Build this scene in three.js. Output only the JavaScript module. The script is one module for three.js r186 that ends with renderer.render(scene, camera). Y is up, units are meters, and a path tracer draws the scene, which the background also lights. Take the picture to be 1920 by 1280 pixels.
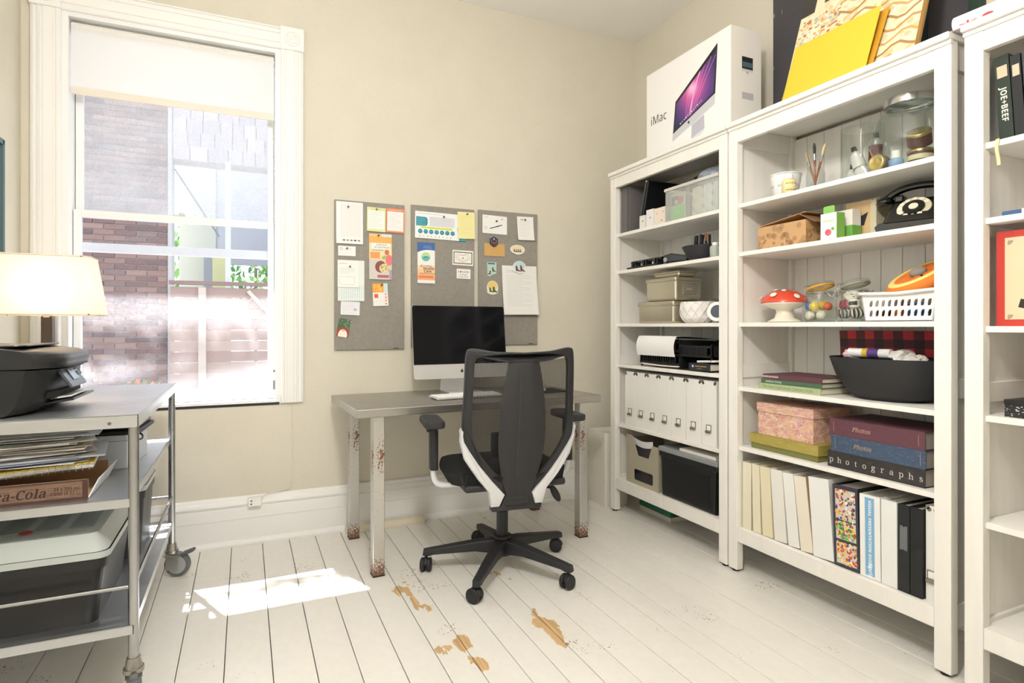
import * as THREE from 'three';
import { RoundedBoxGeometry } from 'three/addons/geometries/RoundedBoxGeometry.js';
import { mergeGeometries, toCreasedNormals } from 'three/addons/utils/BufferGeometryUtils.js';
import { RectAreaLightUniformsLib } from 'three/addons/lights/RectAreaLightUniformsLib.js';

// ---------------------------------------------------------------- camera, sky, sun, exposure
const scene = new THREE.Scene();
const renderer = new THREE.WebGLRenderer({ antialias: true });
renderer.toneMapping = THREE.LinearToneMapping;
renderer.toneMappingExposure = 1.0;
renderer.shadowMap.enabled = true;
RectAreaLightUniformsLib.init();

const camera = new THREE.PerspectiveCamera(60.33, 1.5, 0.05, 80);
camera.position.set(0, 1.075, 0);
camera.rotation.y = -Math.atan(501 / 1101);
camera.setViewOffset(1920, 1280, 0, 28, 1920, 1280);      // upright verticals: the lens is shifted, not tilted
scene.add(camera);

scene.background = new THREE.Color(0.86, 0.94, 1.0);
scene.backgroundIntensity = 2.6;

const sun = new THREE.DirectionalLight(new THREE.Color(1.0, 0.96, 0.92), 46);
sun.name = 'sun';
sun.position.set(-0.43 * 6, 1.45 * 6, -3.2 - 6);
sun.target.position.set(0, 0, -3.2);
sun.shadow.radius = 1.3;
sun.shadow.mapSize.set(2048, 2048);
Object.assign(sun.shadow.camera, { left: -6, right: 6, top: 6, bottom: -6, near: 0.5, far: 30 });
scene.add(sun, sun.target);
// ---------------------------------------------------------------- helpers
let seedN = 7;
const rnd = () => { seedN = (seedN * 1664525 + 1013904223) >>> 0; return seedN / 4294967296; };
const rr = (a, b) => a + (b - a) * rnd();
const PI = Math.PI;
const taken = {};
function numbered(n) { const k = taken[n] = (taken[n] ?? -1) + 1; return k ? `${n}_${String(k).padStart(3, '0')}` : n; }
function tag(o, label, category, group) { o.userData.label = label; o.userData.category = category; if (group) o.userData.group = group; return o; }
function thing(name, label, category, at = [0, 0, 0], turn = 0, group) {
  const o = new THREE.Group(); o.name = numbered(name); o.position.set(...at); o.rotation.y = turn; scene.add(o);
  return tag(o, label, category, group);
}
function part(parent, name, geo, mat, at, rot) {
  const m = new THREE.Mesh(geo, mat); m.name = name;
  if (at) m.position.set(...at);
  if (rot) m.rotation.set(...rot);
  parent.add(m); return m;
}
function single(name, label, category, geo, mat, at, rot, group) {      // a thing that is one mesh
  const m = part(scene, numbered(name), geo, mat, at, rot); return tag(m, label, category, group);
}
function struct(name) { const g = new THREE.Group(); g.name = name; g.userData.kind = 'structure'; scene.add(g); return g; }
// transforms on geometries
function T(g, at, rot, sc) {
  const m = new THREE.Matrix4().compose(new THREE.Vector3(...(at ?? [0, 0, 0])), new THREE.Quaternion().setFromEuler(new THREE.Euler(...(rot ?? [0, 0, 0]))), new THREE.Vector3(...(sc ?? [1, 1, 1])));
  g.applyMatrix4(m);
  if (m.determinant() < 0) { // mirrored: turn the faces back
    if (g.index) { const a = g.index.array; for (let i = 0; i < a.length; i += 3) { const t = a[i]; a[i] = a[i + 1]; a[i + 1] = t; } } else for (const k of Object.keys(g.attributes)) {
      const A = g.attributes[k], n = A.itemSize; for (let i = 0; i < A.count; i += 3) for (let c = 0; c < n; c++) { const t = A.array[i * n + c]; A.array[i * n + c] = A.array[(i + 1) * n + c]; A.array[(i + 1) * n + c] = t; }
    }
  }
  return g;
}
function merge(list) {
  return mergeGeometries(list.map((g) => {
    const h = g.index ? g.toNonIndexed() : g.clone();
    for (const k of Object.keys(h.attributes)) if (!['position', 'normal', 'uv'].includes(k)) h.deleteAttribute(k);
    return h;
  }));
}
const box = (w, h, d, at, rot) => T(new THREE.BoxGeometry(w, h, d), at, rot);
const rbox = (w, h, d, r = 0.003, at, rot, seg = 1) => T(new RoundedBoxGeometry(w, h, d, seg, Math.min(r, w / 2.01, h / 2.01, d / 2.01)), at, rot);
const cyl = (r0, r1, h, seg = 24, at, rot, open = false) => T(new THREE.CylinderGeometry(r0, r1, h, seg, 1, open), at, rot);
const sph = (r, at, sc, a = 24, b = 16) => T(new THREE.SphereGeometry(r, a, b), at, undefined, sc);
const lathe = (pts, seg = 40, at) => T(new THREE.LatheGeometry(pts.map(([x, y]) => new THREE.Vector2(x, y)), seg), at);
const torus = (R, r, at, rot, a = 8, b = 28) => T(new THREE.TorusGeometry(R, r, a, b), at, rot);
function tube(pts, r, seg = 24, rad = 8, closed = false, tension = 0.5) {
  return new THREE.TubeGeometry(new THREE.CatmullRomCurve3(pts.map((p) => new THREE.Vector3(...p)), closed, 'catmullrom', tension), seg, r, rad, closed);
}
function bar(a, b, r, rad = 10) {                                       // straight round bar
  const A = new THREE.Vector3(...a), B = new THREE.Vector3(...b), d = B.clone().sub(A), g = new THREE.CylinderGeometry(r, r, d.length(), rad);
  g.applyQuaternion(new THREE.Quaternion().setFromUnitVectors(new THREE.Vector3(0, 1, 0), d.clone().normalize()));
  g.translate(...A.add(B).multiplyScalar(0.5).toArray()); return g;
}
function shapeOf(pts, holes = []) {
  const s = new THREE.Shape(pts.map(([x, y]) => new THREE.Vector2(x, y)));
  for (const h of holes) s.holes.push(new THREE.Path(h.map(([x, y]) => new THREE.Vector2(x, y))));
  return s;
}
function ext(pts, depth, bevel = 0, holes = [], at, rot) {              // outline in x,y pushed along z
  const g = new THREE.ExtrudeGeometry(shapeOf(pts, holes), { depth: depth - 2 * bevel, bevelEnabled: bevel > 0, bevelSize: bevel, bevelThickness: bevel, bevelSegments: 2, bevelOffset: -bevel, curveSegments: 10 });
  if (bevel) g.translate(0, 0, bevel);
  return T(g, at, rot);
}
const rrect = (w, h, r, n = 4, cx = 0, cy = 0) => {                     // rounded rectangle outline
  const p = [];
  for (const [sx, sy, a0] of [[1, 1, 0], [-1, 1, 1], [-1, -1, 2], [1, -1, 3]]) for (let i = 0; i <= n; i++) {
    const a = (a0 + i / n) * PI / 2; p.push([cx + sx * (w / 2 - r) + r * Math.cos(a), cy + sy * (h / 2 - r) + r * Math.sin(a)]);
  }
  return p;
};
function uvm(g, s = 1, ox = 0, oy = 0) {                                // uv in metres from the face the normal points along
  const p = g.attributes.position, n = g.attributes.normal, uv = new Float32Array(p.count * 2);
  for (let i = 0; i < p.count; i++) {
    const ax = Math.abs(n.getX(i)), ay = Math.abs(n.getY(i)), az = Math.abs(n.getZ(i)), x = p.getX(i), y = p.getY(i), z = p.getZ(i);
    const [u, v] = ay >= ax && ay >= az ? [x, z] : ax >= az ? [z, y] : [x, y];
    uv[2 * i] = u * s + ox; uv[2 * i + 1] = v * s + oy;
  }
  g.setAttribute('uv', new THREE.BufferAttribute(uv, 2)); return g;
}
function sheet(nu, nv, f) {                                             // grid surface: f(u, v) -> [x, y, z], uv 0..1
  const pos = [], uv = [], idx = [];
  for (let j = 0; j <= nv; j++) for (let i = 0; i <= nu; i++) { pos.push(...f(i / nu, j / nv)); uv.push(i / nu, j / nv); }
  for (let j = 0; j < nv; j++) for (let i = 0; i < nu; i++) { const a = j * (nu + 1) + i, b = a + 1, c = a + nu + 1, d = c + 1; idx.push(a, b, d, a, d, c); }
  const g = new THREE.BufferGeometry();
  g.setAttribute('position', new THREE.Float32BufferAttribute(pos, 3)); g.setAttribute('uv', new THREE.Float32BufferAttribute(uv, 2)); g.setIndex(idx); g.computeVertexNormals(); return g;
}
function slabSheet(nu, nv, f, th) {                                     // a sheet with thickness (closed)
  const base = sheet(nu, nv, f), p = base.attributes.position, n = base.attributes.normal, N = p.count, pos = [], uv = [], idx = [], bi = base.index.array, u0 = base.attributes.uv;
  for (const s of [0.5, -0.5]) for (let i = 0; i < N; i++) { pos.push(p.getX(i) + n.getX(i) * th * s, p.getY(i) + n.getY(i) * th * s, p.getZ(i) + n.getZ(i) * th * s); uv.push(u0.getX(i), u0.getY(i)); }
  for (let i = 0; i < bi.length; i += 3) { idx.push(bi[i], bi[i + 1], bi[i + 2], bi[i] + N, bi[i + 2] + N, bi[i + 1] + N); }
  const edge = []; for (let i = 0; i <= nu; i++) edge.push(i); for (let j = 1; j <= nv; j++) edge.push(j * (nu + 1) + nu); for (let i = nu - 1; i >= 0; i--) edge.push(nv * (nu + 1) + i); for (let j = nv - 1; j >= 0; j--) edge.push(j * (nu + 1));
  for (let k = 0; k < edge.length - 1; k++) { const a = edge[k], b = edge[k + 1]; idx.push(b, a, a + N, b, a + N, b + N); }
  const g = new THREE.BufferGeometry(); g.setAttribute('position', new THREE.Float32BufferAttribute(pos, 3)); g.setAttribute('uv', new THREE.Float32BufferAttribute(uv, 2)); g.setIndex(idx);
  g.computeVertexNormals(); return toCreasedNormals(g, 0.7);
}
// textures
function canvasTex(w, h, draw, wrap = false) {
  const c = document.createElement('canvas'); c.width = w; c.height = h; const x = c.getContext('2d'); draw(x, w, h);
  const t = new THREE.CanvasTexture(c); t.colorSpace = THREE.SRGBColorSpace; t.magFilter = THREE.LinearFilter; if (wrap) t.wrapS = t.wrapT = THREE.RepeatWrapping; return t;
}
const hashv = (x, y, s) => { let h = (x * 374761393 + y * 668265263 + s * 974634777) | 0; h = Math.imul(h ^ (h >>> 13), 1274126177); return ((h ^ (h >>> 16)) >>> 0) / 4294967296; };
function vnoise(x, y, s = 0, px = 0, py = 0) {                          // value noise, periodic when px, py are given
  const ix = Math.floor(x), iy = Math.floor(y), fx = x - ix, fy = y - iy, w = (a) => a * a * (3 - 2 * a), m = (a, p) => (p ? ((a % p) + p) % p : a);
  const a = hashv(m(ix, px), m(iy, py), s), b = hashv(m(ix + 1, px), m(iy, py), s), c = hashv(m(ix, px), m(iy + 1, py), s), d = hashv(m(ix + 1, px), m(iy + 1, py), s);
  return (a + (b - a) * w(fx)) * (1 - w(fy)) + (c + (d - c) * w(fx)) * w(fy);
}
const fbm = (x, y, s = 0, o = 4, px = 0, py = 0) => { let v = 0, a = 0.5, t = 0; for (let i = 0; i < o; i++) { v += a * vnoise(x, y, s + i, px, py); t += a; a /= 2; x *= 2; y *= 2; px *= 2; py *= 2; } return v / t; };
function dataTex(w, h, f, { srgb = true, rep } = {}) {                  // f(u, v) -> [r, g, b] 0..1
  const d = new Uint8Array(w * h * 4);
  for (let y = 0; y < h; y++) for (let x = 0; x < w; x++) { const c = f((x + 0.5) / w, (y + 0.5) / h), i = (y * w + x) * 4; d[i] = 255 * c[0]; d[i + 1] = 255 * c[1]; d[i + 2] = 255 * c[2]; d[i + 3] = 255; }
  const t = new THREE.DataTexture(d, w, h); t.magFilter = THREE.LinearFilter; t.wrapS = t.wrapT = THREE.RepeatWrapping; if (srgb) t.colorSpace = THREE.SRGBColorSpace; if (rep) t.repeat.set(...rep); t.needsUpdate = true; return t;
}
const grey = (v) => [v, v, v];
const noiseTex = (n, cells, seed, lo, hi, oct = 4, stretch = 1) => dataTex(n, n, (u, v) => grey(lo + (hi - lo) * fbm(u * cells, v * cells * stretch, seed, oct, cells, cells * stretch)), { srgb: false });
const mats = {};
function mat(hex, rough = 0.6, metal = 0, extra = {}) {
  const key = hex + '|' + rough + '|' + metal + '|' + (extra.key ?? JSON.stringify(Object.keys(extra).length ? Object.entries(extra).map(([k, v]) => [k, v?.uuid ?? v]) : 0));
  if (mats[key]) return mats[key];
  const { key: _k, ...rest } = extra;
  return (mats[key] = new THREE.MeshPhysicalMaterial({ color: hex, roughness: rough, metalness: metal, ...rest }));
}
const printed = (w, h, draw, rough = 0.55) => new THREE.MeshPhysicalMaterial({ map: canvasTex(w, h, draw), roughness: rough });
// handwriting-like and print-like lines for paper
function textLines(x, x0, y0, w, n, dy, col = '#9a9a9a', lw = 1.4) { x.strokeStyle = col; x.lineWidth = lw; for (let i = 0; i < n; i++) { let px = x0; const end = x0 + w * (i % 4 === 3 ? 0.6 : rr(0.85, 1)); while (px < end) { const l = rr(4, 16); x.beginPath(); x.moveTo(px, y0 + i * dy); x.lineTo(Math.min(px + l, end), y0 + i * dy); x.stroke(); px += l + 3; } } }
const heart = (x, cx, cy, s, c) => { x.fillStyle = c; x.beginPath(); x.moveTo(cx, cy + s * 0.5); x.bezierCurveTo(cx - s * 0.9, cy - s * 0.1, cx - s * 0.4, cy - s * 0.75, cx, cy - s * 0.25); x.bezierCurveTo(cx + s * 0.4, cy - s * 0.75, cx + s * 0.9, cy - s * 0.1, cx, cy + s * 0.5); x.fill(); };
const fill = (x, c, a, b, w, h) => { x.fillStyle = c; x.fillRect(a, b, w, h); };
const put = (x, s, px, py, font, col = '#222', align = 'left') => { x.font = font; x.fillStyle = col; x.textAlign = align; x.textBaseline = 'middle'; x.fillText(s, px, py); };

// shared materials
const tFine = noiseTex(256, 64, 3, 0, 1, 3);
const tFabric = dataTex(128, 128, (u, v) => grey(0.5 + 0.25 * Math.sin(u * 64 * 2 * PI) * Math.cos(v * 64 * 2 * PI) + 0.25 * (hashv(Math.floor(u * 128), Math.floor(v * 128), 5) - 0.5)), { srgb: false });
const tBrush = dataTex(256, 256, (u, v) => grey(0.28 + 0.26 * fbm(u * 3, v * 90, 11, 3, 3, 90)), { srgb: false });
const steel = mat(0xced1d5, 1, 1, { roughnessMap: tBrush, key: 'steel' });
const steelPlain = mat(0xb6b8ba, 0.28, 1);
const chrome = mat(0xe4e6e8, 0.12, 1);
const black = mat(0x161617, 0.5);
const blackMatte = mat(0x1c1c1e, 0.75);
const blackGloss = mat(0x0c0c0e, 0.18, 0, { clearcoat: 0.6, clearcoatRoughness: 0.1 });
const darkGrey = mat(0x343538, 0.6);
const white = mat(0xf1efea, 0.5);
const paper = mat(0xf0efec, 0.85);
const clearGlass = mat(0xeef2f0, 0.03, 0, { transmission: 1, ior: 1.75, specularIntensity: 0.9, key: 'cg' });
// ---------------------------------------------------------------- the room
const XL = -0.884, XR = 2.345, ZB = -3.2, ZF = 1.3, CEIL = 2.945;
// paint of the old floor boards: cream, rubbed through to the wood in a few places
const worn = [[0.6, -2.36, 0.0455, 0.078, 1.134], [0.605, -2.25, 0.039, 0.104, 0.972], [0.645, -2.2, 0.026, 0.117, 0.756], [0.618, -1.885, 0.039, 0.065, 1.026], [0.672, -1.885, 0.0364, 0.065, 1.242], [0.664, -1.79, 0.026, 0.078, 1.08], [0.69, -1.74, 0.0234, 0.065, 1.188], [0.985, -1.91, 0.039, 0.065, 1.35], [0.984, -1.83, 0.026, 0.065, 1.296], [0.985, -1.77, 0.0208, 0.065, 1.08], [1.02, -2.36, 0.0455, 0.078, 0.67], [1.03, -2.3, 0.039, 0.052, 0.67], [0.6, -2.86, 0.078, 0.065, 0.432], [2.05, -3.02, 0.078, 0.13, 0.702], [1.3, -3.05, 0.39, 0.078, 0.324], [0.9, -2.98, 0.065, 0.052, 0.54]];
const FX0 = -0.95, FW = 3.35, FZ0 = -3.3;
const floorTex = dataTex(1400, 1400, (u, v) => {
  const x = FX0 + u * FW, z = FZ0 + v * FW, m = fbm(x * 5, z * 1.6, 21, 3), f = fbm(x * 55, z * 40, 31, 2);
  let r = 0.91 + 0.03 * (m - 0.5) + 0.02 * (f - 0.5), g = 0.897 + 0.03 * (m - 0.5) + 0.02 * (f - 0.5), b = 0.868 + 0.035 * (m - 0.5) + 0.02 * (f - 0.5), w = 0;
  for (const [cx, cz, ax, az, s] of worn) { const d = ((x - cx) / ax) ** 2 + ((z - cz) / az) ** 2; if (d < 5) w = Math.max(w, s * Math.exp(-d * 0.8)); }
  if (w > 0.05) { const n = fbm(x * 38, z * 16, 41, 4); if (w + (n - 0.5) * 1.7 > 0.78) { const k = 0.85 + 0.3 * fbm(x * 160, z * 12, 51, 2); r = 0.80 * k; g = 0.665 * k; b = 0.49 * k; } }
  const sp = vnoise(x * 210, z * 170, 61) * vnoise(x * 9, z * 9, 62); if (sp > 0.80) { r *= 0.62; g *= 0.56; b *= 0.48; }
  return [Math.min(1, r), Math.min(1, g), Math.min(1, b)];
});
floorTex.wrapS = floorTex.wrapT = THREE.ClampToEdgeWrapping;
const floorMat = new THREE.MeshPhysicalMaterial({ map: floorTex, roughness: 0.3, bumpMap: noiseTex(256, 24, 5, 0, 1, 4), bumpScale: 0.0006 });
floorMat.bumpMap.repeat.set(6, 6);
const seams = [-0.9, -0.735, -0.6, -0.465, -0.325, -0.194, -0.0585, 0.08, 0.205, 0.329, 0.455, 0.572, 0.673, 0.794, 0.896, 0.992, 1.094, 1.231, 1.362, 1.459, 1.599, 1.745, 1.88, 1.993, 2.12, 2.24, 2.36];
const floor = struct('floor');
part(floor, 'subfloor', box(3.6, 0.1, 4.9, [0.73, -0.075, -0.95]), mat(0x4a3d30, 0.9));
const joints = { 9: [-1.83], 5: [-0.6], 13: [-0.9], 17: [-0.4], 3: [-1.0], 20: [-0.3] };
for (let i = 0; i < seams.length - 1; i++) {
  const cuts = [ZB - 0.02, ...(joints[i] ?? []), ZF];
  for (let k = 0; k < cuts.length - 1; k++) {
    const x0 = seams[i] + 0.0011, x1 = seams[i + 1] - 0.0011, z0 = cuts[k] + (k ? 0.0008 : 0), z1 = cuts[k + 1] - 0.0008, cx = (x0 + x1) / 2, cz = (z0 + z1) / 2;
    const g = rbox(x1 - x0, 0.022, z1 - z0, 0.0022, [cx, -0.011 + rr(-0.0006, 0.0004), cz]);
    const p = g.attributes.position, uv = g.attributes.uv; for (let j = 0; j < p.count; j++) uv.setXY(j, (p.getX(j) - FX0) / FW, (p.getZ(j) - FZ0) / FW);
    part(floor, 'plank', g, floorMat);
  }
}
// walls: pale khaki paint
const wallTex = dataTex(512, 512, (u, v) => { const a = 0.02 * (fbm(u * 8, v * 8, 71, 4, 8, 8) - 0.5) + 0.012 * (fbm(u * 128, v * 128, 72, 2, 128, 128) - 0.5); return [0.85 + a, 0.828 + a, 0.764 + a]; });
const wallMat = new THREE.MeshPhysicalMaterial({ map: wallTex, roughness: 0.75, bumpMap: noiseTex(256, 96, 73, 0, 1, 2), bumpScale: 0.0003 });
const wallWhite = mat(0xf0ede6, 0.8);
const trimWhite = new THREE.MeshPhysicalMaterial({ color: 0xf3f2ef, roughness: 0.45, bumpMap: noiseTex(256, 16, 75, 0, 1, 4), bumpScale: 0.0005 });
const WIN = { x0: -0.74, x1: 0.165, y0: 0.68, y1: 2.48 }, WL = { z0: -2.30, z1: -1.30, y0: 0.95, y1: 2.40 };
function wall(name, pts, holes, depth, at, rot, m = wallMat) { const g = uvm(ext(pts, depth, 0, holes)); T(g, at, rot); const o = part(scene, name, g, m); o.userData.kind = 'structure'; return o; }
const rect = (x0, y0, x1, y1) => [[x0, y0], [x1, y0], [x1, y1], [x0, y1]];
wall('wall_back', rect(XL - 0.2, -0.1, XR + 0.2, CEIL + 0.1), [rect(WIN.x0, WIN.y0, WIN.x1, WIN.y1)], 0.2, [0, 0, ZB - 0.2]);
wall('wall_left', rect(-ZF, -0.1, -ZB, CEIL + 0.1), [rect(-WL.z1, WL.y0, -WL.z0, WL.y1)], 0.2, [XL - 0.2, 0, 0], [0, PI / 2, 0]);
wall('wall_right', rect(-ZF, -0.1, -ZB, CEIL + 0.1), [], 0.2, [XR, 0, 0], [0, PI / 2, 0]);
wall('wall_front', rect(XL - 0.2, -0.1, XR + 0.2, CEIL + 0.1), [], 0.2, [0, 0, ZF]);
const ceil = part(scene, 'ceiling', box(XR - XL + 0.4, 0.12, ZF - ZB + 0.4, [(XR + XL) / 2, CEIL + 0.06, (ZF + ZB) / 2]), mat(0xf8f6f2, 0.85)); ceil.userData.kind = 'structure';
// baseboards: tall moulded board and a shoe
const bbProfile = [[0, 0], [0.034, 0], [0.034, 0.012], [0.028, 0.026], [0.020, 0.030], [0.020, 0.128], [0.0235, 0.131], [0.0235, 0.186], [0.021, 0.190], [0.027, 0.193], [0.031, 0.203], [0.028, 0.214], [0.018, 0.222], [0.016, 0.232], [0.010, 0.238], [0, 0.238]];
function baseboard(name, len, at, turn) { const g = ext(bbProfile, len); const o = part(scene, name, g, trimWhite, at, [0, turn, 0]); o.userData.kind = 'structure'; return o; }
baseboard('baseboard_back', XR - XL, [XL, 0, ZB], 0).rotation.set(0, 0, 0);
scene.getObjectByName('baseboard_back').geometry = ext(bbProfile.map(([d, y]) => [-d, y]).reverse(), XR - XL, 0, [], [0, 0, 0], [0, PI / 2, 0]);
baseboard('baseboard_left', ZF - ZB - 0.04, [XL, 0, ZB + 0.036], 0);
part(scene, 'baseboard_right', ext(bbProfile.map(([d, y]) => [-d, y]).reverse(), ZF - ZB - 0.04), trimWhite, [XR, 0, ZB + 0.036]).userData.kind = 'structure';

// ---------------------------------------------------------------- window in the back wall
const win = struct('window_1');
const vinyl = mat(0xf3f4f4, 0.35);
const casingW = 0.108;
function casing(len) { // fluted flat board, profile across x, pushed along y
  const w = casingW, p = [[0, 0], [w, 0], [w, 0.014], [w - 0.006, 0.02], [w - 0.016, 0.02], [w - 0.019, 0.015], [w - 0.026, 0.015], [w - 0.029, 0.02], [w * 0.42, 0.022], [w * 0.4, 0.017], [w * 0.33, 0.017], [w * 0.31, 0.022], [0.024, 0.02], [0.021, 0.013], [0.012, 0.013], [0.009, 0.02], [0, 0.016]];
  return ext(p, len, 0, [], [0, 0, 0], [-PI / 2, 0, 0]);
}
// left board, right board (mirrored), head
part(win, 'casing_board', T(casing(WIN.y1 - 0.69), [0, 0, 0], undefined, [1, 1, -1]).scale(1, 1, 1), trimWhite, [WIN.x0 - casingW, 0.69, ZB]);
part(win, 'casing_board', T(casing(WIN.y1 - 0.69), undefined, undefined, [-1, 1, -1]), trimWhite, [WIN.x1 + casingW, 0.69, ZB]);
part(win, 'casing_board', T(casing(WIN.x1 - WIN.x0), undefined, [0, 0, -PI / 2], [1, 1, -1]), trimWhite, [WIN.x0, WIN.y1 + casingW, ZB]);
for (const x of [WIN.x0 - casingW / 2, WIN.x1 + casingW / 2]) {
  const b = part(win, 'corner_block', rbox(casingW + 0.006, casingW + 0.006, 0.028, 0.002), trimWhite, [x, WIN.y1 + casingW / 2, ZB + 0.014]);
  part(b, 'rosette', merge([torus(0.034, 0.005, [0, 0, 0.014]), torus(0.020, 0.004, [0, 0, 0.014]), sph(0.011, [0, 0, 0.013], [1, 1, 0.6], 14, 8)]), trimWhite);
}
const JD = 0.17;
part(win, 'jamb', box(0.025, WIN.y1 - WIN.y0, JD, [WIN.x0 + 0.0125, (WIN.y0 + WIN.y1) / 2, ZB - JD / 2]), vinyl);
part(win, 'jamb', box(0.025, WIN.y1 - WIN.y0, JD, [WIN.x1 - 0.0125, (WIN.y0 + WIN.y1) / 2, ZB - JD / 2]), vinyl);
part(win, 'jamb', box(WIN.x1 - WIN.x0 - 0.05, 0.02, JD, [(WIN.x0 + WIN.x1) / 2, WIN.y1 - 0.01, ZB - JD / 2]), vinyl);
part(win, 'sill', box(WIN.x1 - WIN.x0 - 0.05, 0.012, JD, [(WIN.x0 + WIN.x1) / 2, WIN.y0 + 0.019, ZB - JD / 2 + 0.003]), vinyl);
part(win, 'sill_gap', box(WIN.x1 - WIN.x0 - 0.01, 0.013, 0.1, [(WIN.x0 + WIN.x1) / 2, WIN.y0 + 0.0065, ZB - 0.048]), mat(0x2b2f33, 0.8));
function sash(name, x0, x1, y0, y1, z, st, top, bot, glass) {
  const s = new THREE.Group(); s.name = name; win.add(s);
  const d = 0.032, cx = (x0 + x1) / 2, cy = (y0 + y1) / 2;
  part(s, 'stile', rbox(st, y1 - y0, d, 0.003, [x0 + st / 2, cy, z]), vinyl); part(s, 'stile', rbox(st, y1 - y0, d, 0.003, [x1 - st / 2, cy, z]), vinyl);
  part(s, 'rail', rbox(x1 - x0 - 2 * st, top, d, 0.003, [cx, y1 - top / 2, z]), vinyl); part(s, 'rail', rbox(x1 - x0 - 2 * st, bot, d, 0.003, [cx, y0 + bot / 2, z]), vinyl);
  part(s, 'pane', new THREE.PlaneGeometry(x1 - x0 - 2 * st + 0.004, y1 - y0 - top - bot + 0.004), glass, [cx, (y0 + bot + y1 - top) / 2, z - 0.004]);
  return s;
}
// dust and dried splashes on the old panes: rough where the film is thick
const dustOf = (base) => dataTex(768, 768, (u, v) => {
  let d = base + 0.16 * fbm(u * 5, v * 6, 81, 4) + 0.10 * (fbm(u * 150, v * 150, 82, 2) - 0.5);
  const sp = vnoise(u * 190, v * 210, 83); if (sp > 0.965) d += 0.35;
  return grey(Math.min(0.95, d));
}, { srgb: false });
const dustyGlass = (base) => new THREE.MeshPhysicalMaterial({ color: 0xeef2fc, roughness: 1.0, roughnessMap: dustOf(base), transmission: 1, ior: 1.3, specularIntensity: 0.35 });
sash('upper_sash', WIN.x0 + 0.027, WIN.x1 - 0.027, 1.585, WIN.y1 - 0.022, ZB - 0.125, 0.03, 0.04, 0.028, dustyGlass(0.66));
const lower = sash('lower_sash', WIN.x0 + 0.027, WIN.x1 - 0.027, 0.706, 1.612, ZB - 0.085, 0.03, 0.034, 0.020, dustyGlass(0.19));
part(lower, 'latch', merge([rbox(0.05, 0.008, 0.02, 0.002, [-0.29, 1.616, ZB - 0.085]), rbox(0.02, 0.012, 0.012, 0.003, [-0.28, 1.622, ZB - 0.08])]), steelPlain);
const storm = part(win, 'storm_rail', rbox(WIN.x1 - WIN.x0 - 0.06, 0.045, 0.02, 0.003, [(WIN.x0 + WIN.x1) / 2, 1.452, ZB - 0.178]), vinyl);
// roller blind
const blind = thing('roller_blind', 'cream roller blind pulled part way down over the dusty sash window', 'blind', [(WIN.x0 + WIN.x1) / 2, 0, ZB - 0.045]);
const blindCloth = new THREE.MeshPhysicalMaterial({ color: 0xffffff, roughness: 1, transmission: 0.6, bumpMap: tFabric, bumpScale: 0.0003 });
part(blind, 'roller', cyl(0.027, 0.027, 0.845, 24, [0, 2.425, 0], [0, 0, PI / 2]), mat(0xf3efe6, 0.8));
part(blind, 'cloth', box(0.845, 0.30, 0.0015, [0, 2.285, 0.026]), blindCloth);
part(blind, 'hem', rbox(0.847, 0.034, 0.007, 0.003, [0, 2.137, 0.026]), mat(0xeae4d8, 0.85));
for (const x of [-0.431, 0.431]) part(blind, 'bracket', merge([box(0.003, 0.06, 0.05, [x, 2.43, 0]), cyl(0.012, 0.012, 0.01, 12, [x * 0.99, 2.425, 0], [0, 0, PI / 2])]), steelPlain);
const chain = []; for (let i = 0; i < 90; i++) chain.push(T(new THREE.SphereGeometry(0.0022, 6, 4), [0.424, 2.40 - i * 0.0175, 0.03]));
part(blind, 'bead_chain', merge(chain), mat(0xe8eaea, 0.4)).userData.kind = 'stuff';
part(win, 'chain_holder', merge([rbox(0.012, 0.05, 0.012, 0.003, [WIN.x1 - 0.03, 0.78, ZB - 0.01]), cyl(0.005, 0.005, 0.012, 10, [WIN.x1 - 0.03, 0.85, ZB - 0.012])]), steelPlain);

// ---------------------------------------------------------------- second window, in the left wall beside the camera (its daylight falls on the bookcases)
const win2 = struct('window_2');
{
  const zc = (WL.z0 + WL.z1) / 2, w = WL.z1 - WL.z0, h = WL.y1 - WL.y0, yc = (WL.y0 + WL.y1) / 2;
  for (const z of [WL.z0 - 0.05, WL.z1 + 0.05]) part(win2, 'casing_board', rbox(0.02, h + 0.2, 0.1, 0.004, [XL + 0.01, yc, z]), trimWhite);
  for (const y of [WL.y0 - 0.05, WL.y1 + 0.05]) part(win2, 'casing_board', rbox(0.021, 0.1, w, 0.004, [XL + 0.01, y, zc]), trimWhite);
  for (const z of [WL.z0 + 0.02, WL.z1 - 0.02]) part(win2, 'stile', rbox(0.04, h, 0.04, 0.003, [XL - 0.1, yc, z]), vinyl);
  for (const y of [WL.y0 + 0.02, yc, WL.y1 - 0.02]) part(win2, 'rail', rbox(0.04, 0.04, w - 0.08, 0.003, [XL - 0.1, y, zc]), vinyl);
  for (const y of [WL.y0 + h * 0.25 + 0.01, WL.y1 - h * 0.25 - 0.01]) part(win2, 'pane', new THREE.PlaneGeometry(w - 0.08, h / 2 - 0.06), clearGlass, [XL - 0.1, y, zc], [0, PI / 2, 0]);
}

// ---------------------------------------------------------------- outside
const outGround = part(scene, 'ground', box(40, 0.2, 40, [0, -0.6, -10]), mat(0x55534d, 0.95)); outGround.userData.kind = 'structure';
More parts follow.
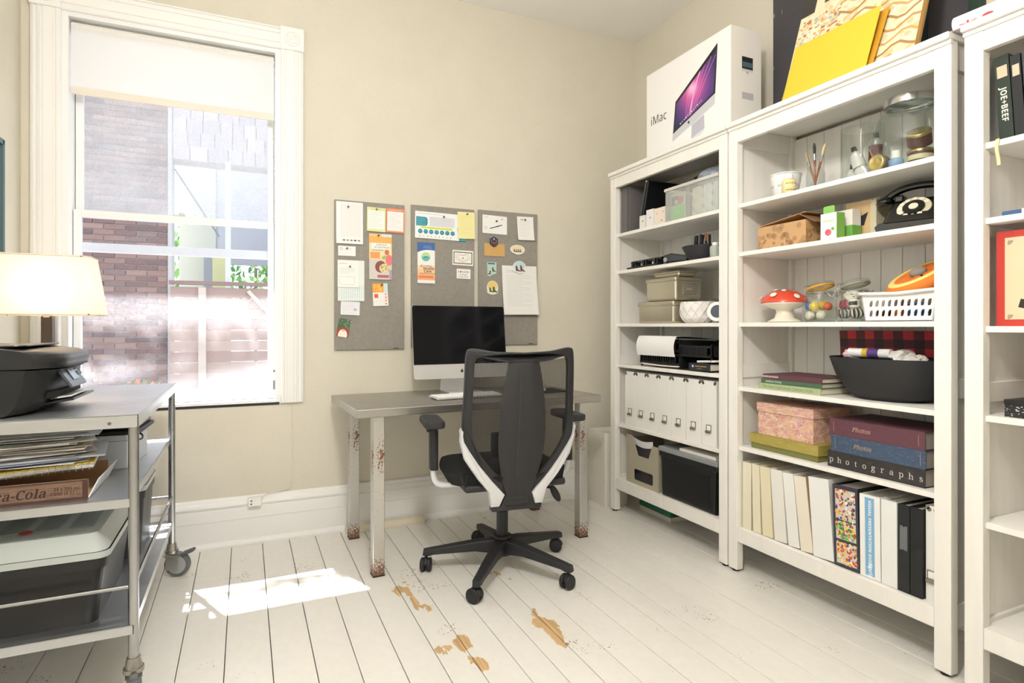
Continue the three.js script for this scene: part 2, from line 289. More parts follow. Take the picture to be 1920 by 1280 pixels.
// our own roof edge: shades the upper part of the back window
{
  const roof = thing('porch_roof', 'wooden porch roof on rafters outside the dusty window', 'roof', [0, 0, 0]);
  const wd = mat(0xe6e2da, 0.8);
  part(roof, 'roof_deck', box(6.2, 0.06, 0.93, [0.6, 2.78, ZB - 0.2 - 0.465]), wd);
  part(roof, 'fascia', box(6.2, 0.12, 0.03, [0.6, 2.81, ZB - 0.2 - 0.93]), wd);
  for (const x of [-2.4, -0.9, 0.6, 2.1, 3.6]) part(roof, 'rafter', box(0.07, 0.1, 0.9, [x, 2.86, ZB - 0.66]), wd);
  const eave = thing('added_eave', 'added eave that keeps direct sun out of the left wall window', 'roof', [0, 0, 0]);  // unseen eave, added only to block direct sun at the left window
  part(eave, 'soffit', box(0.75, 0.06, 4.6, [XL - 0.2 - 0.375, 2.56, -1.0]), wd); part(eave, 'gutter', box(0.1, 0.08, 4.6, [XL - 0.2 - 0.8, 2.57, -1.0]), wd);
}
// the neighbour's house, six metres behind the window
const NZ = -9.2;
const house = thing('neighbour_house', 'red brick neighbouring house with shingled upper storey seen through the dusty window', 'house', [0, 0, NZ]);
part(house, 'wall', box(2.6, 6.5, 0.3, [-2.25, 2.75, -0.172]), mat(0xc9c0b8, 0.9));
const brickMs = [0x866661, 0x785957, 0x8e6e66, 0x6b5354, 0x98786e, 0x7f6865].map((c) => mat(c, 0.9));
{
  const bw = 0.232, bh = 0.062, cw = 0.2425, ch = 0.0745, g = rbox(bw, bh, 0.03, 0.003), gh = rbox(bw / 2 - 0.005, bh, 0.03, 0.003);
  for (let j = 0; j < 56; j++) for (let i = 0; i < 5; i++) {
    const half = j % 2 === 1, x = -0.955 - bw / 2 - i * cw - (half ? cw / 2 : 0);
    if (half && i === 4) { part(house, 'brick', gh, brickMs[Math.floor(rnd() * 6)], [-0.955 - bw / 4 + 0.001, 0.0 + j * ch, -0.01]); continue; }
    part(house, 'brick', g, brickMs[Math.floor(rnd() * 6)], [x, 0.0 + j * ch, -0.008 + rr(-0.003, 0.003)]);
  }
}
part(house, 'corner_board', box(0.05, 6.5, 0.34, [-0.925, 2.75, -0.15]), mat(0xb4b3b0, 0.6));
part(house, 'bay_wall', box(3.6, 2.6, 0.3, [0.9, 4.66, -0.2]), mat(0xc9c4c4, 0.9));
{
  const sm = [0xbcb3b8, 0xb0a9ae, 0xc4bcc0, 0xb8b0b2].map((c) => mat(c, 0.9));
  for (let j = 0; j < 5; j++) { let x = -0.9; while (x < 1.1) { const w = rr(0.14, 0.27); part(house, 'shingle', box(w - 0.009, 0.200, 0.03), sm[Math.floor(rnd() * 4)], [x + w / 2, 3.37 + 0.1 + j * 0.189, -0.028 + rr(-0.004, 0.004)], [0.09, 0, 0]); x += w; } }
}
part(house, 'porch_wall', box(0.5, 4.0, 0.1, [-0.66, 1.6, -1.1]), mat(0x8d948c, 0.85));
part(house, 'porch_header', box(3.6, 1.95, 0.1, [0.9, 3.03, -1.12]), mat(0x848b94, 0.85));
part(house, 'porch_post', box(0.07, 3.9, 0.07, [-0.215, 1.45, -0.05]), mat(0xc4c6c6, 0.6));
part(house, 'porch_post', box(0.11, 2.6, 0.08, [-0.50, 0.9, -0.7]), mat(0x6f7880, 0.7));
part(house, 'porch_panel', box(0.22, 2.6, 0.05, [-0.36, 0.9, -0.9]), mat(0xa9ae80, 0.8));
part(house, 'brace', bar([-0.88, 3.25, -0.1], [-0.33, 2.35, -0.1], 0.012), mat(0x6b7280, 0.7));
const fence = thing('garden_fence', 'reddish wooden board fence behind the lower window pane', 'fence', [0, 0, NZ + 0.25]);
{
  const fm = [0xb59a8e, 0xa98c82, 0xbda398].map((c) => mat(c, 0.9));
  for (let j = 0; j < 14; j++) part(fence, 'board', rbox(3.4, 0.138, 0.02, 0.003), fm[j % 3], [0.8, -0.35 + j * 0.145, 0]);
  part(fence, 'top_rail', box(3.42, 0.05, 0.09, [0.8, 1.66, 0.01]), mat(0x8d7068, 0.85));
  for (const x of [-0.52, 0.9, 2.2]) part(fence, 'post', box(0.09, 2.1, 0.06, [x, 0.55, 0.04]), mat(0xcdbcae, 0.85));
  part(fence, 'brace', T(box(0.05, 0.6, 0.03), [0.24, 1.34, 0.035], [0, 0, 0.72]), mat(0xd6c6b8, 0.85));
}
function leafMass(name, label, category, at, ext3, n, cols, size) {
  const o = thing(name, label, category, at);
  const g = new THREE.BufferGeometry(); g.setAttribute('position', new THREE.Float32BufferAttribute([-0.5, 0, 0, 0, 0.28, 0.08, 0.5, 0, 0, 0, -0.28, 0.08], 3)); g.setIndex([0, 1, 3, 1, 2, 3]); g.computeVertexNormals();
  const im = new THREE.InstancedMesh(g, mat(0xffffff, 0.7, 0, { side: THREE.DoubleSide, key: 'leaf' }), n), M = new THREE.Matrix4(), q = new THREE.Quaternion(), c = new THREE.Color();
  for (let i = 0; i < n; i++) {
    const th = rr(0, 2 * PI), ph = Math.acos(rr(-1, 1)), r = Math.cbrt(rr(0.2, 1));
    q.setFromEuler(new THREE.Euler(rr(0, 6), rr(0, 6), rr(0, 6))); const s = size * rr(0.6, 1.4);
    M.compose(new THREE.Vector3(ext3[0] * r * Math.sin(ph) * Math.cos(th), ext3[1] * r * Math.cos(ph), ext3[2] * r * Math.sin(ph) * Math.sin(th)), q, new THREE.Vector3(s, s, s)); im.setMatrixAt(i, M);
    im.setColorAt(i, c.set(cols[Math.floor(rnd() * cols.length)]));
  }
  im.name = 'foliage'; im.userData.kind = 'stuff'; o.add(im);
  part(o, 'stem', bar([0, -at[1] - 0.5, 0], [0, ext3[1] * 0.3, 0], 0.03), mat(0x6a5a48, 0.9)); return o;
}
{
  const b = thing('overhanging_branch', 'leafy branch outside above the window that dapples the sunlight', 'branch', [-1.2, 4.105, -5.5]);
  part(b, 'bough', tube([[-2.1, -4.6, -0.7], [-2.0, -1.5, -0.6], [-1.6, -0.35, -0.4], [-0.6, -0.05, -0.1], [1.6, 0.06, 0.1]], 0.018, 60, 7), mat(0x5f5344, 0.9));
  const lg = new THREE.BufferGeometry(); lg.setAttribute('position', new THREE.Float32BufferAttribute([-0.5, 0, 0, 0, 0.3, 0.06, 0.5, 0, 0, 0, -0.3, 0.06], 3)); lg.setIndex([0, 1, 3, 1, 2, 3]); lg.computeVertexNormals();
  const im = new THREE.InstancedMesh(lg, mat(0x6f9a55, 0.7, 0, { side: THREE.DoubleSide, key: 'twig' }), 800), M = new THREE.Matrix4(), q = new THREE.Quaternion();
  for (let i = 0; i < 800; i++) { q.setFromEuler(new THREE.Euler(rr(0, 6), rr(0, 6), rr(0, 6))); const s = rr(0.05, 0.08); M.compose(new THREE.Vector3(rr(-0.9, 1.3), rr(-0.035, 0.035) + 0.075, rr(-0.05, 0.05)), q, new THREE.Vector3(s, s, s)); im.setMatrixAt(i, M); }
  im.name = 'foliage'; im.userData.kind = 'stuff'; b.add(im);
}
leafMass('garden_tree', 'sunlit green tree showing between fence top and porch header', 'tree', [0.2, 2.3, NZ - 3.5], [1.6, 1.3, 0.8], 2600, [0x5f8f4a, 0x7fae5e, 0x48763c, 0xa8cf86], 0.16);
leafMass('flower_bush', 'low bush with orange red blossoms at the foot of the brick wall', 'bush', [-1.12, 0.12, NZ + 0.9], [0.42, 0.32, 0.3], 700, [0x6f9a55, 0x86b069, 0xe0643c, 0xe88a4a, 0x5b8546], 0.07);
// ---------------------------------------------------------------- ceiling lamp (above and behind the frame): the room's warm light
{
  const l = thing('ceiling_lamp', 'round opal glass pendant lamp hanging in the middle of the room', 'lamp', [0.25, CEIL, -0.55]);
  part(l, 'canopy', cyl(0.07, 0.08, 0.03, 28, [0, -0.015, 0]), white);
  part(l, 'stem', cyl(0.008, 0.008, 0.48, 12, [0, -0.26, 0]), chrome);
  part(l, 'glowing_globe', sph(0.13, [0, -0.60, 0], [1, 0.9, 1], 32, 20), mat(0xffffff, 0.5, 0, { emissive: 0xffeedd, emissiveIntensity: 2 }));
  const p = new THREE.PointLight(new THREE.Color(1.0, 0.972, 0.945), 8.0); p.name = 'ceiling_lamp_light'; p.position.set(0, -0.60, 0); p.shadow.radius = 6; p.castShadow = true; l.add(p);
}
// ---------------------------------------------------------------- bookcases
const woodTex = dataTex(256, 256, (u, v) => { const g = fbm(u * 48, v * 4, 91, 3, 48, 4), a = 0.035 * (g - 0.5) + 0.02 * (fbm(u * 6, v * 6, 92, 3, 6, 6) - 0.5); return [0.945 + a, 0.932 + a, 0.905 + a]; });
const caseMat = new THREE.MeshPhysicalMaterial({ map: woodTex, roughness: 0.5, bumpMap: noiseTex(256, 48, 93, 0, 1, 3, 0.1), bumpScale: 0.0003 });
const xf = 1.958, xb = 2.328, PW = 0.05, PD = 0.036;
function bookcase(z0, z1, shelves, label) {
  const o = thing('bookcase', label, 'bookcase', [xf, 0, (z0 + z1) / 2], 0, 'white bookcases along the wall');
  const w = z1 - z0, d = xb - xf, h = w / 2;                              // local: x from the front backwards, z along the wall
  for (const s of [-1, 1]) {
    for (const x of [PD / 2, d - PD / 2]) { const p = part(o, 'post', uvm(rbox(PD, 1.94, PW, 0.003, [x, 0.98, s * (h - PW / 2)])), caseMat); part(p, 'foot_glide', cyl(0.014, 0.014, 0.012, 12, [x, 0.006, s * (h - PW / 2)]), black); }
    part(o, 'side_panel', uvm(box(d - 2 * PD, 1.80, 0.012, [d / 2, 1.04, s * (h - 0.026)])), caseMat);
    for (const [y, hh] of [[1.91, 0.08], [0.88, 0.06], [0.175, 0.07]]) part(o, 'side_rail', uvm(rbox(d - 2 * PD, hh, 0.03, 0.002, [d / 2, y, s * (h - 0.026)])), caseMat);
  }
  part(o, 'top', uvm(rbox(d + 0.02, 0.022, w + 0.004, 0.004, [d / 2 - 0.008, 1.961, 0])), caseMat);
  part(o, 'cornice', uvm(rbox(0.016, 0.014, w + 0.004, 0.003, [0.002, 1.944, 0])), caseMat);
  part(o, 'top_rail', uvm(rbox(0.022, 0.062, w - 2 * PW, 0.002, [0.013, 1.911, 0])), caseMat);
  part(o, 'bottom_rail', uvm(rbox(0.024, 0.062, w - 2 * PW, 0.002, [0.014, 0.166, 0])), caseMat);
  const board = (y, n, t = 0.018) => {
    const x0 = 0.014, x1 = d - 0.016, a = h - PW, b = h - 0.033, xn = PD + 0.001;
    const g = ext([[x0, -a], [xn, -a], [xn, -b], [x1, -b], [x1, b], [xn, b], [xn, a], [x0, a]], t, 0.0015, [], [0, 0, 0], [PI / 2, 0, 0]);
    return part(o, n, uvm(T(g, [0, y, 0])), caseMat);
  };
  for (const y of shelves) board(y, 'shelf');
  board(0.196, 'shelf', 0.02);
  const nb = 10, bw = (w - 0.06) / nb;
  for (let i = 0; i < nb; i++) part(o, 'back_board', uvm(rbox(0.012, 1.78, bw - 0.0012, 0.0035, [d - 0.008, 1.045, -h + 0.03 + bw * (i + 0.5)]), 1, i * 0.37), caseMat);
  return o;
}
const S1 = [1.612, 1.398, 1.092, 0.858, 0.514], S2 = [1.612, 1.400, 1.092, 0.812, 0.552], S3 = [1.612, 1.392, 1.076, 0.815, 0.503];
bookcase(-2.906, -1.988, S1, 'white bookcase farthest back in the corner, with the white computer box on top');
bookcase(-1.979, -1.074, S2, 'white bookcase in the middle, with the yellow folder and canvas on top');
bookcase(-1.039, -0.135, S3, 'white bookcase cut off by the picture edge, with a wrapping paper roll on top');

// ---------------------------------------------------------------- steel desk
const deskRot = 2.2 * PI / 180;
const rustTex = dataTex(128, 1024, (u, v) => {                            // v up the leg: rust eats the foot and a patch higher up, in grains
  const n = fbm(u * 14, v * 150, 101, 3), low = Math.max(0, 1 - v / 0.14), mid = Math.exp(-(((v - 0.74) / 0.09) ** 2)) * 0.42 * (u > 0.4 ? 1 : 0.4), k = n + low * 0.55 + mid * 0.7;
  return k > 0.80 ? [0.36 + 0.2 * n, 0.26 + 0.12 * n, 0.20 + 0.08 * n] : [0.80, 0.80, 0.79];
});
const rustMetal = dataTex(128, 1024, (u, v) => { const n = fbm(u * 14, v * 150, 101, 3), low = Math.max(0, 1 - v / 0.14), mid = Math.exp(-(((v - 0.74) / 0.09) ** 2)) * 0.42 * (u > 0.4 ? 1 : 0.4), k = n + low * 0.55 + mid * 0.7; return k > 0.80 ? [0, 0.85, 0.1] : [0, 0.34, 0.9]; }, { srgb: false });
const legMat = new THREE.MeshPhysicalMaterial({ map: rustTex, roughnessMap: rustMetal, metalnessMap: rustMetal, roughness: 1, metalness: 1 });
{
  const W = 1.246, D = 0.61, y = 0.724, o = thing('steel_desk', 'brushed stainless steel desk on square rust-spotted legs', 'desk', [1.038, 0, -2.846], deskRot);
  part(o, 'desktop', uvm(rbox(W, 0.037, D, 0.004, [0, y - 0.0185, 0])), mat(0xb9b7b2, 1, 1, { roughnessMap: tBrush, key: 'desktop' }));
  for (const [x, z] of [[-0.525, 0.268], [0.525, 0.268], [-0.525, -0.235], [0.525, -0.235]]) {
    const g = rbox(0.05, 0.684, 0.05, 0.003), p = g.attributes.position, n = g.attributes.normal, uv = g.attributes.uv;
    for (let i = 0; i < p.count; i++) uv.setXY(i, (Math.abs(n.getX(i)) > 0.7 ? p.getZ(i) : p.getX(i)) / 0.05 + 0.5 + (x > 0 ? 0.37 : 0), p.getY(i) / 0.69 + 0.5);
    const l = part(o, 'leg', g, legMat, [x, 0.345, z]);
    part(l, 'foot_cap', rbox(0.052, 0.006, 0.052, 0.001, [0, -0.342, 0]), black);
  }
}
// ---------------------------------------------------------------- computer, keyboard, mouse on the desk
{
  const o = thing('desktop_computer', 'slim all-in-one computer with black screen and white chin on the steel desk', 'computer', [1.068, 0.7245, -3.015]);
  const alu = mat(0xd9d9d8, 0.35, 0.55);
  const head = new THREE.Group(); head.name = 'display'; head.position.set(0, 0.072, 0.02); head.rotation.x = -0.13; o.add(head);
  part(head, 'housing', ext(rrect(0.528, 0.393, 0.012).map(([x, y]) => [x, y + 0.1965]), 0.012, 0.002), alu, [0, 0, -0.012]);
  part(head, 'back_shell', T(new THREE.SphereGeometry(0.26, 32, 16, 0, 2 * PI, 0, PI / 2), [0, 0.2, -0.011], [-PI / 2, 0, 0], [0.95, 0.1, 0.65]), alu);
  part(head, 'screen_glass', ext([[-0.264, 0.078], [0.264, 0.078], ...rrect(0.528, 0.393, 0.012).map(([x, y]) => [x, y + 0.1965]).filter(([, y]) => y > 0.3)], 0.0015), mat(0x0b0d12, 0.08, 0, { specularIntensity: 0.4, key: 'scr' }), [0, 0, 0.0005]);
  const lg = part(head, 'chin_emblem', merge([cyl(0.0075, 0.0075, 0.0008, 20, [0, 0.039, 0.0006], [PI / 2, 0, 0]), T(cyl(0.003, 0.003, 0.0008, 12), [0.002, 0.049, 0.0006], [PI / 2, 0, 0])]), mat(0x222428, 0.4));
  part(o, 'stand', merge([rbox(0.19, 0.006, 0.17, 0.003, [0, 0.003, 0.0]), T(rbox(0.19, 0.17, 0.006, 0.003), [0, 0.082, -0.055], [0.22, 0, 0])]), alu);
  const k = thing('keyboard', 'slim white keyboard lying on the desk behind the chair', 'keyboard', [1.005, 0.7245, -2.755], 0.11);
  part(k, 'tray', T(rbox(0.36, 0.008, 0.115, 0.003), [0, 0.008, 0], [0.045, 0, 0]), alu);
  const kg = rbox(0.0165, 0.003, 0.0165, 0.001), km = mat(0xf6f6f4, 0.6);
  for (let r = 0; r < 5; r++) for (let c = 0; c < 18; c++) part(k, 'key', kg, km, [-0.164 + c * 0.0193, 0.0135 - (r - 2) * -0.0009 * -1, -0.040 + r * 0.0195], [0.045, 0, 0]);
  const pad = single('mouse_pad', 'thin black mouse pad at the right end of the desk', 'mouse pad', rbox(0.24, 0.004, 0.2, 0.0015), blackMatte, [1.47, 0.7267, -2.84], [0, 0.06, 0]);
  const m = thing('computer_mouse', 'rounded white computer mouse on the black pad', 'mouse', [1.455, 0.729, -2.85], 0.2);
  part(m, 'shell', T(new THREE.SphereGeometry(0.05, 24, 10, 0, 2 * PI, 0, PI / 2), [0, 0.002, 0], undefined, [0.58, 0.42, 1.1]), white); part(m, 'base', cyl(0.027, 0.027, 0.004, 24, [0, 0.002, 0], undefined).scale(1, 1, 1.7), mat(0xd0d0d0, 0.5));
}
// ---------------------------------------------------------------- office chair
{
  const o = thing('office_chair', 'black mesh-back office chair with silver side brackets in front of the desk', 'chair', [1.04, 0, -2.39], -0.10);
  const plastic = mat(0x252528, 0.5), silver = mat(0xdfe1e4, 0.38, 0.25), seatCloth = mat(0x121213, 0.95, 0, { bumpMap: noiseTex(256, 128, 111, 0, 1, 2), bumpScale: 0.002, sheen: 0.4, key: 'seat' });
  // five-star base
  const hub = part(o, 'hub', merge([cyl(0.034, 0.042, 0.075, 24, [0, 0.108, 0]), cyl(0.04, 0.04, 0.012, 24, [0, 0.148, 0])]), plastic);
  part(o, 'gas_column', merge([cyl(0.026, 0.026, 0.12, 20, [0, 0.20, 0]), cyl(0.016, 0.016, 0.14, 16, [0, 0.31, 0])]), mat(0x2b2c2e, 0.3, 0.4));
  const casterG = (() => {
    const wheels = []; for (const s of [-1, 1]) wheels.push(lathe([[0, -0.010], [0.022, -0.010], [0.029, -0.006], [0.030, 0.004], [0.026, 0.010], [0, 0.011]], 24).rotateX(PI / 2).translate(0, 0.030, s * 0.014));
    return merge(wheels);
  })();
  const hoodG = merge([T(new THREE.SphereGeometry(0.026, 18, 10, 0, 2 * PI, 0, PI / 2), [0, 0.033, 0], undefined, [1.08, 1.0, 0.85]), cyl(0.007, 0.007, 0.04, 10, [0, 0.072, 0])]);
  for (let k = 0; k < 5; k++) {
    const a = (47 + 72 * k) * PI / 180 + 0.10, R = 0.335;                 // angles are world angles: undo the chair's turn
    const arm = part(o, 'base_arm', (() => {
      const g = ext([[0.02, 0.075], [0.02, 0.14], [0.1, 0.133], [R - 0.02, 0.098], [R + 0.012, 0.092], [R + 0.016, 0.068], [R - 0.012, 0.066], [R - 0.03, 0.072], [0.12, 0.086]], 0.046, 0.006);
      const p = g.attributes.position; for (let i = 0; i < p.count; i++) { const t = p.getX(i) / R; p.setZ(i, (p.getZ(i) - 0.023) * (1.15 - 0.4 * t)); } g.computeVertexNormals(); return g;
    })(), plastic, undefined, [0, -a, 0]);
    const c = new THREE.Group(); c.name = 'caster'; c.position.set(R * Math.cos(a), 0, R * Math.sin(a)); c.rotation.y = [0.5, -0.9, 1.2, 0.2, -0.4][k]; o.add(c);
    part(c, 'wheel', casterG, mat(0x1d1d1f, 0.55), [-0.012, 0, 0]); part(c, 'hood', hoodG, plastic, [-0.006, 0, 0]);
  }
  // mechanism, lever and seat
  part(o, 'mechanism', rbox(0.17, 0.05, 0.24, 0.012, [0, 0.385, 0.02]), plastic);
  part(o, 'lever', merge([bar([0.09, 0.385, 0.05], [0.19, 0.375, 0.12], 0.006), T(sph(0.03, undefined, [0.55, 1.3, 0.3]), [0.20, 0.352, 0.13], [0, -0.5, 0.5])]), plastic);
  const seat = slabSheet(24, 24, (u, v) => {
    let x = u * 2 - 1, z = v * 2 - 1; const k = Math.max(Math.abs(x), Math.abs(z)), l = Math.hypot(x, z) || 1, s = k / l; const f = 0.55; x *= (1 - f) + f * s * Math.min(1, l); z *= (1 - f) + f * s * Math.min(1, l);
    const e = Math.max(Math.abs(x), Math.abs(z)); return [x * 0.255, 0.462 - 0.035 * e ** 6 + (z < 0 ? -0.025 * z * z * z * z : 0.01 * z * z), z * 0.245 - 0.02];
  }, 0.06);
  part(o, 'seat', seat, seatCloth);
  part(o, 'seat_pan', rbox(0.44, 0.03, 0.42, 0.012, [0, 0.42, -0.01], undefined, 2), plastic);
  // armrests
  for (const s of [-1, 1]) {
    const a = new THREE.Group(); a.name = 'armrest'; o.add(a);
    part(a, 'pad', T(ext(rrect(0.085, 0.235, 0.03, 5), 0.03, 0.008), [s * 0.315, 0.655, 0.0], [-PI / 2, 0, s * 0.05]), mat(0x2f2f32, 0.75));
    part(a, 'post', ext(rrect(0.034, 0.055, 0.012), 0.19, 0.003, [], [s * 0.31, 0.468, 0.01], [-PI / 2, 0, 0]), plastic);
    part(a, 'bracket', tube([[s * 0.31, 0.50, 0.012], [s * 0.309, 0.44, 0.014], [s * 0.285, 0.405, 0.018], [s * 0.20, 0.397, 0.02], [s * 0.10, 0.395, 0.02]], 0.013, 28, 10), silver);
    part(a, 'button', rbox(0.014, 0.02, 0.02, 0.004, [s * 0.335, 0.640, 0.02]), plastic);
  }
  // backrest: bend a flat outline (x across, y up) into the curved back
  const bend = (x, y, off = 0) => { const t = (y - 0.34) / 0.65; return 0.205 + 0.07 * Math.sin(t * 2.2) * (t < 0 ? 0 : 1) - 0.02 + 0.05 * t * t - 0.85 * x * x * (0.35 + 0.65 * Math.min(1, Math.max(0, t * 1.6))) + off; };
  const lerpPts = (pts, step = 0.012) => { const r = []; pts.forEach((p, i) => { const q = pts[(i + 1) % pts.length], n = Math.max(1, Math.round(Math.hypot(q[0] - p[0], q[1] - p[1]) / step)); for (let k = 0; k < n; k++) r.push([p[0] + (q[0] - p[0]) * k / n, p[1] + (q[1] - p[1]) * k / n]); }); return r; };
  const spline = (pts, n) => new THREE.CatmullRomCurve3(pts.map(([x, y]) => new THREE.Vector3(x, y, 0)), false, 'centripetal').getPoints(n).map((p) => [p.x, p.y]);
  const half = [[0.0, 0.972], [0.12, 0.977], [0.205, 0.989], [0.222, 0.984], [0.228, 0.968], [0.234, 0.82], [0.238, 0.68], [0.236, 0.62], [0.218, 0.55], [0.165, 0.47], [0.118, 0.41], [0.107, 0.34], [0.10, 0.328], [0.0, 0.325]];
  const inner = [[0.0, 0.932], [0.10, 0.937], [0.185, 0.952], [0.194, 0.94], [0.200, 0.82], [0.203, 0.69], [0.198, 0.635], [0.165, 0.565], [0.10, 0.485], [0.05, 0.435], [0.0, 0.43]];
  const ring = (h) => { const r = spline(h, 70), l = r.slice(1, -1).map(([x, y]) => [-x, y]).reverse(); return [...r, ...l]; };
  const bent = (g, off) => { const p = g.attributes.position; for (let i = 0; i < p.count; i++) p.setZ(i, bend(p.getX(i), p.getY(i), off) + p.getZ(i)); g.computeVertexNormals(); return toCreasedNormals(g, 0.6); };
  const back = new THREE.Group(); back.name = 'backrest'; o.add(back);
  part(back, 'frame', bent(ext(ring(half), 0.026, 0.005, [ring(inner).reverse()]), -0.013), plastic);
  const iw = (y) => { const r = spline(inner, 200); let w = 0; for (const p of r) if (Math.abs(p[1] - y) < 0.004) w = Math.max(w, p[0]); return w; };
  const meshTex = dataTex(64, 64, (u, v) => grey(0.80 * (Math.abs(((u * 8) % 1) - 0.5) > 0.19 ? 1 : 0.68) * (Math.abs(((v * 8) % 1) - 0.5) > 0.36 ? 1.2 : 1)), { srgb: false }); meshTex.repeat.set(9, 10);
  part(back, 'mesh_panel', sheet(24, 40, (u, v) => { const y = 0.435 + v * 0.512, w = Math.max(0.03, iw(y)) + 0.004, x = (u * 2 - 1) * w; return [x, y - 0.012 * (1 - (x / 0.19) ** 2) * v ** 8, bend(x, y, -0.004)]; }), mat(0x1d1b1a, 0.9, 0, { alphaMap: meshTex, transparent: true, side: THREE.DoubleSide, key: 'chairmesh' }));
  const spineW = (y) => { const t = (y - 0.405) / 0.54; return t < 0.42 ? 0.055 + 0.042 * Math.sin(t / 0.42 * PI / 2) : 0.058 + 0.039 * Math.max(0, Math.cos((t - 0.42) / 0.58 * PI / 2)) ** 0.9; };
  part(back, 'spine_panel', slabSheet(16, 40, (u, v) => { const y = 0.405 + v * 0.54, x = (u * 2 - 1) * spineW(y); return [x, y, bend(x, y, 0.022 - 0.018 * v * v) - 0.012 * Math.abs(u * 2 - 1) ** 3]; }, 0.014), mat(0x2a2a2c, 0.62));
  part(back, 'spine_crease', tube(Array.from({ length: 9 }, (_, i) => { const y = 0.47 + i * 0.055, x = -0.02 - (i > 7 ? 0.012 : 0); return [x, y, bend(x, y, 0.022 - 0.018 * ((y - 0.405) / 0.54) ** 2) + 0.0068]; }), 0.0018, 40, 6), mat(0x3a3a3d, 0.5));
  part(back, 'lower_yoke', bent(ext([[-0.106, 0.322], [0.106, 0.322], [0.108, 0.340], [0.074, 0.343], [0.054, 0.395], [0.07, 0.435], [-0.07, 0.435], [-0.054, 0.395], [-0.074, 0.343], [-0.108, 0.340]], 0.05, 0.006), -0.026), plastic);
  for (const s of [-1, 1]) {
    const poly = lerpPts([[0.243, 0.675], [0.246, 0.62], [0.226, 0.545], [0.172, 0.463], [0.124, 0.405], [0.112, 0.342], [0.078, 0.342], [0.058, 0.392], [0.115, 0.455], [0.172, 0.525], [0.212, 0.585], [0.232, 0.62]]).map(([x, y]) => [s * x, y]);
    part(back, 'side_bracket', bent(ext(s > 0 ? poly : poly.reverse(), 0.036, 0.006), -0.012), silver);
  }
  part(o, 'lumbar_dial', rbox(0.055, 0.10, 0.02, 0.012, [-0.09, 0.60, 0.215], undefined, 2), blackGloss);
  part(o, 'back_support', merge([T(rbox(0.10, 0.04, 0.2, 0.01), [0, 0.365, 0.12]), T(rbox(0.12, 0.06, 0.05, 0.012), [0, 0.37, 0.19])]), plastic);
}
// ---------------------------------------------------------------- stainless trolley
const CX0 = -0.872, CX1 = -0.272, CZ0 = -2.93, CZ1 = -1.935, CT = 0.829;
{
  const o = thing('steel_trolley', 'three-tier stainless steel trolley on swivel casters under the window', 'trolley', [0, 0, 0]);
  const cx = (CX0 + CX1) / 2, cz = (CZ0 + CZ1) / 2, w = CX1 - CX0, d = CZ1 - CZ0;
  const tray = (y, n, lip, x1 = CX1, inset = 0) => {
    const ww = x1 - CX0 - inset, c = (x1 + CX0) / 2, dd = d - inset * 1;
    return part(o, n, merge([uvm(rbox(ww, 0.003, dd, 0.001, [c, y - 0.0015, cz])), ...[[c, cz + dd / 2 - 0.001, ww, 0.002], [c, cz - dd / 2 + 0.001, ww, 0.002]].map(([x, z, a, b]) => uvm(box(a, lip, b, [x, y - lip / 2, z]))), ...[c - ww / 2 + 0.001, c + ww / 2 - 0.001].map((x) => uvm(box(0.002, lip, dd, [x, y - lip / 2, cz])))]), steel);
  };
  const top = tray(CT, 'top_shelf', 0.036);
  for (const x of [-0.34, -0.70]) part(top, 'rivet', cyl(0.0045, 0.0045, 0.002, 10, [x, CT - 0.022, CZ1 + 0.001], [PI / 2, 0, 0]), mat(0x77726a, 0.5, 0.7));
  tray(0.592, 'middle_shelf', 0.024, CX1 - 0.012, 0.02); tray(0.238, 'bottom_shelf', 0.026, CX1 - 0.006, 0.012);
  const legs = [[CX1 - 0.014, CZ1 - 0.02], [CX1 - 0.014, CZ0 + 0.02], [CX0 + 0.014, CZ1 - 0.02], [CX0 + 0.014, CZ0 + 0.02]];
  const fork = merge([T(box(0.004, 0.055, 0.05), [-0.019, 0.06, 0.008]), T(box(0.004, 0.055, 0.05), [0.019, 0.06, 0.008]), T(box(0.042, 0.008, 0.055), [0, 0.092, 0.006])]);
  const wheelG = lathe([[0.0, -0.012], [0.034, -0.012], [0.040, -0.010], [0.040, -0.012], [0.0505, -0.011], [0.052, -0.005], [0.052, 0.005], [0.0505, 0.011], [0.040, 0.012], [0.040, 0.010], [0.034, 0.012], [0, 0.012]], 32).rotateZ(PI / 2);
  const discG = cyl(0.038, 0.038, 0.027, 28, undefined, [0, 0, PI / 2]);
  legs.forEach(([x, z], k) => {
    part(o, 'leg', cyl(0.0135, 0.0135, CT - 0.005 - 0.13, 20, [x, (CT - 0.005 + 0.13) / 2, z]), steelPlain);
    const c = new THREE.Group(); c.name = 'caster'; c.position.set(x, 0, z); c.rotation.y = [0.15, 1.25, 0.4, 2][k]; o.add(c);
    part(c, 'collar', merge([cyl(0.017, 0.022, 0.03, 20, [0, 0.128, 0]), cyl(0.026, 0.026, 0.012, 20, [0, 0.108, 0])]), mat(0xa9a59e, 0.35, 0.9));
    part(c, 'fork', fork, mat(0xc9cac8, 0.3, 0.9)); part(c, 'wheel', wheelG, mat(0x6b6d6f, 0.6), [0, 0.053, 0.024]); part(c, 'hub_disc', discG, mat(0xc4c8c8, 0.5, 0.6), [0, 0.053, 0.024]);
    part(c, 'brake_pedal', T(rbox(0.036, 0.012, 0.05, 0.003), [0, 0.104, 0.068], [-0.35, 0, 0]), mat(0x5f6264, 0.6));
  });
  for (const [a, b] of [[legs[0], legs[1]], [legs[0], legs[2]], [legs[1], legs[3]], [legs[2], legs[3]]]) part(o, 'guard_rail', bar([a[0], 0.342, a[1]], [b[0], 0.342, b[1]], 0.0058), steelPlain);
}
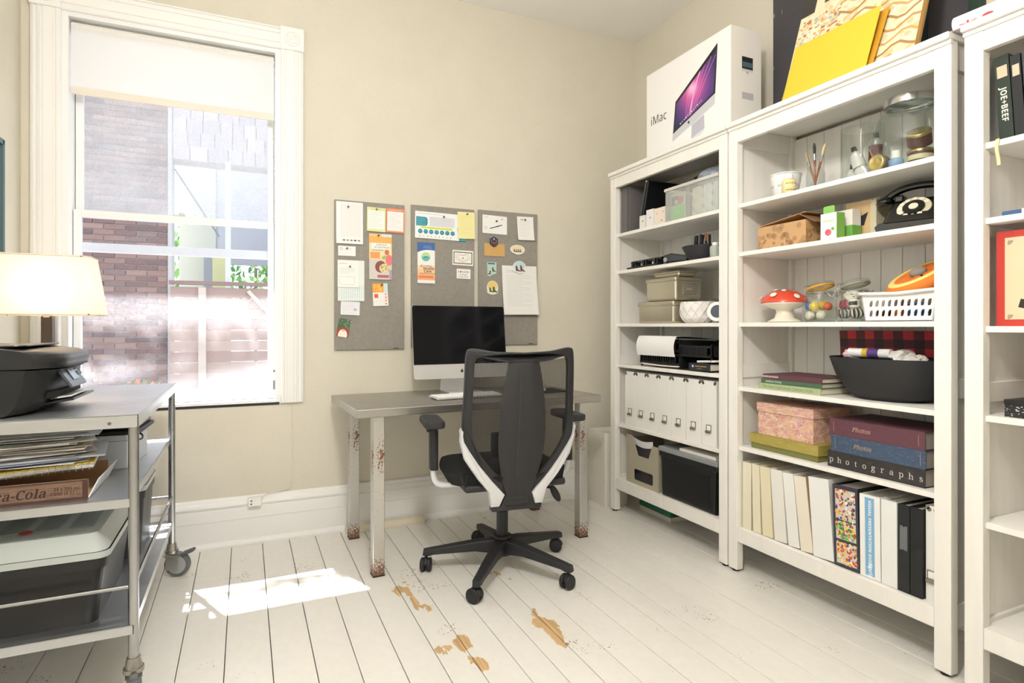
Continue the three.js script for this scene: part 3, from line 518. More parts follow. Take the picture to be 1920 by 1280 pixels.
// ---------------------------------------------------------------- printer
{
  const o = thing('printer', 'black all-in-one inkjet printer on the trolley', 'printer', [-0.675, CT, -2.20], PI / 2); o.scale.y = 1.13;
  // local: front (paper tray) is +z (world +x); x local = world -z
  const bm = mat(0x151617, 0.42), W = 0.43, D = 0.36;
  const bodyG = (h0, h1, sh) => { // side outline in (z, y), lofted across x; the front corners are rounded in plan
    const sm = new THREE.CatmullRomCurve3(sh.map(([a, b]) => new THREE.Vector3(a, b, 0)), true, 'catmullrom', 0.25).getPoints(80).slice(0, -1).map((p) => [p.x, p.y]), N = sm.length;
    const k = (v) => 1 - 0.30 * Math.abs(2 * v - 1) ** 5, zz = (z, v) => (z > 0 ? z * k(v) : z), xs = (v) => (v - 0.5) * W;
    const side = sheet(N, 24, (u, v) => { const p = sm[Math.round(u * N) % N]; return [xs(v), p[1], zz(p[0], v)]; });
    const cap = (v, flip) => { const g = new THREE.ShapeGeometry(shapeOf(sm.map(([z, y]) => [zz(z, v), y]))); return T(g, [xs(v), 0, 0], [0, flip ? -PI / 2 : PI / 2, 0], flip ? [1, 1, 1] : [-1, 1, 1]); };
    return merge([toCreasedNormals(side, 0.9), cap(1, true), cap(0, false)]);
  };
  part(o, 'body', bodyG(0, 0, [[-0.178, 0.004], [-0.10, 0.001], [0.09, 0.001], [0.135, 0.006], [0.165, 0.03], [0.185, 0.07], [0.192, 0.106], [0.184, 0.112], [-0.172, 0.112], [-0.18, 0.106], [-0.181, 0.05]], 0.0), bm);
  part(o, 'scanner_lid', bodyG(0, 0, [[-0.175, 0.115], [0.198, 0.115], [0.210, 0.119], [0.215, 0.13], [0.210, 0.147], [0.18, 0.157], [0.08, 0.166], [-0.05, 0.170], [-0.15, 0.165], [-0.175, 0.158], [-0.181, 0.14]], 0.0), mat(0x1f2022, 0.32));
  part(o, 'top_inset', T(ext(rrect(0.36, 0.27, 0.03, 6), 0.004, 0.0015), [0, 0.1655, -0.01], [-PI / 2 - 0.02, 0, 0]), mat(0x2a2b2d, 0.28));
  const cp = part(o, 'control_panel', T(rbox(0.17, 0.008, 0.065, 0.003), [-0.04, 0.088, 0.200], [0.95, 0, 0]), mat(0x4a5056, 0.18));
  part(cp, 'display', T(rbox(0.06, 0.002, 0.034, 0.0008), [-0.04, 0.0925, 0.204], [0.95, 0, 0]), mat(0x9fb0c4, 0.12));
  for (let i = 0; i < 3; i++) part(cp, 'button', T(cyl(0.006, 0.006, 0.003, 14), [0.012 + i * 0.016, 0.0925, 0.204], [0.95, 0, 0]), mat(0x70767c, 0.3));
  part(o, 'paper_slot', rbox(0.30, 0.018, 0.05, 0.003, [0, 0.046, 0.158]), mat(0x050506, 0.8));
  part(o, 'output_tray', T(rbox(0.25, 0.006, 0.10, 0.003), [0, 0.026, 0.175], [-0.12, 0, 0]), mat(0x26282a, 0.3));
  part(o, 'paper_sheet', T(rbox(0.21, 0.004, 0.085, 0.001), [0, 0.034, 0.172], [-0.12, 0, 0]), paper);
  part(o, 'side_seam', tube([[W / 2 + 0.0004, 0.11, 0.07], [W / 2 + 0.0004, 0.07, 0.065], [W / 2 + 0.0004, 0.035, 0.085], [W / 2 + 0.0004, 0.03, 0.10]], 0.0012, 30, 5), mat(0x040404, 0.9));
  part(o, 'lid_gap', box(W - 0.03, 0.003, 0.34, [0, 0.111, 0.005]), mat(0x030303, 0.9));
  part(o, 'hinge', rbox(0.05, 0.03, 0.03, 0.005, [-0.16, 0.15, -0.17]), black);
}
// ---------------------------------------------------------------- table lamp
{
  const o = thing('table_lamp', 'lit table lamp with tapered cream fabric shade behind the printer', 'lamp', [-0.67, CT, -2.71]);
  part(o, 'base', merge([rbox(0.13, 0.016, 0.11, 0.003, [0, 0.008, 0])]), mat(0x3a2d25, 0.5));
  part(o, 'stem', rbox(0.034, 0.27, 0.026, 0.003, [0, 0.15, 0]), mat(0x4c3d33, 0.45));
  part(o, 'stem_trim', rbox(0.010, 0.27, 0.028, 0.002, [0.022, 0.15, 0]), mat(0x8c8c8a, 0.3, 0.8));
  part(o, 'socket', cyl(0.016, 0.016, 0.05, 16, [0, 0.305, 0]), mat(0xd8d2c4, 0.5));
  const shade = new THREE.MeshPhysicalMaterial({ color: 0xf8eedc, roughness: 1, transmission: 0.5, bumpMap: tFabric, bumpScale: 0.0003, side: THREE.DoubleSide });
  // shade: rounded rectangle that tapers upwards
  const ring = rrect(0.36, 0.21, 0.05, 6), N = ring.length, sg = sheet(N, 6, (u, v) => { const p = ring[Math.round(u * N) % N], k = 1 - 0.18 * v; return [p[0] * k, 0.29 + v * 0.215, p[1] * k]; });
  part(o, 'shade', sg, shade);
  for (const [v, y] of [[0, 0.29], [1, 0.505]]) part(o, 'shade_rim', tube(ring.map(([x, z]) => [x * (1 - 0.18 * v), y, z * (1 - 0.18 * v)]), 0.003, 80, 6, true), mat(0xefe3cd, 0.9));
  part(o, 'glowing_bulb', sph(0.03, [0, 0.375, 0], [1, 1.25, 1], 20, 14), mat(0xffffff, 0.5, 0, { emissive: 0xffcf94, emissiveIntensity: 1.5 }));
  const p = new THREE.PointLight(new THREE.Color(1.0, 0.8, 0.56), 0.15); p.name = 'table_lamp_light'; p.position.set(0, 0.375, 0); p.shadow.radius = 1.5; p.castShadow = true; o.add(p);
}
// ---------------------------------------------------------------- pin boards on the wall and what is pinned to them
const feltTex = dataTex(256, 256, (u, v) => { const a = 0.05 * (fbm(u * 96, v * 96, 121, 2, 96, 96) - 0.5) + 0.03 * (fbm(u * 5, v * 5, 122, 3, 5, 5) - 0.5); return [0.585 + a, 0.565 + a, 0.535 + a]; });
const felt = new THREE.MeshPhysicalMaterial({ map: feltTex, roughness: 0.95, bumpMap: tFabric, bumpScale: 0.0004 });
for (const [x0, x1, y0, y1, l] of [[0.428, 0.799, 0.951, 1.742, 'grey fabric pin board next to the window, crowded with flyers'], [0.838, 1.211, 0.957, 1.750, 'grey fabric pin board in the middle, with the teal chart'], [1.236, 1.620, 0.966, 1.755, 'grey fabric pin board nearest the bookcases, with the long letter']]) {
  const o = thing('pin_board', l, 'pin board', [(x0 + x1) / 2, (y0 + y1) / 2, ZB + 0.0005], 0, 'grey pin boards above the desk');
  part(o, 'panel', uvm(rbox(x1 - x0, y1 - y0, 0.014, 0.003, [0, 0, 0.007])), felt);
  part(o, 'edge_strip', merge([box(x1 - x0 - 0.004, 0.002, 0.010, [0, (y1 - y0) / 2 + 0.0006, 0.006])]), mat(0xcfcac0, 0.5));
  part(o, 'maker_tag', box(0.028, 0.005, 0.0012, [(x1 - x0) / 2 - 0.045, -(y1 - y0) / 2 + 0.006, 0.0144]), mat(0x3b3a39, 0.5));
}
const BZ = ZB + 0.0155;
const pinM = [0x4b4f57, 0x7a6a5a, 0x3c4a44].map((c) => mat(c, 0.35));
let pinK = 0;
function note(name, label, category, cx, cy, w, h, draw, { tilt = 0, curl = 0.004, pin = [0, 0.42], px = 220, lift = 0, group, rough = 0.7 } = {}) {
  const o = thing(name, label, category, [cx, cy, BZ + lift], 0, group); o.rotation.z = tilt;
  const m = printed(px, Math.round(px * h / w), draw, rough);
  part(o, 'sheet', slabSheet(8, 8, (u, v) => [(u - 0.5) * w, (v - 0.5) * h, 0.0015 + curl * ((1 - v) ** 2 * 0.9 + 0.4 * (u - 0.5) ** 2 * (1 - v))], 0.0005), m);
  if (pin) part(o, 'push_pin', merge([cyl(0.0032, 0.0048, 0.008, 12, [pin[0] * w, pin[1] * h, 0.006], [PI / 2, 0, 0]), cyl(0.0052, 0.0052, 0.002, 12, [pin[0] * w, pin[1] * h, 0.0105], [PI / 2, 0, 0])]), pinM[pinK++ % 3]);
  return o;
}
const W_ = '#f4f3f0';
note('flyer_sheet', 'white ruled sheet with a row of small logos at the foot', 'paper', 0.505, 1.623, 0.138, 0.221, (x, w, h) => {
  fill(x, W_, 0, 0, w, h); fill(x, '#eceae8', w * 0.16, h * 0.02, w * 0.8, h * 0.82); x.strokeStyle = '#e3d3d3'; for (let i = 0; i < 12; i++) { x.beginPath(); x.moveTo(w * (0.2 + i * 0.062), h * 0.05); x.lineTo(w * (0.2 + i * 0.062), h * 0.8); x.stroke(); } textLines(x, w * 0.17, h * 0.1, w * 0.05, 18, h * 0.038, '#e0b0b0');
  ['#56679a', '#b08a4a', '#6f7f95', '#4a4f58', '#7d8a93'].forEach((c, i) => fill(x, c, w * (0.24 + i * 0.14), h * 0.9, w * 0.09, h * 0.035));
}, { pin: [-0.06, 0.38] });
note('list_card', 'pale green bordered list card', 'paper', 0.645, 1.651, 0.1, 0.13, (x, w, h) => { fill(x, '#dfe3a6', 0, 0, w, h); fill(x, '#f1f2ec', w * 0.06, h * 0.13, w * 0.88, h * 0.76); textLines(x, w * 0.12, h * 0.2, w * 0.76, 11, h * 0.06, '#a9aeb6', 2); textLines(x, w * 0.25, h * 0.07, w * 0.5, 1, 1, '#a3ad6c', 3); }, { tilt: -0.02 });
note('list_card', 'orange bordered list card', 'paper', 0.748, 1.652, 0.1, 0.132, (x, w, h) => { fill(x, '#ef8d66', 0, 0, w, h); fill(x, '#f3f0ee', w * 0.06, h * 0.13, w * 0.88, h * 0.8); textLines(x, w * 0.12, h * 0.2, w * 0.76, 10, h * 0.065, '#9fa6b8', 2); textLines(x, w * 0.12, h * 0.07, w * 0.76, 1, 1, '#fbe6dc', 6); }, { tilt: -0.02, pin: null });
note('food_waste_brochure', 'tall orange brochure titled Collection of Food Waste', 'brochure', 0.668, 1.452, 0.122, 0.246, (x, w, h) => {
  fill(x, '#f0c384', 0, 0, w, h); fill(x, '#dbe6e4', w * 0.55, 0, w * 0.45, h * 0.1); fill(x, '#f0b25e', 0, h * 0.06, w, h * 0.14); fill(x, '#f5dcae', 0, h * 0.2, w, h * 0.36);
  fill(x, '#f3efe6', w * 0.1, h * 0.2, w * 0.82, h * 0.13); put(x, 'Collection', w * 0.55, h * 0.235, `${h * 0.05}px serif`, '#5d5048', 'center'); put(x, 'of Food Waste', w * 0.55, h * 0.29, `${h * 0.05}px serif`, '#5d5048', 'center'); fill(x, '#7fb9b3', w * 0.12, h * 0.35, w * 0.5, h * 0.02);
  x.fillStyle = '#e89a5a'; x.fillRect(w * 0.05, h * 0.4, w * 0.42, h * 0.14); x.fillStyle = '#c96f52'; x.beginPath(); x.ellipse(w * 0.78, h * 0.4, w * 0.1, h * 0.06, 0, 0, 7); x.fill(); x.fillStyle = '#a9c46a'; x.beginPath(); x.ellipse(w * 0.66, h * 0.51, w * 0.12, h * 0.04, -0.5, 0, 7); x.fill();
  fill(x, '#d4cfc9', 0, h * 0.57, w, h * 0.43); x.fillStyle = '#e8787c'; x.beginPath(); x.ellipse(w * 0.88, h * 0.57, w * 0.16, h * 0.12, 0, 0, 7); x.fill(); x.fillStyle = '#8a4a45'; x.beginPath(); x.ellipse(w * 0.5, h * 0.72, w * 0.24, h * 0.13, 0.2, 0, 7); x.fill(); x.fillStyle = '#dcd39a'; x.beginPath(); x.ellipse(w * 0.66, h * 0.75, w * 0.22, h * 0.1, -0.3, 0, 7); x.fill();
  for (let i = 0; i < 26; i++) { x.fillStyle = ['#7a9a58', '#c7a043', '#efe9c6', '#a8624e'][i % 4]; x.beginPath(); x.arc(w * rr(0.5, 0.84), h * rr(0.69, 0.82), w * 0.025, 0, 7); x.fill(); } fill(x, '#b4606a', w * 0.36, h * 0.9, w * 0.5, h * 0.06); fill(x, '#b59cb8', w * 0.88, h * 0.78, w * 0.12, h * 0.22);
}, { pin: [-0.1, 0.46], rough: 0.4 });
note('business_card', 'small white business card with a round emblem', 'card', 0.491, 1.474, 0.09, 0.052, (x, w, h) => { fill(x, W_, 0, 0, w, h); x.strokeStyle = '#555a88'; x.lineWidth = 3; x.beginPath(); x.arc(w * 0.18, h * 0.28, h * 0.13, 0, 7); x.stroke(); textLines(x, w * 0.32, h * 0.25, w * 0.5, 2, h * 0.12, '#9096a4', 2); textLines(x, w * 0.1, h * 0.7, w * 0.5, 2, h * 0.1, '#c6c8cc', 1.5); }, { pin: [0.0, 0.25], curl: 0.001 });
note('statement_sheet', 'greenish striped statement sheet', 'paper', 0.513, 1.318, 0.137, 0.216, (x, w, h) => { fill(x, '#e9efec', 0, 0, w, h); for (let i = 0; i < 24; i++) fill(x, i % 2 ? '#d7e4e0' : '#eef2f0', w * i / 24, h * 0.6, w / 24, h * 0.4); fill(x, '#dfeae6', 0, h * 0.62, w, h * 0.02); textLines(x, w * 0.1, h * 0.68, w * 0.8, 8, h * 0.035, '#a5b8b4', 1.5); }, { pin: null, curl: 0.003 });
note('statement_sheet', 'folded white invoice pinned over the striped statement', 'paper', 0.497, 1.353, 0.108, 0.142, (x, w, h) => { fill(x, '#f2f3f0', 0, 0, w, h); textLines(x, w * 0.08, h * 0.12, w * 0.4, 1, 1, '#4f564f', 3); textLines(x, w * 0.1, h * 0.3, w * 0.75, 4, h * 0.06, '#8fa59a', 2); x.strokeStyle = '#a9b9b2'; x.lineWidth = 2; x.strokeRect(w * 0.1, h * 0.6, w * 0.7, h * 0.3); }, { lift: 0.003, pin: [0.08, 0.27], curl: 0.002 });
note('receipt_slip', 'small crumpled receipt hanging below the striped statement', 'paper', 0.508, 1.172, 0.098, 0.072, (x, w, h) => { fill(x, '#e9e9ee', 0, 0, w, h); textLines(x, w * 0.1, h * 0.3, w * 0.7, 5, h * 0.13, '#b9bac6', 2); fill(x, '#b5b6c8', w * 0.68, h * 0.5, w * 0.16, h * 0.18); }, { pin: null, curl: 0.006, tilt: -0.04, lift: -0.001 });
note('menu_flyer', 'small flyer with orange noodles and a red square', 'flyer', 0.667, 1.247, 0.082, 0.122, (x, w, h) => { fill(x, '#efeeea', 0, 0, w, h); fill(x, '#f0a23c', 0, 0, w * 0.72, h * 0.4); fill(x, '#cfe4e2', w * 0.72, 0, w * 0.28, h * 0.4); x.strokeStyle = '#f7d27c'; x.lineWidth = 4; for (let i = 0; i < 22; i++) { x.beginPath(); x.arc(w * rr(0.08, 0.66), h * rr(0.06, 0.34), w * rr(0.04, 0.12), rr(0, 3), rr(3, 6)); x.stroke(); } fill(x, '#e5604c', w * 0.1, h * 0.47, w * 0.25, h * 0.17); for (let i = 0; i < 4; i++) { x.fillStyle = '#e98a6a'; x.beginPath(); x.arc(w * 0.85, h * (0.48 + i * 0.14), w * 0.06, 0, 7); x.fill(); } }, { tilt: 0.04, pin: [0.1, 0.44] });
note('holiday_card', 'tilted holiday card in green, red and white', 'card', 0.474, 1.068, 0.062, 0.096, (x, w, h) => { fill(x, '#4d6a4c', 0, 0, w, h); for (let i = 0; i < 60; i++) { x.fillStyle = ['#6f8f6a', '#3c553c', '#9fb39a', '#d9dccb'][i % 4]; x.fillRect(rr(0, w), rr(0, h * 0.6), w * 0.05, w * 0.05); } x.fillStyle = '#a9402f'; x.beginPath(); x.ellipse(w * 0.5, h * 0.82, w * 0.52, h * 0.36, 0, 0, 7); x.fill(); x.fillStyle = '#f3ede2'; x.beginPath(); x.ellipse(w * 0.5, h * 0.92, w * 0.38, h * 0.34, 0, 0, 7); x.fill(); x.fillStyle = '#e5bd9c'; x.fillRect(w * 0.38, h * 0.6, w * 0.26, h * 0.1); }, { tilt: -0.16, pin: null, curl: 0.002 });
note('teal_chart', 'wide white and teal infographic with a row of teal discs', 'chart', 1.008, 1.640, 0.300, 0.150, (x, w, h) => {
  fill(x, '#f1f3f2', 0, 0, w, h); x.fillStyle = '#2f8fa3'; x.beginPath(); x.roundRect(w * 0.02, h * 0.2, w * 0.22, h * 0.34, [0, h * 0.1, h * 0.1, 0]); x.fill(); textLines(x, w * 0.03, h * 0.26, w * 0.18, 6, h * 0.05, '#bfe2e6', 2); textLines(x, w * 0.05, h * 0.08, w * 0.5, 1, 1, '#9aa3a8', 3);
  fill(x, '#d9dbe0', w * 0.27, h * 0.17, w * 0.5, h * 0.36); textLines(x, w * 0.3, h * 0.22, w * 0.44, 7, h * 0.045, '#b6b8c2', 1.5); fill(x, '#d7dc4e', w * 0.12, h * 0.56, w * 0.6, h * 0.07);
  for (let i = 0; i < 7; i++) { x.fillStyle = '#2b8ea3'; x.beginPath(); x.arc(w * (0.1 + i * 0.105), h * 0.74, h * 0.085, 0, 7); x.fill(); x.fillStyle = '#a9d6dc'; x.fillRect(w * (0.08 + i * 0.105), h * 0.72, w * 0.04, 3); } x.fillStyle = '#3aa2ad'; x.beginPath(); x.moveTo(w * 0.82, h * 0.5); x.lineTo(w * 0.86, h); x.lineTo(w, h); x.lineTo(w, h * 0.85); x.closePath(); x.fill(); for (let i = 0; i < 9; i++) fill(x, ['#c7556a', '#9aa', '#777'][i % 3], w * (0.08 + i * 0.075), h * 0.9, w * 0.02, h * 0.03);
}, { px: 512, tilt: -0.015, pin: [0.05, 0.36] });
note('yellow_note', 'pale yellow handwritten note overlapping the teal chart', 'note', 1.158, 1.655, 0.102, 0.154, (x, w, h) => { fill(x, '#f0e9a8', 0, 0, w, h); textLines(x, w * 0.15, h * 0.16, w * 0.68, 14, h * 0.05, '#cfc58a', 2); }, { lift: 0.004, tilt: 0.02, pin: [0.06, 0.42] });
note('health_leaflet', 'tall blue and orange leaflet reading Access Health Care', 'leaflet', 0.922, 1.430, 0.100, 0.228, (x, w, h) => {
  fill(x, '#f4f3ef', 0, 0, w, h); x.fillStyle = '#3c67a8'; x.beginPath(); x.moveTo(0, 0); x.lineTo(w, 0); x.lineTo(w, h * 0.19); x.quadraticCurveTo(w * 0.4, h * 0.15, 0, h * 0.25); x.fill(); textLines(x, w * 0.35, h * 0.09, w * 0.5, 2, h * 0.04, '#e9eef6', 3);
  x.fillStyle = '#5fb9b4'; x.beginPath(); x.arc(w * 0.48, h * 0.35, w * 0.25, 0, 7); x.fill(); x.fillStyle = '#b7d8a0'; x.beginPath(); x.arc(w * 0.48, h * 0.35, w * 0.25, PI, 2 * PI); x.fill(); x.fillStyle = '#2f7f8c'; x.fillRect(w * 0.36, h * 0.34, w * 0.24, h * 0.03);
  const gr = ['#f7d9b8', '#f5cba0', '#f3bd8c', '#f0ad7c']; gr.forEach((c, i) => fill(x, c, 0, h * (0.56 + i * 0.09), w, h * 0.1)); put(x, 'Access', w * 0.12, h * 0.575, `italic ${w * 0.22}px serif`, '#6a4a3a'); put(x, 'Health', w * 0.32, h * 0.64, `bold ${w * 0.2}px sans-serif`, '#26282c'); put(x, 'Care', w * 0.36, h * 0.705, `bold ${w * 0.2}px sans-serif`, '#26282c'); put(x, 'Neighbourhood', w * 0.1, h * 0.76, `italic ${w * 0.125}px serif`, '#7a6a52'); fill(x, '#e8825a', w * 0.06, h * 0.81, w * 0.84, h * 0.06); fill(x, '#f6f3ee', 0, h * 0.92, w, h * 0.08);
}, { pin: null, px: 200, rough: 0.4 });
note('heart_card', 'white card with a heart drawn in dots inside a black frame', 'card', 1.139, 1.468, 0.126, 0.086, (x, w, h) => { fill(x, '#f2efe6', 0, 0, w, h); x.strokeStyle = '#3a322e'; x.lineWidth = h * 0.05; x.strokeRect(w * 0.07, h * 0.13, w * 0.86, h * 0.74); x.setLineDash([5, 5]); x.lineWidth = 3; for (const k of [1, 0.72]) { x.beginPath(); x.moveTo(w * 0.5, h * (0.5 + 0.3 * k)); x.bezierCurveTo(w * (0.5 - 0.6 * k), h * (0.5), w * (0.5 - 0.25 * k), h * (0.5 - 0.42 * k), w * 0.5, h * (0.5 - 0.18 * k)); x.bezierCurveTo(w * (0.5 + 0.25 * k), h * (0.5 - 0.42 * k), w * (0.5 + 0.6 * k), h * 0.5, w * 0.5, h * (0.5 + 0.3 * k)); x.stroke(); } x.setLineDash([]); heart(x, w * 0.5, h * 0.52, h * 0.11, '#b0312f'); }, { pin: null, curl: 0.001, tilt: -0.02 });
note('cats_sticker', 'small white sticker reading I love cats', 'sticker', 1.143, 1.377, 0.084, 0.056, (x, w, h) => { fill(x, '#f3f2ee', 0, 0, w, h); put(x, 'I', w * 0.14, h * 0.3, `bold ${h * 0.27}px serif`, '#3a2f2e', 'center'); heart(x, w * 0.29, h * 0.3, h * 0.2, '#b5332f'); put(x, 'CATS.', w * 0.40, h * 0.3, `bold ${h * 0.27}px serif`, '#3a2f2e'); put(x, "It's People", w / 2, h * 0.57, `${h * 0.18}px serif`, '#4a4442', 'center'); put(x, "I Can't Stand.", w / 2, h * 0.8, `${h * 0.18}px serif`, '#4a4442', 'center'); }, { pin: null, curl: 0.001, tilt: -0.02 });
note('postcard', 'white postcard with a blue pen printed on it', 'card', 1.337, 1.672, 0.156, 0.108, (x, w, h) => { fill(x, '#f0efec', 0, 0, w, h); x.strokeStyle = '#4a5878'; x.lineWidth = h * 0.05; x.beginPath(); x.moveTo(w * 0.3, h * 0.72); x.lineTo(w * 0.8, h * 0.48); x.stroke(); x.strokeStyle = '#2d3442'; x.lineWidth = h * 0.055; x.beginPath(); x.moveTo(w * 0.55, h * 0.6); x.lineTo(w * 0.68, h * 0.54); x.stroke(); textLines(x, w * 0.08, h * 0.12, w * 0.15, 1, 1, '#b08a80', 3); x.strokeStyle = '#b9b9bd'; x.strokeRect(w * 0.1, h * 0.62, w * 0.08, h * 0.12); heart(x, w * 0.8, h * 0.16, h * 0.1, '#c9a0a0'); }, { tilt: -0.02, pin: [0.06, 0.2] });
note('till_receipt', 'curling white till receipt at the corner of the board', 'receipt', 1.537, 1.664, 0.108, 0.142, (x, w, h) => { fill(x, '#f1f0ee', 0, 0, w, h); textLines(x, w * 0.12, h * 0.2, w * 0.7, 12, h * 0.06, '#b9b8ba', 2); fill(x, '#d9b8b4', w * 0.2, h * 0.1, w * 0.2, h * 0.06); }, { tilt: 0.03, curl: 0.012, pin: [-0.02, 0.36] });
note('tan_envelope', 'tan kraft envelope under the dark hexagon magnet', 'envelope', 1.336, 1.525, 0.130, 0.074, (x, w, h) => { fill(x, '#cfa868', 0, 0, w, h); textLines(x, w * 0.25, h * 0.45, w * 0.5, 3, h * 0.15, '#a88648', 2); }, { pin: null, curl: 0.002 });
function sticker(name, label, cx, cy, w, h, outline, draw, lift = 0.002) {
  const g = new THREE.ExtrudeGeometry(shapeOf(outline.map(([x, y]) => [x * w / 2, y * h / 2])), { depth: 0.002, bevelEnabled: false }), p = g.attributes.position, uv = g.attributes.uv;
  for (let i = 0; i < p.count; i++) uv.setXY(i, p.getX(i) / w + 0.5, p.getY(i) / h + 0.5);
  return single(name, label, 'magnet', g, printed(160, Math.round(160 * h / w), draw, 0.35), [cx, cy, BZ + lift], undefined);
}
const circ = (n = 24, a = 1, b = 1) => Array.from({ length: n }, (_, i) => [a * Math.cos(i / n * 2 * PI), b * Math.sin(i / n * 2 * PI)]);
const boot = (x, px, py, s, col, dark, flip = 1) => { x.fillStyle = col; x.beginPath(); x.moveTo(px, py - s * 0.55); x.quadraticCurveTo(px + flip * s * 0.22, py - s * 0.2, px + flip * s * 0.2, py + s * 0.1); x.lineTo(px + flip * s * 0.62, py + s * 0.34); x.lineTo(px + flip * s * 0.6, py + s * 0.46); x.lineTo(px + flip * s * 0.1, py + s * 0.36); x.lineTo(px - flip * s * 0.06, py + s * 0.5); x.lineTo(px - flip * s * 0.12, py - s * 0.3); x.fill(); x.fillStyle = dark; x.fillRect(px - s * 0.08, py - s * 0.5, s * 0.16, s * 0.14); };
sticker('hexagon_magnet', 'dark blue hexagonal badge magnet', 1.329, 1.572, 0.058, 0.062, circ(6, 1, 1).map(([x, y]) => [y, x]), (x, w, h) => { fill(x, '#2b2e44', 0, 0, w, h); x.strokeStyle = '#c9b7b0'; x.lineWidth = 4; x.strokeRect(w * 0.2, h * 0.34, w * 0.6, h * 0.22); x.fillStyle = '#d8d8e0'; x.beginPath(); x.moveTo(w / 2, h * 0.12); x.lineTo(w * 0.6, h * 0.28); x.lineTo(w * 0.4, h * 0.28); x.fill(); fill(x, '#7d3a44', w * 0.2, h * 0.6, w * 0.6, h * 0.2); }, 0.008);
sticker('shoe_magnet', 'oval cream magnet with four pointed shoes', 1.484, 1.535, 0.096, 0.062, circ(26).map(([x, y]) => [x, y < -0.4 && x > -0.2 ? y * 1.0 : y * 0.9]), (x, w, h) => { fill(x, '#f1efe6', 0, 0, w, h); x.fillStyle = '#eedfba'; x.beginPath(); x.ellipse(w / 2, h * 0.45, w * 0.42, h * 0.36, 0, 0, 7); x.fill(); for (let i = 0; i < 4; i++) boot(x, w * (0.26 + i * 0.14), h * 0.6, w * 0.22, ['#4a3a34', '#6a4a3a', '#3e4450', '#56624a'][i], '#d9b48a'); });
sticker('shoe_magnet', 'rectangular teal magnet with a pair of brown shoes', 1.317, 1.41, 0.062, 0.084, [[-0.95, 1], [0.95, 1], [0.95, -0.6], [0.5, -0.65], [-0.4, -1], [-0.9, -0.95]], (x, w, h) => { fill(x, '#b9d6ca', 0, 0, w, h); fill(x, '#3f6c86', w * 0.12, h * 0.05, w * 0.7, h * 0.1); boot(x, w * 0.6, h * 0.5, w * 0.5, '#5a4038', '#e0b894'); boot(x, w * 0.35, h * 0.72, w * 0.45, '#6a4a3a', '#e0b894', -1); });
sticker('shoe_magnet', 'round yellow magnet with green pointed shoes', 1.322, 1.303, 0.082, 0.082, circ(26).map(([x, y]) => (y < -0.5 ? [x * 1.15, y] : [x * 0.88, y])), (x, w, h) => { fill(x, '#f0eddc', 0, 0, w, h); x.fillStyle = '#ecd27c'; x.beginPath(); x.arc(w / 2, h * 0.4, w * 0.36, 0, 7); x.fill(); boot(x, w * 0.58, h * 0.62, w * 0.5, '#3e5a44', '#e6c9a4'); boot(x, w * 0.3, h * 0.65, w * 0.42, '#4f6a4c', '#e6c9a4'); });
note('letter_page', 'long curling typed letter held by a round magnet', 'letter', 1.498, 1.292, 0.228, 0.292, (x, w, h) => { fill(x, '#ecebe8', 0, 0, w, h); textLines(x, w * 0.12, h * 0.1, w * 0.3, 2, h * 0.03, '#b4b2b4', 2); textLines(x, w * 0.12, h * 0.2, w * 0.74, 22, h * 0.03, '#c2c0c4', 2.2); }, { px: 300, pin: null, curl: 0.03, lift: 0.001, tilt: 0.01 });
sticker('shoe_magnet', 'round pale blue magnet with brown ankle boots on the letter', 1.494, 1.43, 0.098, 0.076, circ(26).map(([x, y]) => (y < -0.4 ? [x * 1.1, y] : [x * 0.88, y])), (x, w, h) => { fill(x, '#e6ecec', 0, 0, w, h); x.fillStyle = '#c4dde2'; x.beginPath(); x.arc(w / 2, h * 0.42, w * 0.36, 0, 7); x.fill(); boot(x, w * 0.6, h * 0.58, w * 0.46, '#7a4c42', '#efcdb0'); boot(x, w * 0.3, h * 0.6, w * 0.4, '#6a4038', '#efcdb0'); }, 0.006);
// wall jack, its cable, and the strip of wood on the floor
{
  const j = thing('wall_jack', 'small white surface socket on the baseboard below the window', 'socket', [0.045, 0.213, ZB + 0.031]);
  part(j, 'housing', rbox(0.062, 0.042, 0.022, 0.003, [0, 0, 0.011]), white); for (const y of [-0.008, 0.008]) part(j, 'port', rbox(0.006, 0.007, 0.002, 0.001, [-0.016, y, 0.0225]), black);
  single('wall_cable', 'thin cream cable running down the wall from window to socket', 'cable', tube([[0.216, 0.69, ZB + 0.004], [0.219, 0.5, ZB + 0.004], [0.221, 0.32, ZB + 0.004], [0.215, 0.268, ZB + 0.006], [0.19, 0.252, ZB + 0.014], [0.13, 0.246, ZB + 0.02], [0.085, 0.236, ZB + 0.03], [0.074, 0.218, ZB + 0.042]], 0.0024, 70, 6, false, 0.3), mat(0xe7dfcc, 0.6));
  single('wood_strip', 'short cream-painted wood strip lying along the baseboard', 'wood strip', uvm(ext([[0, 0], [0.04, 0], [0.04, 0.012], [0.03, 0.034], [0, 0.038]], 0.42, 0.001, [], [0, 0, 0], [0, -PI / 2, 0])), mat(0xe3dac4, 0.7), [0.898, 0.0002, ZB + 0.036]);
  const f = thing('framed_picture', 'framed picture on the left wall at the picture edge', 'picture', [XL + 0.001, 1.545, -2.685], PI / 2);
  part(f, 'frame', merge([box(0.5, 0.02, 0.02, [0, 0.255, 0.01]), box(0.5, 0.02, 0.02, [0, -0.255, 0.01]), box(0.02, 0.53, 0.02, [-0.25, 0, 0.01]), box(0.02, 0.53, 0.02, [0.25, 0, 0.01])]), mat(0x46626b, 0.5)); part(f, 'print', box(0.48, 0.5, 0.008, [0, 0, 0.006]), mat(0xc8bfa8, 0.8));
}
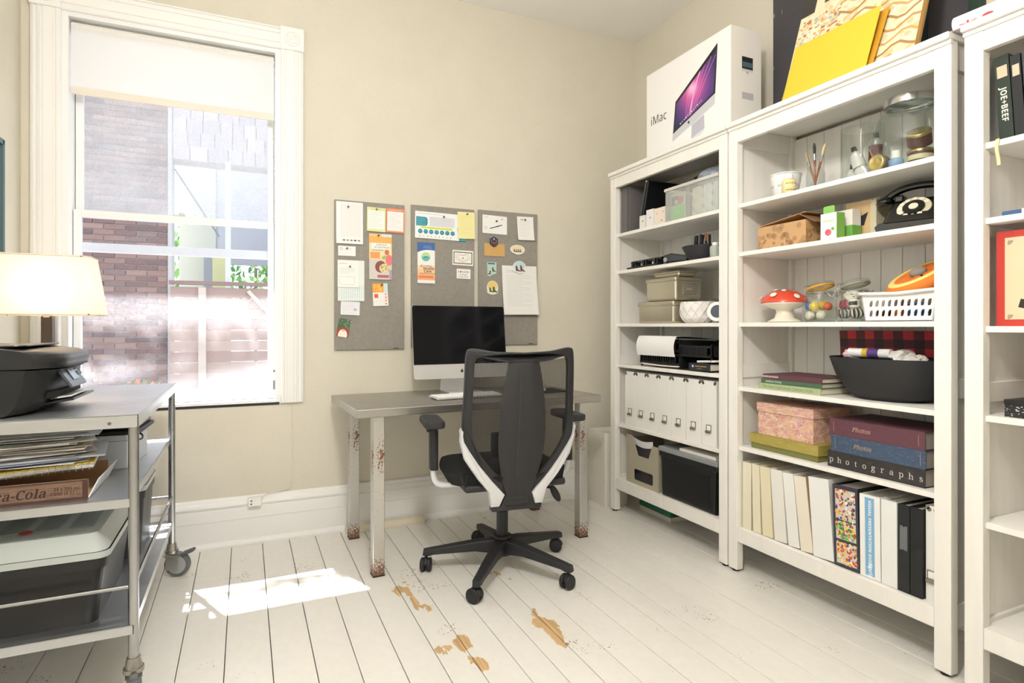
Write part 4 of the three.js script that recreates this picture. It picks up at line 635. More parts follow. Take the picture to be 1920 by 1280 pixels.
// ---------------------------------------------------------------- things on the trolley
const card = mat(0xc9a27a, 0.85);
{
  const o = thing('drinks_tray', 'brown cardboard drinks tray printed like a wooden crate on the middle shelf', 'tray', [-0.60, 0.5922, -2.125]);
  const pr = printed(1024, 128, (x, w, h) => {
    fill(x, '#7b6050', 0, 0, w, h); for (let i = 0; i < 260; i++) { x.fillStyle = ['#6d5343', '#8a6c58', '#614838', '#94775f'][i % 4]; x.fillRect(rr(0, w), rr(0, h), rr(30, 160), rr(1, 3)); } fill(x, '#553528', 0, 0, w, h * 0.1); fill(x, '#4b3026', 0, h * 0.86, w, h * 0.14); fill(x, '#4b3026', w * 0.965, 0, w * 0.035, h);
    put(x, 'Coca-Cola', w * 0.76, h * 0.52, `italic bold ${h * 0.62}px serif`, '#2e1d18', 'right'); put(x, '24 x 355 mL', w * 0.955, h * 0.40, `bold ${h * 0.22}px sans-serif`, '#3a241c', 'right'); put(x, 'CANS (8.52 L)', w * 0.955, h * 0.64, `bold ${h * 0.22}px sans-serif`, '#3a241c', 'right');
  });
  const inside = mat(0xd9cfbe, 0.9), w = 0.40, h = 0.055, d = 0.26;
  part(o, 'base', box(w, 0.003, d, [0, 0.0015, 0]), card);
  part(o, 'front_wall', new THREE.BoxGeometry(w, h, 0.003), [inside, inside, inside, inside, pr, inside], [0, h / 2, d / 2]);
  part(o, 'back_wall', box(w, h, 0.003, [0, h / 2, -d / 2]), card); part(o, 'end_wall', box(0.003, h, d, [-w / 2, h / 2, 0]), card);
  part(o, 'end_wall', T(box(0.003, h * 1.05, d), [w / 2 + 0.012, h / 2, 0], [0, 0, -0.45]), mat(0xe6e8ee, 0.8));
}
{
  // loose papers, one sheet each, in a leaning pile
  const pm = [0xf2f1ee, 0xe9eaec, 0xdfe3e8, 0xf4efe4, 0xd6dbe0, 0xe4d9cf].map((c) => mat(c, 0.85));
  const ink = [[0x8c98a8], [0xb7a49a], [0x6e7a86]];
  let y = 0.6525;
  const nb = thing('spiral_notebook', 'spiral notebook with a yellow cover among the papers', 'notebook', [-0.605, 0.664, -2.118], 0.10); nb.rotation.z = 0.035;
  part(nb, 'pages', rbox(0.40, 0.012, 0.20, 0.001, [0, 0.006, 0]), paper); part(nb, 'cover', rbox(0.402, 0.004, 0.206, 0.001, [0, 0.0145, 0.002]), mat(0xe8c83c, 0.5)); part(nb, 'back_cover', rbox(0.402, 0.003, 0.206, 0.001, [0, -0.0015, 0.002]), mat(0x5a5648, 0.7));
  for (let i = 0; i < 26; i++) part(nb, 'wire_loop', torus(0.011, 0.0011, [-0.19 + i * 0.0152, 0.006, 0.103], [0, PI / 2, 0], 5, 14), chrome);
  y = 0.688;
  const kinds = [['loose_sheet', 'loose sheet in the messy paper pile on the trolley', 'paper'], ['envelope', 'opened envelope in the messy paper pile on the trolley', 'envelope'], ['magazine', 'thin magazine in the messy paper pile on the trolley', 'magazine']];
  for (let i = 0; i < 22; i++) {
    const k = kinds[[0, 0, 1, 0, 2][i % 5]], th = k[2] === 'magazine' ? 0.005 : k[2] === 'envelope' ? 0.003 : 0.0014, w = rr(0.28, 0.40), d = rr(0.19, 0.24), a = rr(0.03, 0.30), bow = rr(-0.004, 0.006);
    const g = slabSheet(10, 4, (u, v) => [(u - 0.5) * w, th / 2 + 0.006 * (u - 0.5) ** 2 * (i % 3 === 0 ? 1 : 0.2), (v - 0.5) * -d], th);
    single(k[0], k[1], k[2], g, i % 7 === 3 ? mat(ink[i % 3][0], 0.8) : pm[i % 6], [-0.61 + rr(-0.03, 0.05), y, -2.115 + rr(-0.02, 0.02)], [0, a, 0], 'messy paper pile on the trolley');
    y += th + 0.0016;
  }
  const bx = thing('box_file', 'pale blue-white box file behind the paper pile', 'box', [-0.50, 0.5922, -2.50], -0.10);
  part(bx, 'body', rbox(0.30, 0.115, 0.26, 0.003, [0, 0.0575, 0]), mat(0xdfe6f0, 0.6)); part(bx, 'lid_line', box(0.302, 0.002, 0.262, [0, 0.095, 0]), mat(0xa8b0be, 0.7));
  const lp = thing('black_laptop', 'closed black laptop lying on the box file', 'laptop', [-0.485, 0.7085, -2.48], -0.06);
  part(lp, 'base', rbox(0.33, 0.014, 0.25, 0.004, [0, 0.007, 0]), black); part(lp, 'screen_lid', rbox(0.32, 0.014, 0.235, 0.005, [-0.005, 0.0215, -0.005]), mat(0x222325, 0.35)); part(lp, 'cord_loop', tube([[0.15, 0.005, 0.12], [0.165, -0.01, 0.15], [0.172, -0.016, 0.12], [0.168, -0.008, 0.09], [0.15, 0.004, 0.08]], 0.003, 30, 6), black);
}
// plastic storage totes on the bottom shelf
function tote(x0, x1, z0, z1, h, lidH, label, bodyM, lidM, dot) {
  const w = x1 - x0, d = z1 - z0, o = thing('storage_tote', label, 'storage box', [(x0 + x1) / 2, 0.2384, (z0 + z1) / 2], 0, 'plastic storage boxes on the trolley');
  const ring = rrect(1, 1, 0.12, 5), N = ring.length;
  const wall = (y0, y1, k0, k1, closeTop, closeBot, m, n, r0 = 0.03) => {
    const pts = []; const g = [];
    const rw = (k) => rrect(w * k, d * k, 0.03, 5);
    const a = rw(k0), b = rw(k1), s = sheet(a.length, 1, (u, v) => { const i = Math.round(u * a.length) % a.length, p = v ? b[i] : a[i]; return [p[0], v ? y1 : y0, -p[1]]; });
    const list = [toCreasedNormals(s, 0.5)]; if (closeTop) list.push(T(new THREE.ShapeGeometry(shapeOf(b)), [0, y1, 0], [-PI / 2, 0, 0])); if (closeBot) list.push(T(new THREE.ShapeGeometry(shapeOf(a)), [0, y0, 0], [PI / 2, 0, 0]));
    return part(o, n, merge(list), m);
  };
  wall(0, h, 0.88, 0.97, false, true, bodyM, 'body'); wall(h - 0.03, h, 0.99, 1.0, true, false, bodyM, 'rim');
  const lid = wall(h, h + 0.018, 1.02, 1.02, false, false, lidM, 'lid_rim');
  wall(h + 0.018, h + lidH, 1.0, 0.90, true, false, lidM, 'lid');
  for (let i = 0; i < 5; i++) part(o, 'lid_panel', T(ext(rrect(w * 0.12, d * 0.6, 0.006), 0.004, 0.001), [w * (-0.34 + i * 0.17), h + lidH, 0], [-PI / 2, 0, 0]), mat(0xaab6b1, 0.5, 0, { transmission: 0.3, key: 'frostpanel' }));
  if (dot) part(o, 'red_sticker', T(cyl(0.016, 0.016, 0.001, 24), [0.04, h + lidH + 0.0045, 0.14], undefined, [1, 1, 1.0]), mat(0xc23a36, 0.5));
  return o;
}
tote(-0.845, -0.352, -2.43, -1.972, 0.190, 0.065, 'large black storage tote with a frosted lid on the lowest tier', mat(0x1b1b1d, 0.4), mat(0xdfe8e4, 0.55, 0, { transmission: 0.35, key: 'frost' }), true);
tote(-0.62, -0.33, -2.78, -2.49, 0.24, 0.03, 'smaller dark storage box behind the large tote', mat(0x2b2c2f, 0.35), mat(0xcfd6d4, 0.5, 0, { transmission: 0.2, key: 'frost2' }), false);

// ---------------------------------------------------------------- shelf helper: local x runs along the shelf (to the right), z comes out towards the room
function onShelf(name, label, category, y, z, X, group, yaw = 0) { return thing(name, label, category, [X, y + 0.0004, z], -PI / 2 + yaw, group); }
function book(name, label, y, z, X, w, h, d, cover, spine, { group, yaw = 0, lean = 0, pages = 0xe9e2d0, flat = false, category = 'book', lift = 0 } = {}) {
  // upright: w thick along the shelf, h tall, d deep, spine out; flat: w long along the shelf, h thick, d deep, spine out
  const o = onShelf(name, label, category, y + lift, z, X, group, yaw), sp = typeof spine === 'function' ? printed(flat ? 512 : 96, flat ? Math.max(32, Math.round(512 * h / w)) : Math.round(96 * h / w), spine, 0.45) : cover;
  o.rotation.order = 'YXZ'; o.rotation.z = lean;
  const t = 0.0025;
  if (flat) { part(o, 'cover', rbox(w, t, d, 0.001, [0, h - t / 2, -d / 2]), cover); part(o, 'cover', rbox(w, t, d, 0.001, [0, t / 2, -d / 2]), cover); part(o, 'page_block', box(w - 0.008, h - 2 * t, d - 0.008, [0, h / 2, -d / 2 - 0.001]), mat(pages, 0.9)); part(o, 'spine', new THREE.BoxGeometry(w, h, t), [cover, cover, cover, cover, sp, cover], [0, h / 2, 0]); }
  else { for (const s of [-1, 1]) part(o, 'cover', rbox(t, h, d, 0.001, [s * (w - t) / 2, h / 2, -d / 2]), cover); part(o, 'page_block', box(w - 2 * t, h - 0.008, d - 0.008, [0, h / 2, -d / 2 - 0.001]), mat(pages, 0.9)); part(o, 'spine', new THREE.BoxGeometry(w, h, t), [cover, cover, cover, cover, sp, cover], [0, h / 2, 0]); }
  return o;
}
// ================================================================ corner bookcase
// on top: computer box
{
  const o = onShelf('computer_box', 'big white cardboard computer box with a printed screen, on the corner bookcase', 'box', 1.9725, -2.302, 1.992);
  const w = 0.608, h = 0.462, d = 0.185, wm = mat(0xefedea, 0.6);
  const front = printed(1024, 778, (x, W, H) => {
    fill(x, '#f1efec', 0, 0, W, H); const P = [[0.40, 0.43], [0.86, 0.23], [0.85, 0.755], [0.345, 0.92]].map(([a, b]) => [a * W, b * H]); const poly = (p, c) => { x.fillStyle = c; x.beginPath(); p.forEach((q, i) => (i ? x.lineTo(...q) : x.moveTo(...q))); x.fill(); };
    const L = (a, b, t) => [a[0] + (b[0] - a[0]) * t, a[1] + (b[1] - a[1]) * t], [A, B, C, D] = [[0.385 * W, 0.475 * H], [0.865 * W, 0.10 * H], [0.835 * W, 0.70 * H], [0.345 * W, 0.90 * H]];
    poly([A, B, C, D], '#c9c9cf'); const A2 = A, B2 = B, C2 = L(B, C, 0.82), D2 = L(A, D, 0.80); poly([A2, B2, C2, D2], '#15151d');
    const s = 0.05, a = [A2[0] + 14, A2[1] + 18], b = [B2[0] - 16, B2[1] + 44], c = [C2[0] - 16, C2[1] - 10], d2 = [D2[0] + 16, D2[1] - 22]; x.save(); x.beginPath(); [a, b, c, d2].forEach((q, i) => (i ? x.lineTo(...q) : x.moveTo(...q))); x.clip();
    fill(x, '#3a2f66', 0, 0, W, H); const g = x.createRadialGradient(W * 0.58, H * 0.42, 5, W * 0.6, H * 0.45, W * 0.3); g.addColorStop(0, '#fbd3ea'); g.addColorStop(0.25, '#c8589e'); g.addColorStop(0.6, '#6a3f86'); g.addColorStop(1, '#1f2550'); x.fillStyle = g; x.fillRect(0, 0, W, H); x.strokeStyle = 'rgba(255,225,245,0.75)'; x.lineWidth = 14; x.beginPath(); x.moveTo(W * 0.56, H * 0.72); x.quadraticCurveTo(W * 0.58, H * 0.45, W * 0.72, H * 0.2); x.stroke(); x.lineWidth = 7; x.strokeStyle = 'rgba(240,130,200,0.7)'; for (let i = 0; i < 6; i++) { x.beginPath(); x.moveTo(W * (0.5 + i * 0.015), H * 0.75); x.quadraticCurveTo(W * (0.52 + i * 0.03), H * 0.5, W * (0.6 + i * 0.05), H * 0.2); x.stroke(); }
    for (let i = 0; i < 12; i++) fill(x, ['#d8dde8', '#c3a0c8', '#8fb0d8'][i % 3], W * (0.44 + i * 0.022), H * (0.73 - i * 0.0125), 14, 12); x.restore();
    x.fillStyle = '#b9b9c4'; x.beginPath(); x.moveTo(W * 0.58, H * 0.81); x.lineTo(W * 0.72, H * 0.755); x.lineTo(W * 0.725, H * 0.90); x.lineTo(W * 0.575, H * 0.965); x.fill(); x.fillStyle = '#dadae0'; x.beginPath(); x.ellipse(W * 0.60, H * 0.965, W * 0.13, H * 0.022, -0.32, 0, 7); x.fill(); x.fillStyle = '#222'; x.beginPath(); x.arc(W * 0.545, H * 0.765, 11, 0, 7); x.fill();
    put(x, 'iMac', W * 0.055, H * 0.56, `${H * 0.135}px sans-serif`, '#2b2b2d');
  }, 0.45);
  const side = printed(256, 640, (x, W, H) => { fill(x, '#ece8e0', 0, 0, W, H); fill(x, '#23232a', W * 0.36, H * 0.28, W * 0.36, H * 0.12); fill(x, '#4d6a70', W * 0.38, H * 0.33, W * 0.32, H * 0.05); fill(x, '#d2d2d4', W * 0.36, H * 0.40, W * 0.36, H * 0.025); fill(x, '#b9b9bc', W * 0.5, H * 0.425, W * 0.08, H * 0.02); fill(x, '#c4c4c4', W * 0.36, H * 0.63, W * 0.38, H * 0.07); for (let i = 0; i < 4; i++) fill(x, '#a8a8aa', W * 0.37, H * (0.64 + i * 0.015), W * 0.36, 3); fill(x, '#d8d6d0', W * 0.4, H * 0.93, W * 0.25, H * 0.025); }, 0.5);
  part(o, 'carton', new THREE.BoxGeometry(w, h, d), [side, wm, wm, wm, front, wm], [0, h / 2, -d / 2]);
  part(o, 'tape_seam', box(w, 0.0015, 0.05, [0, h + 0.0006, -d / 2]), mat(0xe2ddd2, 0.4)); part(o, 'carry_handle', tube([[-0.07, h, -d / 2], [-0.05, h + 0.012, -d / 2], [0.05, h + 0.012, -d / 2], [0.07, h, -d / 2]], 0.005, 24, 8), mat(0xdedede, 0.5));
}
// top shelf
{
  const y = S1[0];
  let o = onShelf('grey_file_box', 'grey cardboard file box at the back end of the top compartment', 'box', y, -2.815, 2.0); part(o, 'body', rbox(0.082, 0.27, 0.26, 0.002, [0, 0.135, -0.13]), mat(0x6b6866, 0.8)); part(o, 'spine_strip', box(0.02, 0.268, 0.002, [0.028, 0.135, 0.0006]), mat(0x58545a, 0.8));
  o = onShelf('portfolio_case', 'tall black plastic portfolio leaning in the top compartment', 'portfolio', y + 0.006, -2.705, 2.015); o.rotation.order = 'YXZ'; o.rotation.z = -0.26; part(o, 'shell', rbox(0.03, 0.272, 0.27, 0.008, [0, 0.136, -0.135], undefined, 2), mat(0x17181b, 0.3)); part(o, 'edge_band', tube([[0, 0.01, 0.002], [0, 0.13, 0.003], [0, 0.262, 0.002]], 0.004, 20, 8), mat(0x4b4f58, 0.3)); part(o, 'corner_clip', sph(0.008, [0, 0.266, 0.0]), chrome);
  o = onShelf('black_case', 'big black case standing behind the little white boxes', 'case', y, -2.42, 2.255); part(o, 'body', rbox(0.30, 0.265, 0.045, 0.008, [0, 0.1325, -0.0225], undefined, 2), mat(0x0e0f10, 0.6)); part(o, 'zip', box(0.301, 0.004, 0.046, [0, 0.2, -0.0225]), mat(0x2a2b2c, 0.4));
  const bx = (z, X, w, h, d, hex, l, spots) => { const b = onShelf('small_white_box', l, 'box', y, z, X, 'little white boxes beside the clear bin'); part(b, 'carton', rbox(w, h, d, 0.002, [0, h / 2, -d / 2]), mat(hex, 0.6)); for (const [sx, sy, c] of spots) part(b, 'printed_dot', cyl(0.004, 0.004, 0.001, 10, [sx, sy, 0.0004], [PI / 2, 0, 0]), mat(c, 0.5)); };
  bx(-2.640, 1.985, 0.045, 0.072, 0.1, 0xe6e2dc, 'short white carton, first of the little boxes', [[0.008, 0.04, 0x2a2a2a]]); bx(-2.578, 1.99, 0.062, 0.095, 0.11, 0xe9e6e6, 'taller white carton between two little boxes', [[0.004, 0.05, 0x5a5d60]]); bx(-2.497, 1.99, 0.088, 0.09, 0.1, 0xe8dccd, 'peach speckled carton next to the clear bin', [[0.02, 0.02, 0x8a4a30], [-0.02, 0.06, 0xc98a6a], [0.03, 0.065, 0xc98a6a]]);
  const clr = mat(0xf4f6f4, 0.22, 0, { transmission: 0.8, key: 'clearplastic' });
  o = onShelf('clear_bin', 'clear plastic bin full of packets on the top shelf', 'storage box', y, -2.255, 1.985);
  const W = 0.37, H = 0.165, D = 0.26; part(o, 'base', rbox(W, 0.003, D, 0.001, [0, 0.002, -D / 2]), clr); part(o, 'wall', box(W, H, 0.002, [0, H / 2, 0]), clr); part(o, 'wall', box(W, H, 0.002, [0, H / 2, -D]), clr); for (const s of [-1, 1]) part(o, 'wall', box(0.002, H, D, [s * W / 2, H / 2, -D / 2]), clr); part(o, 'rim', merge([rbox(W + 0.012, 0.016, 0.010, 0.003, [0, H, 0.002]), rbox(0.010, 0.016, D, 0.003, [W / 2, H, -D / 2]), rbox(0.010, 0.016, D, 0.003, [-W / 2, H, -D / 2])]), mat(0xe9e6dc, 0.35, 0, { transmission: 0.3, key: 'rimplastic' }));
  let q = onShelf('booklet', 'picture booklet with a bright green lower half inside the clear bin', 'booklet', y + 0.004, -2.355, 1.991); part(q, 'cover', new THREE.BoxGeometry(0.105, 0.13, 0.006), [white, white, white, white, printed(128, 160, (x, w, h) => { fill(x, '#c9c4ba', 0, 0, w, h); fill(x, '#3a332f', w * 0.06, h * 0.1, w * 0.5, h * 0.36); x.fillStyle = '#c23e4a'; x.beginPath(); x.arc(w * 0.72, h * 0.3, w * 0.2, 0, 7); x.fill(); x.fillStyle = '#e2c2a0'; x.beginPath(); x.arc(w * 0.4, h * 0.34, w * 0.12, 0, 7); x.fill(); x.save(); x.translate(w * 0.08, h * 0.3); x.rotate(-PI / 2); textLines(x, -w * 0.3, 0, w * 0.6, 1, 1, '#26221f', 8); x.restore(); fill(x, '#74d05c', 0, h * 0.5, w, h * 0.5); heart(x, w / 2, h * 0.72, w * 0.14, '#a6e690'); }), white], [0, 0.068, -0.004]);
  for (const [z, w, c, l] of [[-2.245, 0.07, 0xe4dccb, 'small cream packet in the clear bin'], [-2.175, 0.055, 0xf2f2f4, 'shiny white packet in the clear bin, left of its twin'], [-2.11, 0.055, 0xeceef0, 'shiny white packet at the end of the clear bin']]) { q = onShelf('packet', l, 'packet', y + 0.012, z, 2.0); part(q, 'pouch', slabSheet(8, 10, (u, v) => [(u - 0.5) * w, v * 0.135, -0.03 + 0.012 * Math.sin(u * PI) * Math.sin(v * PI) + 0.004 * Math.sin(v * 17 + u * 9)], 0.02), mat(c, 0.25)); }
  const crumple = (r, sx, sy, sz, s) => { const g = new THREE.IcosahedronGeometry(r, 4), p = g.attributes.position; for (let i = 0; i < p.count; i++) { const x = p.getX(i), yy = p.getY(i), z = p.getZ(i), k = 0.72 + 0.55 * vnoise((x + z * 0.7) / r * 4 + 9, (yy + z) / r * 4 + 5, s); p.setXYZ(i, x * k * sx, yy * k * sy, z * k * sz); } g.computeVertexNormals(); return g; };
  q = onShelf('plastic_bag', 'crumpled clear plastic bag of cables lying in the bin', 'bag', y + 0.185, -2.19, 2.10); part(q, 'film', crumple(0.09, 1.15, 0.55, 0.85, 7), mat(0xcdd6e6, 0.12, 0, { transmission: 0.5, key: 'bagfilm', flatShading: true })); part(q, 'cable_coil', torus(0.05, 0.012, [0, -0.005, -0.01], [PI / 2, 0.2, 0]), mat(0x3a4a70, 0.5));
  q = onShelf('black_pouch', 'rumpled black fabric pouch on top of the clear bin', 'pouch', y + 0.225, -2.345, 2.19); part(q, 'cloth', crumple(0.065, 1.2, 0.75, 0.9, 13), mat(0x222224, 0.9));
}
// second shelf: hole punch, stapler, bowl of markers
{
  const y = S1[1];
  let o = onShelf('hole_punch', 'long black three-hole punch on the second shelf', 'hole punch', y, -2.665, 2.0); part(o, 'base', rbox(0.27, 0.014, 0.085, 0.004, [0, 0.007, -0.04]), black); part(o, 'press_bar', T(rbox(0.27, 0.018, 0.04, 0.006), [0, 0.045, -0.045], [0.25, 0, 0]), blackGloss); for (const x of [-0.1, 0, 0.1]) part(o, 'punch_head', merge([rbox(0.03, 0.036, 0.045, 0.003, [x, 0.028, -0.04]), cyl(0.006, 0.006, 0.03, 12, [x, 0.03, -0.012])]), mat(0x33353a, 0.25, 0.5));
  o = onShelf('stapler', 'black desk stapler next to the hole punch', 'stapler', y, -2.43, 2.03, null, 0.25); part(o, 'base', rbox(0.15, 0.012, 0.045, 0.005, [0, 0.006, -0.03]), black); part(o, 'head', ext([[-0.075, 0.016], [0.07, 0.012], [0.075, 0.03], [0.06, 0.045], [-0.03, 0.062], [-0.07, 0.055]], 0.04, 0.006, [], [0, 0, -0.05]), blackGloss); part(o, 'hinge', cyl(0.012, 0.012, 0.046, 16, [-0.06, 0.03, -0.03], [PI / 2, 0, 0]), steelPlain);
  o = onShelf('tape_dispenser', 'low black tape dispenser behind the bowl', 'tape dispenser', y, -2.40, 2.14); part(o, 'body', ext([[-0.08, 0], [0.08, 0], [0.078, 0.035], [0.02, 0.042], [-0.03, 0.05], [-0.075, 0.03]], 0.05, 0.005, [], [0, 0, -0.05]), black); part(o, 'tape_roll', torus(0.022, 0.008, [-0.02, 0.042, -0.025], undefined, 8, 24), mat(0xc9c4b4, 0.3));
  o = onShelf('marker_bowl', 'dark grey bowl holding black markers', 'bowl', y, -2.265, 2.07); part(o, 'bowl', lathe([[0.0, 0.0], [0.055, 0.0], [0.075, 0.025], [0.098, 0.072], [0.094, 0.074], [0.07, 0.03], [0.05, 0.008], [0, 0.008]], 36), mat(0x2c2b30, 0.6));
  for (let i = 0; i < 9; i++) { const a = rr(-0.5, 0.5), x = -0.045 + i * 0.0115, z = i % 2 ? -0.016 : 0.014; const p = thing('marker', 'black marker standing in the dark grey bowl', 'marker', [2.07 - z, y + 0.0095, -2.265 + x], 0, 'markers in the grey bowl'); p.rotation.set(rr(0.0, 0.25), 0, rr(0.0, 0.25)); part(p, 'barrel', cyl(0.006, 0.006, 0.085, 12, [0, 0.0445, 0]), blackMatte); part(p, 'cap', cyl(0.0068, 0.0062, 0.035, 12, [0, 0.1045, 0]), mat(i === 8 ? 0x8a5a3c : 0x1f1f22, 0.35)); }
  o = onShelf('small_bottle', 'small frosted bottle beside the bowl of markers', 'bottle', y, -2.125, 2.02); part(o, 'body', lathe([[0, 0], [0.024, 0], [0.025, 0.05], [0.02, 0.058], [0, 0.058]], 20), mat(0xd5dcd2, 0.3, 0, { transmission: 0.4, key: 'frb' })); part(o, 'cap', cyl(0.014, 0.014, 0.014, 16, [0, 0.066, 0]), white);
}
// third shelf: tins, faceted planter, white speaker
{
  const y = S1[2], tin = mat(0xcfc8b4, 0.26, 0.85);
  const tinBox = (l, yy, z, X, w, h, d, lidH, plate) => { const o = onShelf('metal_tin', l, 'tin', yy, z, X, 'stacked metal tins'); part(o, 'body', rbox(w, h - lidH * 0.4, d, 0.012, [0, (h - lidH * 0.4) / 2, -d / 2], undefined, 3), tin); part(o, 'lid', rbox(w + 0.008, lidH, d + 0.008, 0.010, [0, h - lidH / 2, -d / 2], undefined, 3), tin); if (plate) { const pm = printed(128, 64, (x, a, b) => { fill(x, '#6e645e', 0, 0, a, b); x.strokeStyle = '#b9ae9e'; x.lineWidth = 4; x.strokeRect(8, 8, a - 16, b - 16); x.strokeRect(20, 20, a - 40, b - 40); textLines(x, 30, b / 2, a - 60, 1, 1, '#d6ccba', 8); }); part(o, 'label_plate', new THREE.BoxGeometry(0.002, 0.052, 0.085), [pm, tin, tin, tin, tin, tin], [w / 2 + 0.001, h * 0.48, -d / 2 - 0.005]); } return o; };
  tinBox('largest metal tin, bottom of the stack', y, -2.545, 2.0, 0.295, 0.117, 0.19, 0.03); tinBox('middle metal tin with a dark label plate', y + 0.1175, -2.508, 2.005, 0.245, 0.123, 0.17, 0.026, true); tinBox('flat silver tin on top of the stack', y + 0.241, -2.48, 2.02, 0.20, 0.03, 0.12, 0.012);
  let o = onShelf('faceted_planter', 'white ceramic planter with a diamond facet pattern', 'planter', y + 0.0018, -2.29, 2.066);
  const rows = [[0.060, 0], [0.080, 0.022], [0.087, 0.05], [0.087, 0.08], [0.080, 0.104]], n = 14, pos = [], V3 = (r, k) => { const a = (k + (r % 2) / 2) / n * 2 * PI; const rad = rows[r][0] * (r % 2 ? 1.01 : 0.97); return [rad * Math.cos(a), rows[r][1], rad * Math.sin(a)]; };
  for (let r = 0; r < 4; r++) for (let k = 0; k < n; k++) { const a = V3(r, k), b = V3(r, k + 1), c = r % 2 ? V3(r + 1, k + 1) : V3(r + 1, k), d = r % 2 ? V3(r + 1, k + 2) : V3(r + 1, k + 1); if (r % 2) pos.push(...a, ...c, ...b, ...b, ...c, ...d); else pos.push(...a, ...c, ...b, ...b, ...c, ...d); }
  const pg = new THREE.BufferGeometry(); pg.setAttribute('position', new THREE.Float32BufferAttribute(pos, 3)); pg.computeVertexNormals(); part(o, 'pot', pg, mat(0xf0ebe6, 0.55, 0, { side: THREE.DoubleSide, key: 'pot' })); part(o, 'ridge_pattern', merge([-1, 1].flatMap((s) => Array.from({ length: n }, (_, k) => tube([0, 1, 2, 3, 4].map((r) => { const a = (k + s * r * 0.5) / n * 2 * PI, rad = rows[r][0] + 0.0008; return [rad * Math.cos(a), rows[r][1], rad * Math.sin(a)]; }), 0.0016, 14, 5)))), mat(0xf4f0ec, 0.5)); part(o, 'pot_floor', cyl(0.075, 0.06, 0.012, 28, [0, 0.008, 0]), mat(0xece6df, 0.6));
  o = onShelf('round_speaker', 'white disc-shaped gadget with a dark oval face', 'gadget', y, -2.10, 2.008, null, 0.6); part(o, 'body', T(cyl(0.046, 0.046, 0.035, 36), [0, 0.051, -0.02], [PI / 2 - 0.15, 0, 0]), white); part(o, 'dark_face', T(cyl(0.03, 0.03, 0.002, 32), [0, 0.054, -0.0012], [PI / 2 - 0.15, 0, 0]), mat(0x39424f, 0.35));
  o = onShelf('glass_dish', 'thin glass dish standing behind the planter', 'dish', y, -2.27, 2.235); part(o, 'dish', lathe([[0, 0], [0.05, 0], [0.06, 0.1], [0.075, 0.125], [0.073, 0.125], [0.058, 0.1], [0, 0.004]], 28), clearGlass);
}
// fourth shelf: letter trays with paper
{
  const y = S1[3];
  const tray = (z, w, d, l, levels) => {
    const o = onShelf('letter_tray', l, 'letter tray', y, z, 1.995, 'black letter trays'); const m = mat(0x18191b, 0.5);
    for (let k = 0; k < levels; k++) {
      const y0 = (levels === 2 && w > 0.3 ? 0.020 : 0.002) + k * 0.066, hh = 0.056, open = w < 0.3 && k === 0; part(o, 'floor', box(w, 0.003, d, [0, y0 + 0.0015, -d / 2]), m);
      for (const s of [-1, 1]) part(o, 'side', box(0.004, hh, d, [s * (w / 2 - 0.002), y0 + hh / 2, -d / 2]), m);
      if (!open) part(o, 'front_rail', merge([box(w, 0.010, 0.004, [0, y0 + 0.005, 0]), box(w, 0.010, 0.004, [0, y0 + hh - 0.005, 0])]), m);
      const n = 14; for (let i = 0; i <= n; i++) if (!open) part(o, 'slat', box(0.008, hh - 0.018, 0.004, [-w / 2 + 0.03 + (w - 0.06) * i / n, y0 + hh / 2, 0]), m);
      part(o, 'back_wall', box(w, hh, 0.003, [0, y0 + hh / 2, -d]), mat(0x8a8782, 0.7));
    }
    for (const s of [-1, 1]) for (const z of [-0.01, -d + 0.01]) part(o, 'riser', box(0.008, levels * 0.066 + (w > 0.3 ? 0.014 : -0.004), 0.008, [s * (w / 2 - 0.004), levels * 0.033 + (w > 0.3 ? 0.008 : 0), z]), m);
    return o;
  };
  tray(-2.508, 0.32, 0.27, 'black slatted letter tray with white paper curling over its front', 2); tray(-2.235, 0.22, 0.27, 'black slatted letter tray behind the dark book', 2);
  const sheetG = slabSheet(10, 14, (u, v) => { const s = v; return [(u - 0.5) * 0.30, s < 0.55 ? 0.150 + 0.018 * Math.sin(s * 2.6) : 0.168 - 0.105 * ((s - 0.55) / 0.45) ** 1.3, s < 0.55 ? -0.26 + s / 0.55 * 0.265 : 0.005 + 0.022 * Math.sin((s - 0.55) / 0.45 * PI * 0.8) + 0.004 * Math.cos(u * 4)]; }, 0.001);
  single('paper_sheet', 'large white sheet curling down over the letter tray', 'paper', sheetG, paper, [1.99, y, -2.505], [0, -PI / 2, 0]);
  single('paper_sheet', 'thin wavy paper stack poking out below the letter tray', 'paper', slabSheet(12, 2, (u, v) => [(u - 0.5) * 0.29, 0.012 + 0.012 * (u - 0.6) ** 2, -0.2 + v * 0.205], 0.006), mat(0xf0e4da, 0.85), [1.985, y + 0.001, -2.49], [0, -PI / 2, 0]);
  book('reference_book', 'dark blue book with gold lettering lying in the second letter tray', y + 0.006, -2.185, 1.978, 0.145, 0.034, 0.17, mat(0x232b36, 0.5), (x, w, h) => { fill(x, '#232b36', 0, 0, w, h); textLines(x, w * 0.3, h * 0.4, w * 0.55, 1, 1, '#c99a4a', 16); textLines(x, w * 0.4, h * 0.75, w * 0.25, 1, 1, '#c99a4a', 10); x.fillStyle = '#dfe6ee'; x.beginPath(); x.arc(w * 0.2, h * 0.42, h * 0.16, 0, 7); x.fill(); }, { flat: true });
  single('paper_stack', 'small sheaf of white paper on the dark blue book', 'paper', slabSheet(8, 3, (u, v) => [(u - 0.5) * 0.12, 0.006 + 0.006 * u, -0.13 + v * 0.12], 0.009), paper, [1.985, y + 0.042, -2.16], [0, -PI / 2, 0]);
}
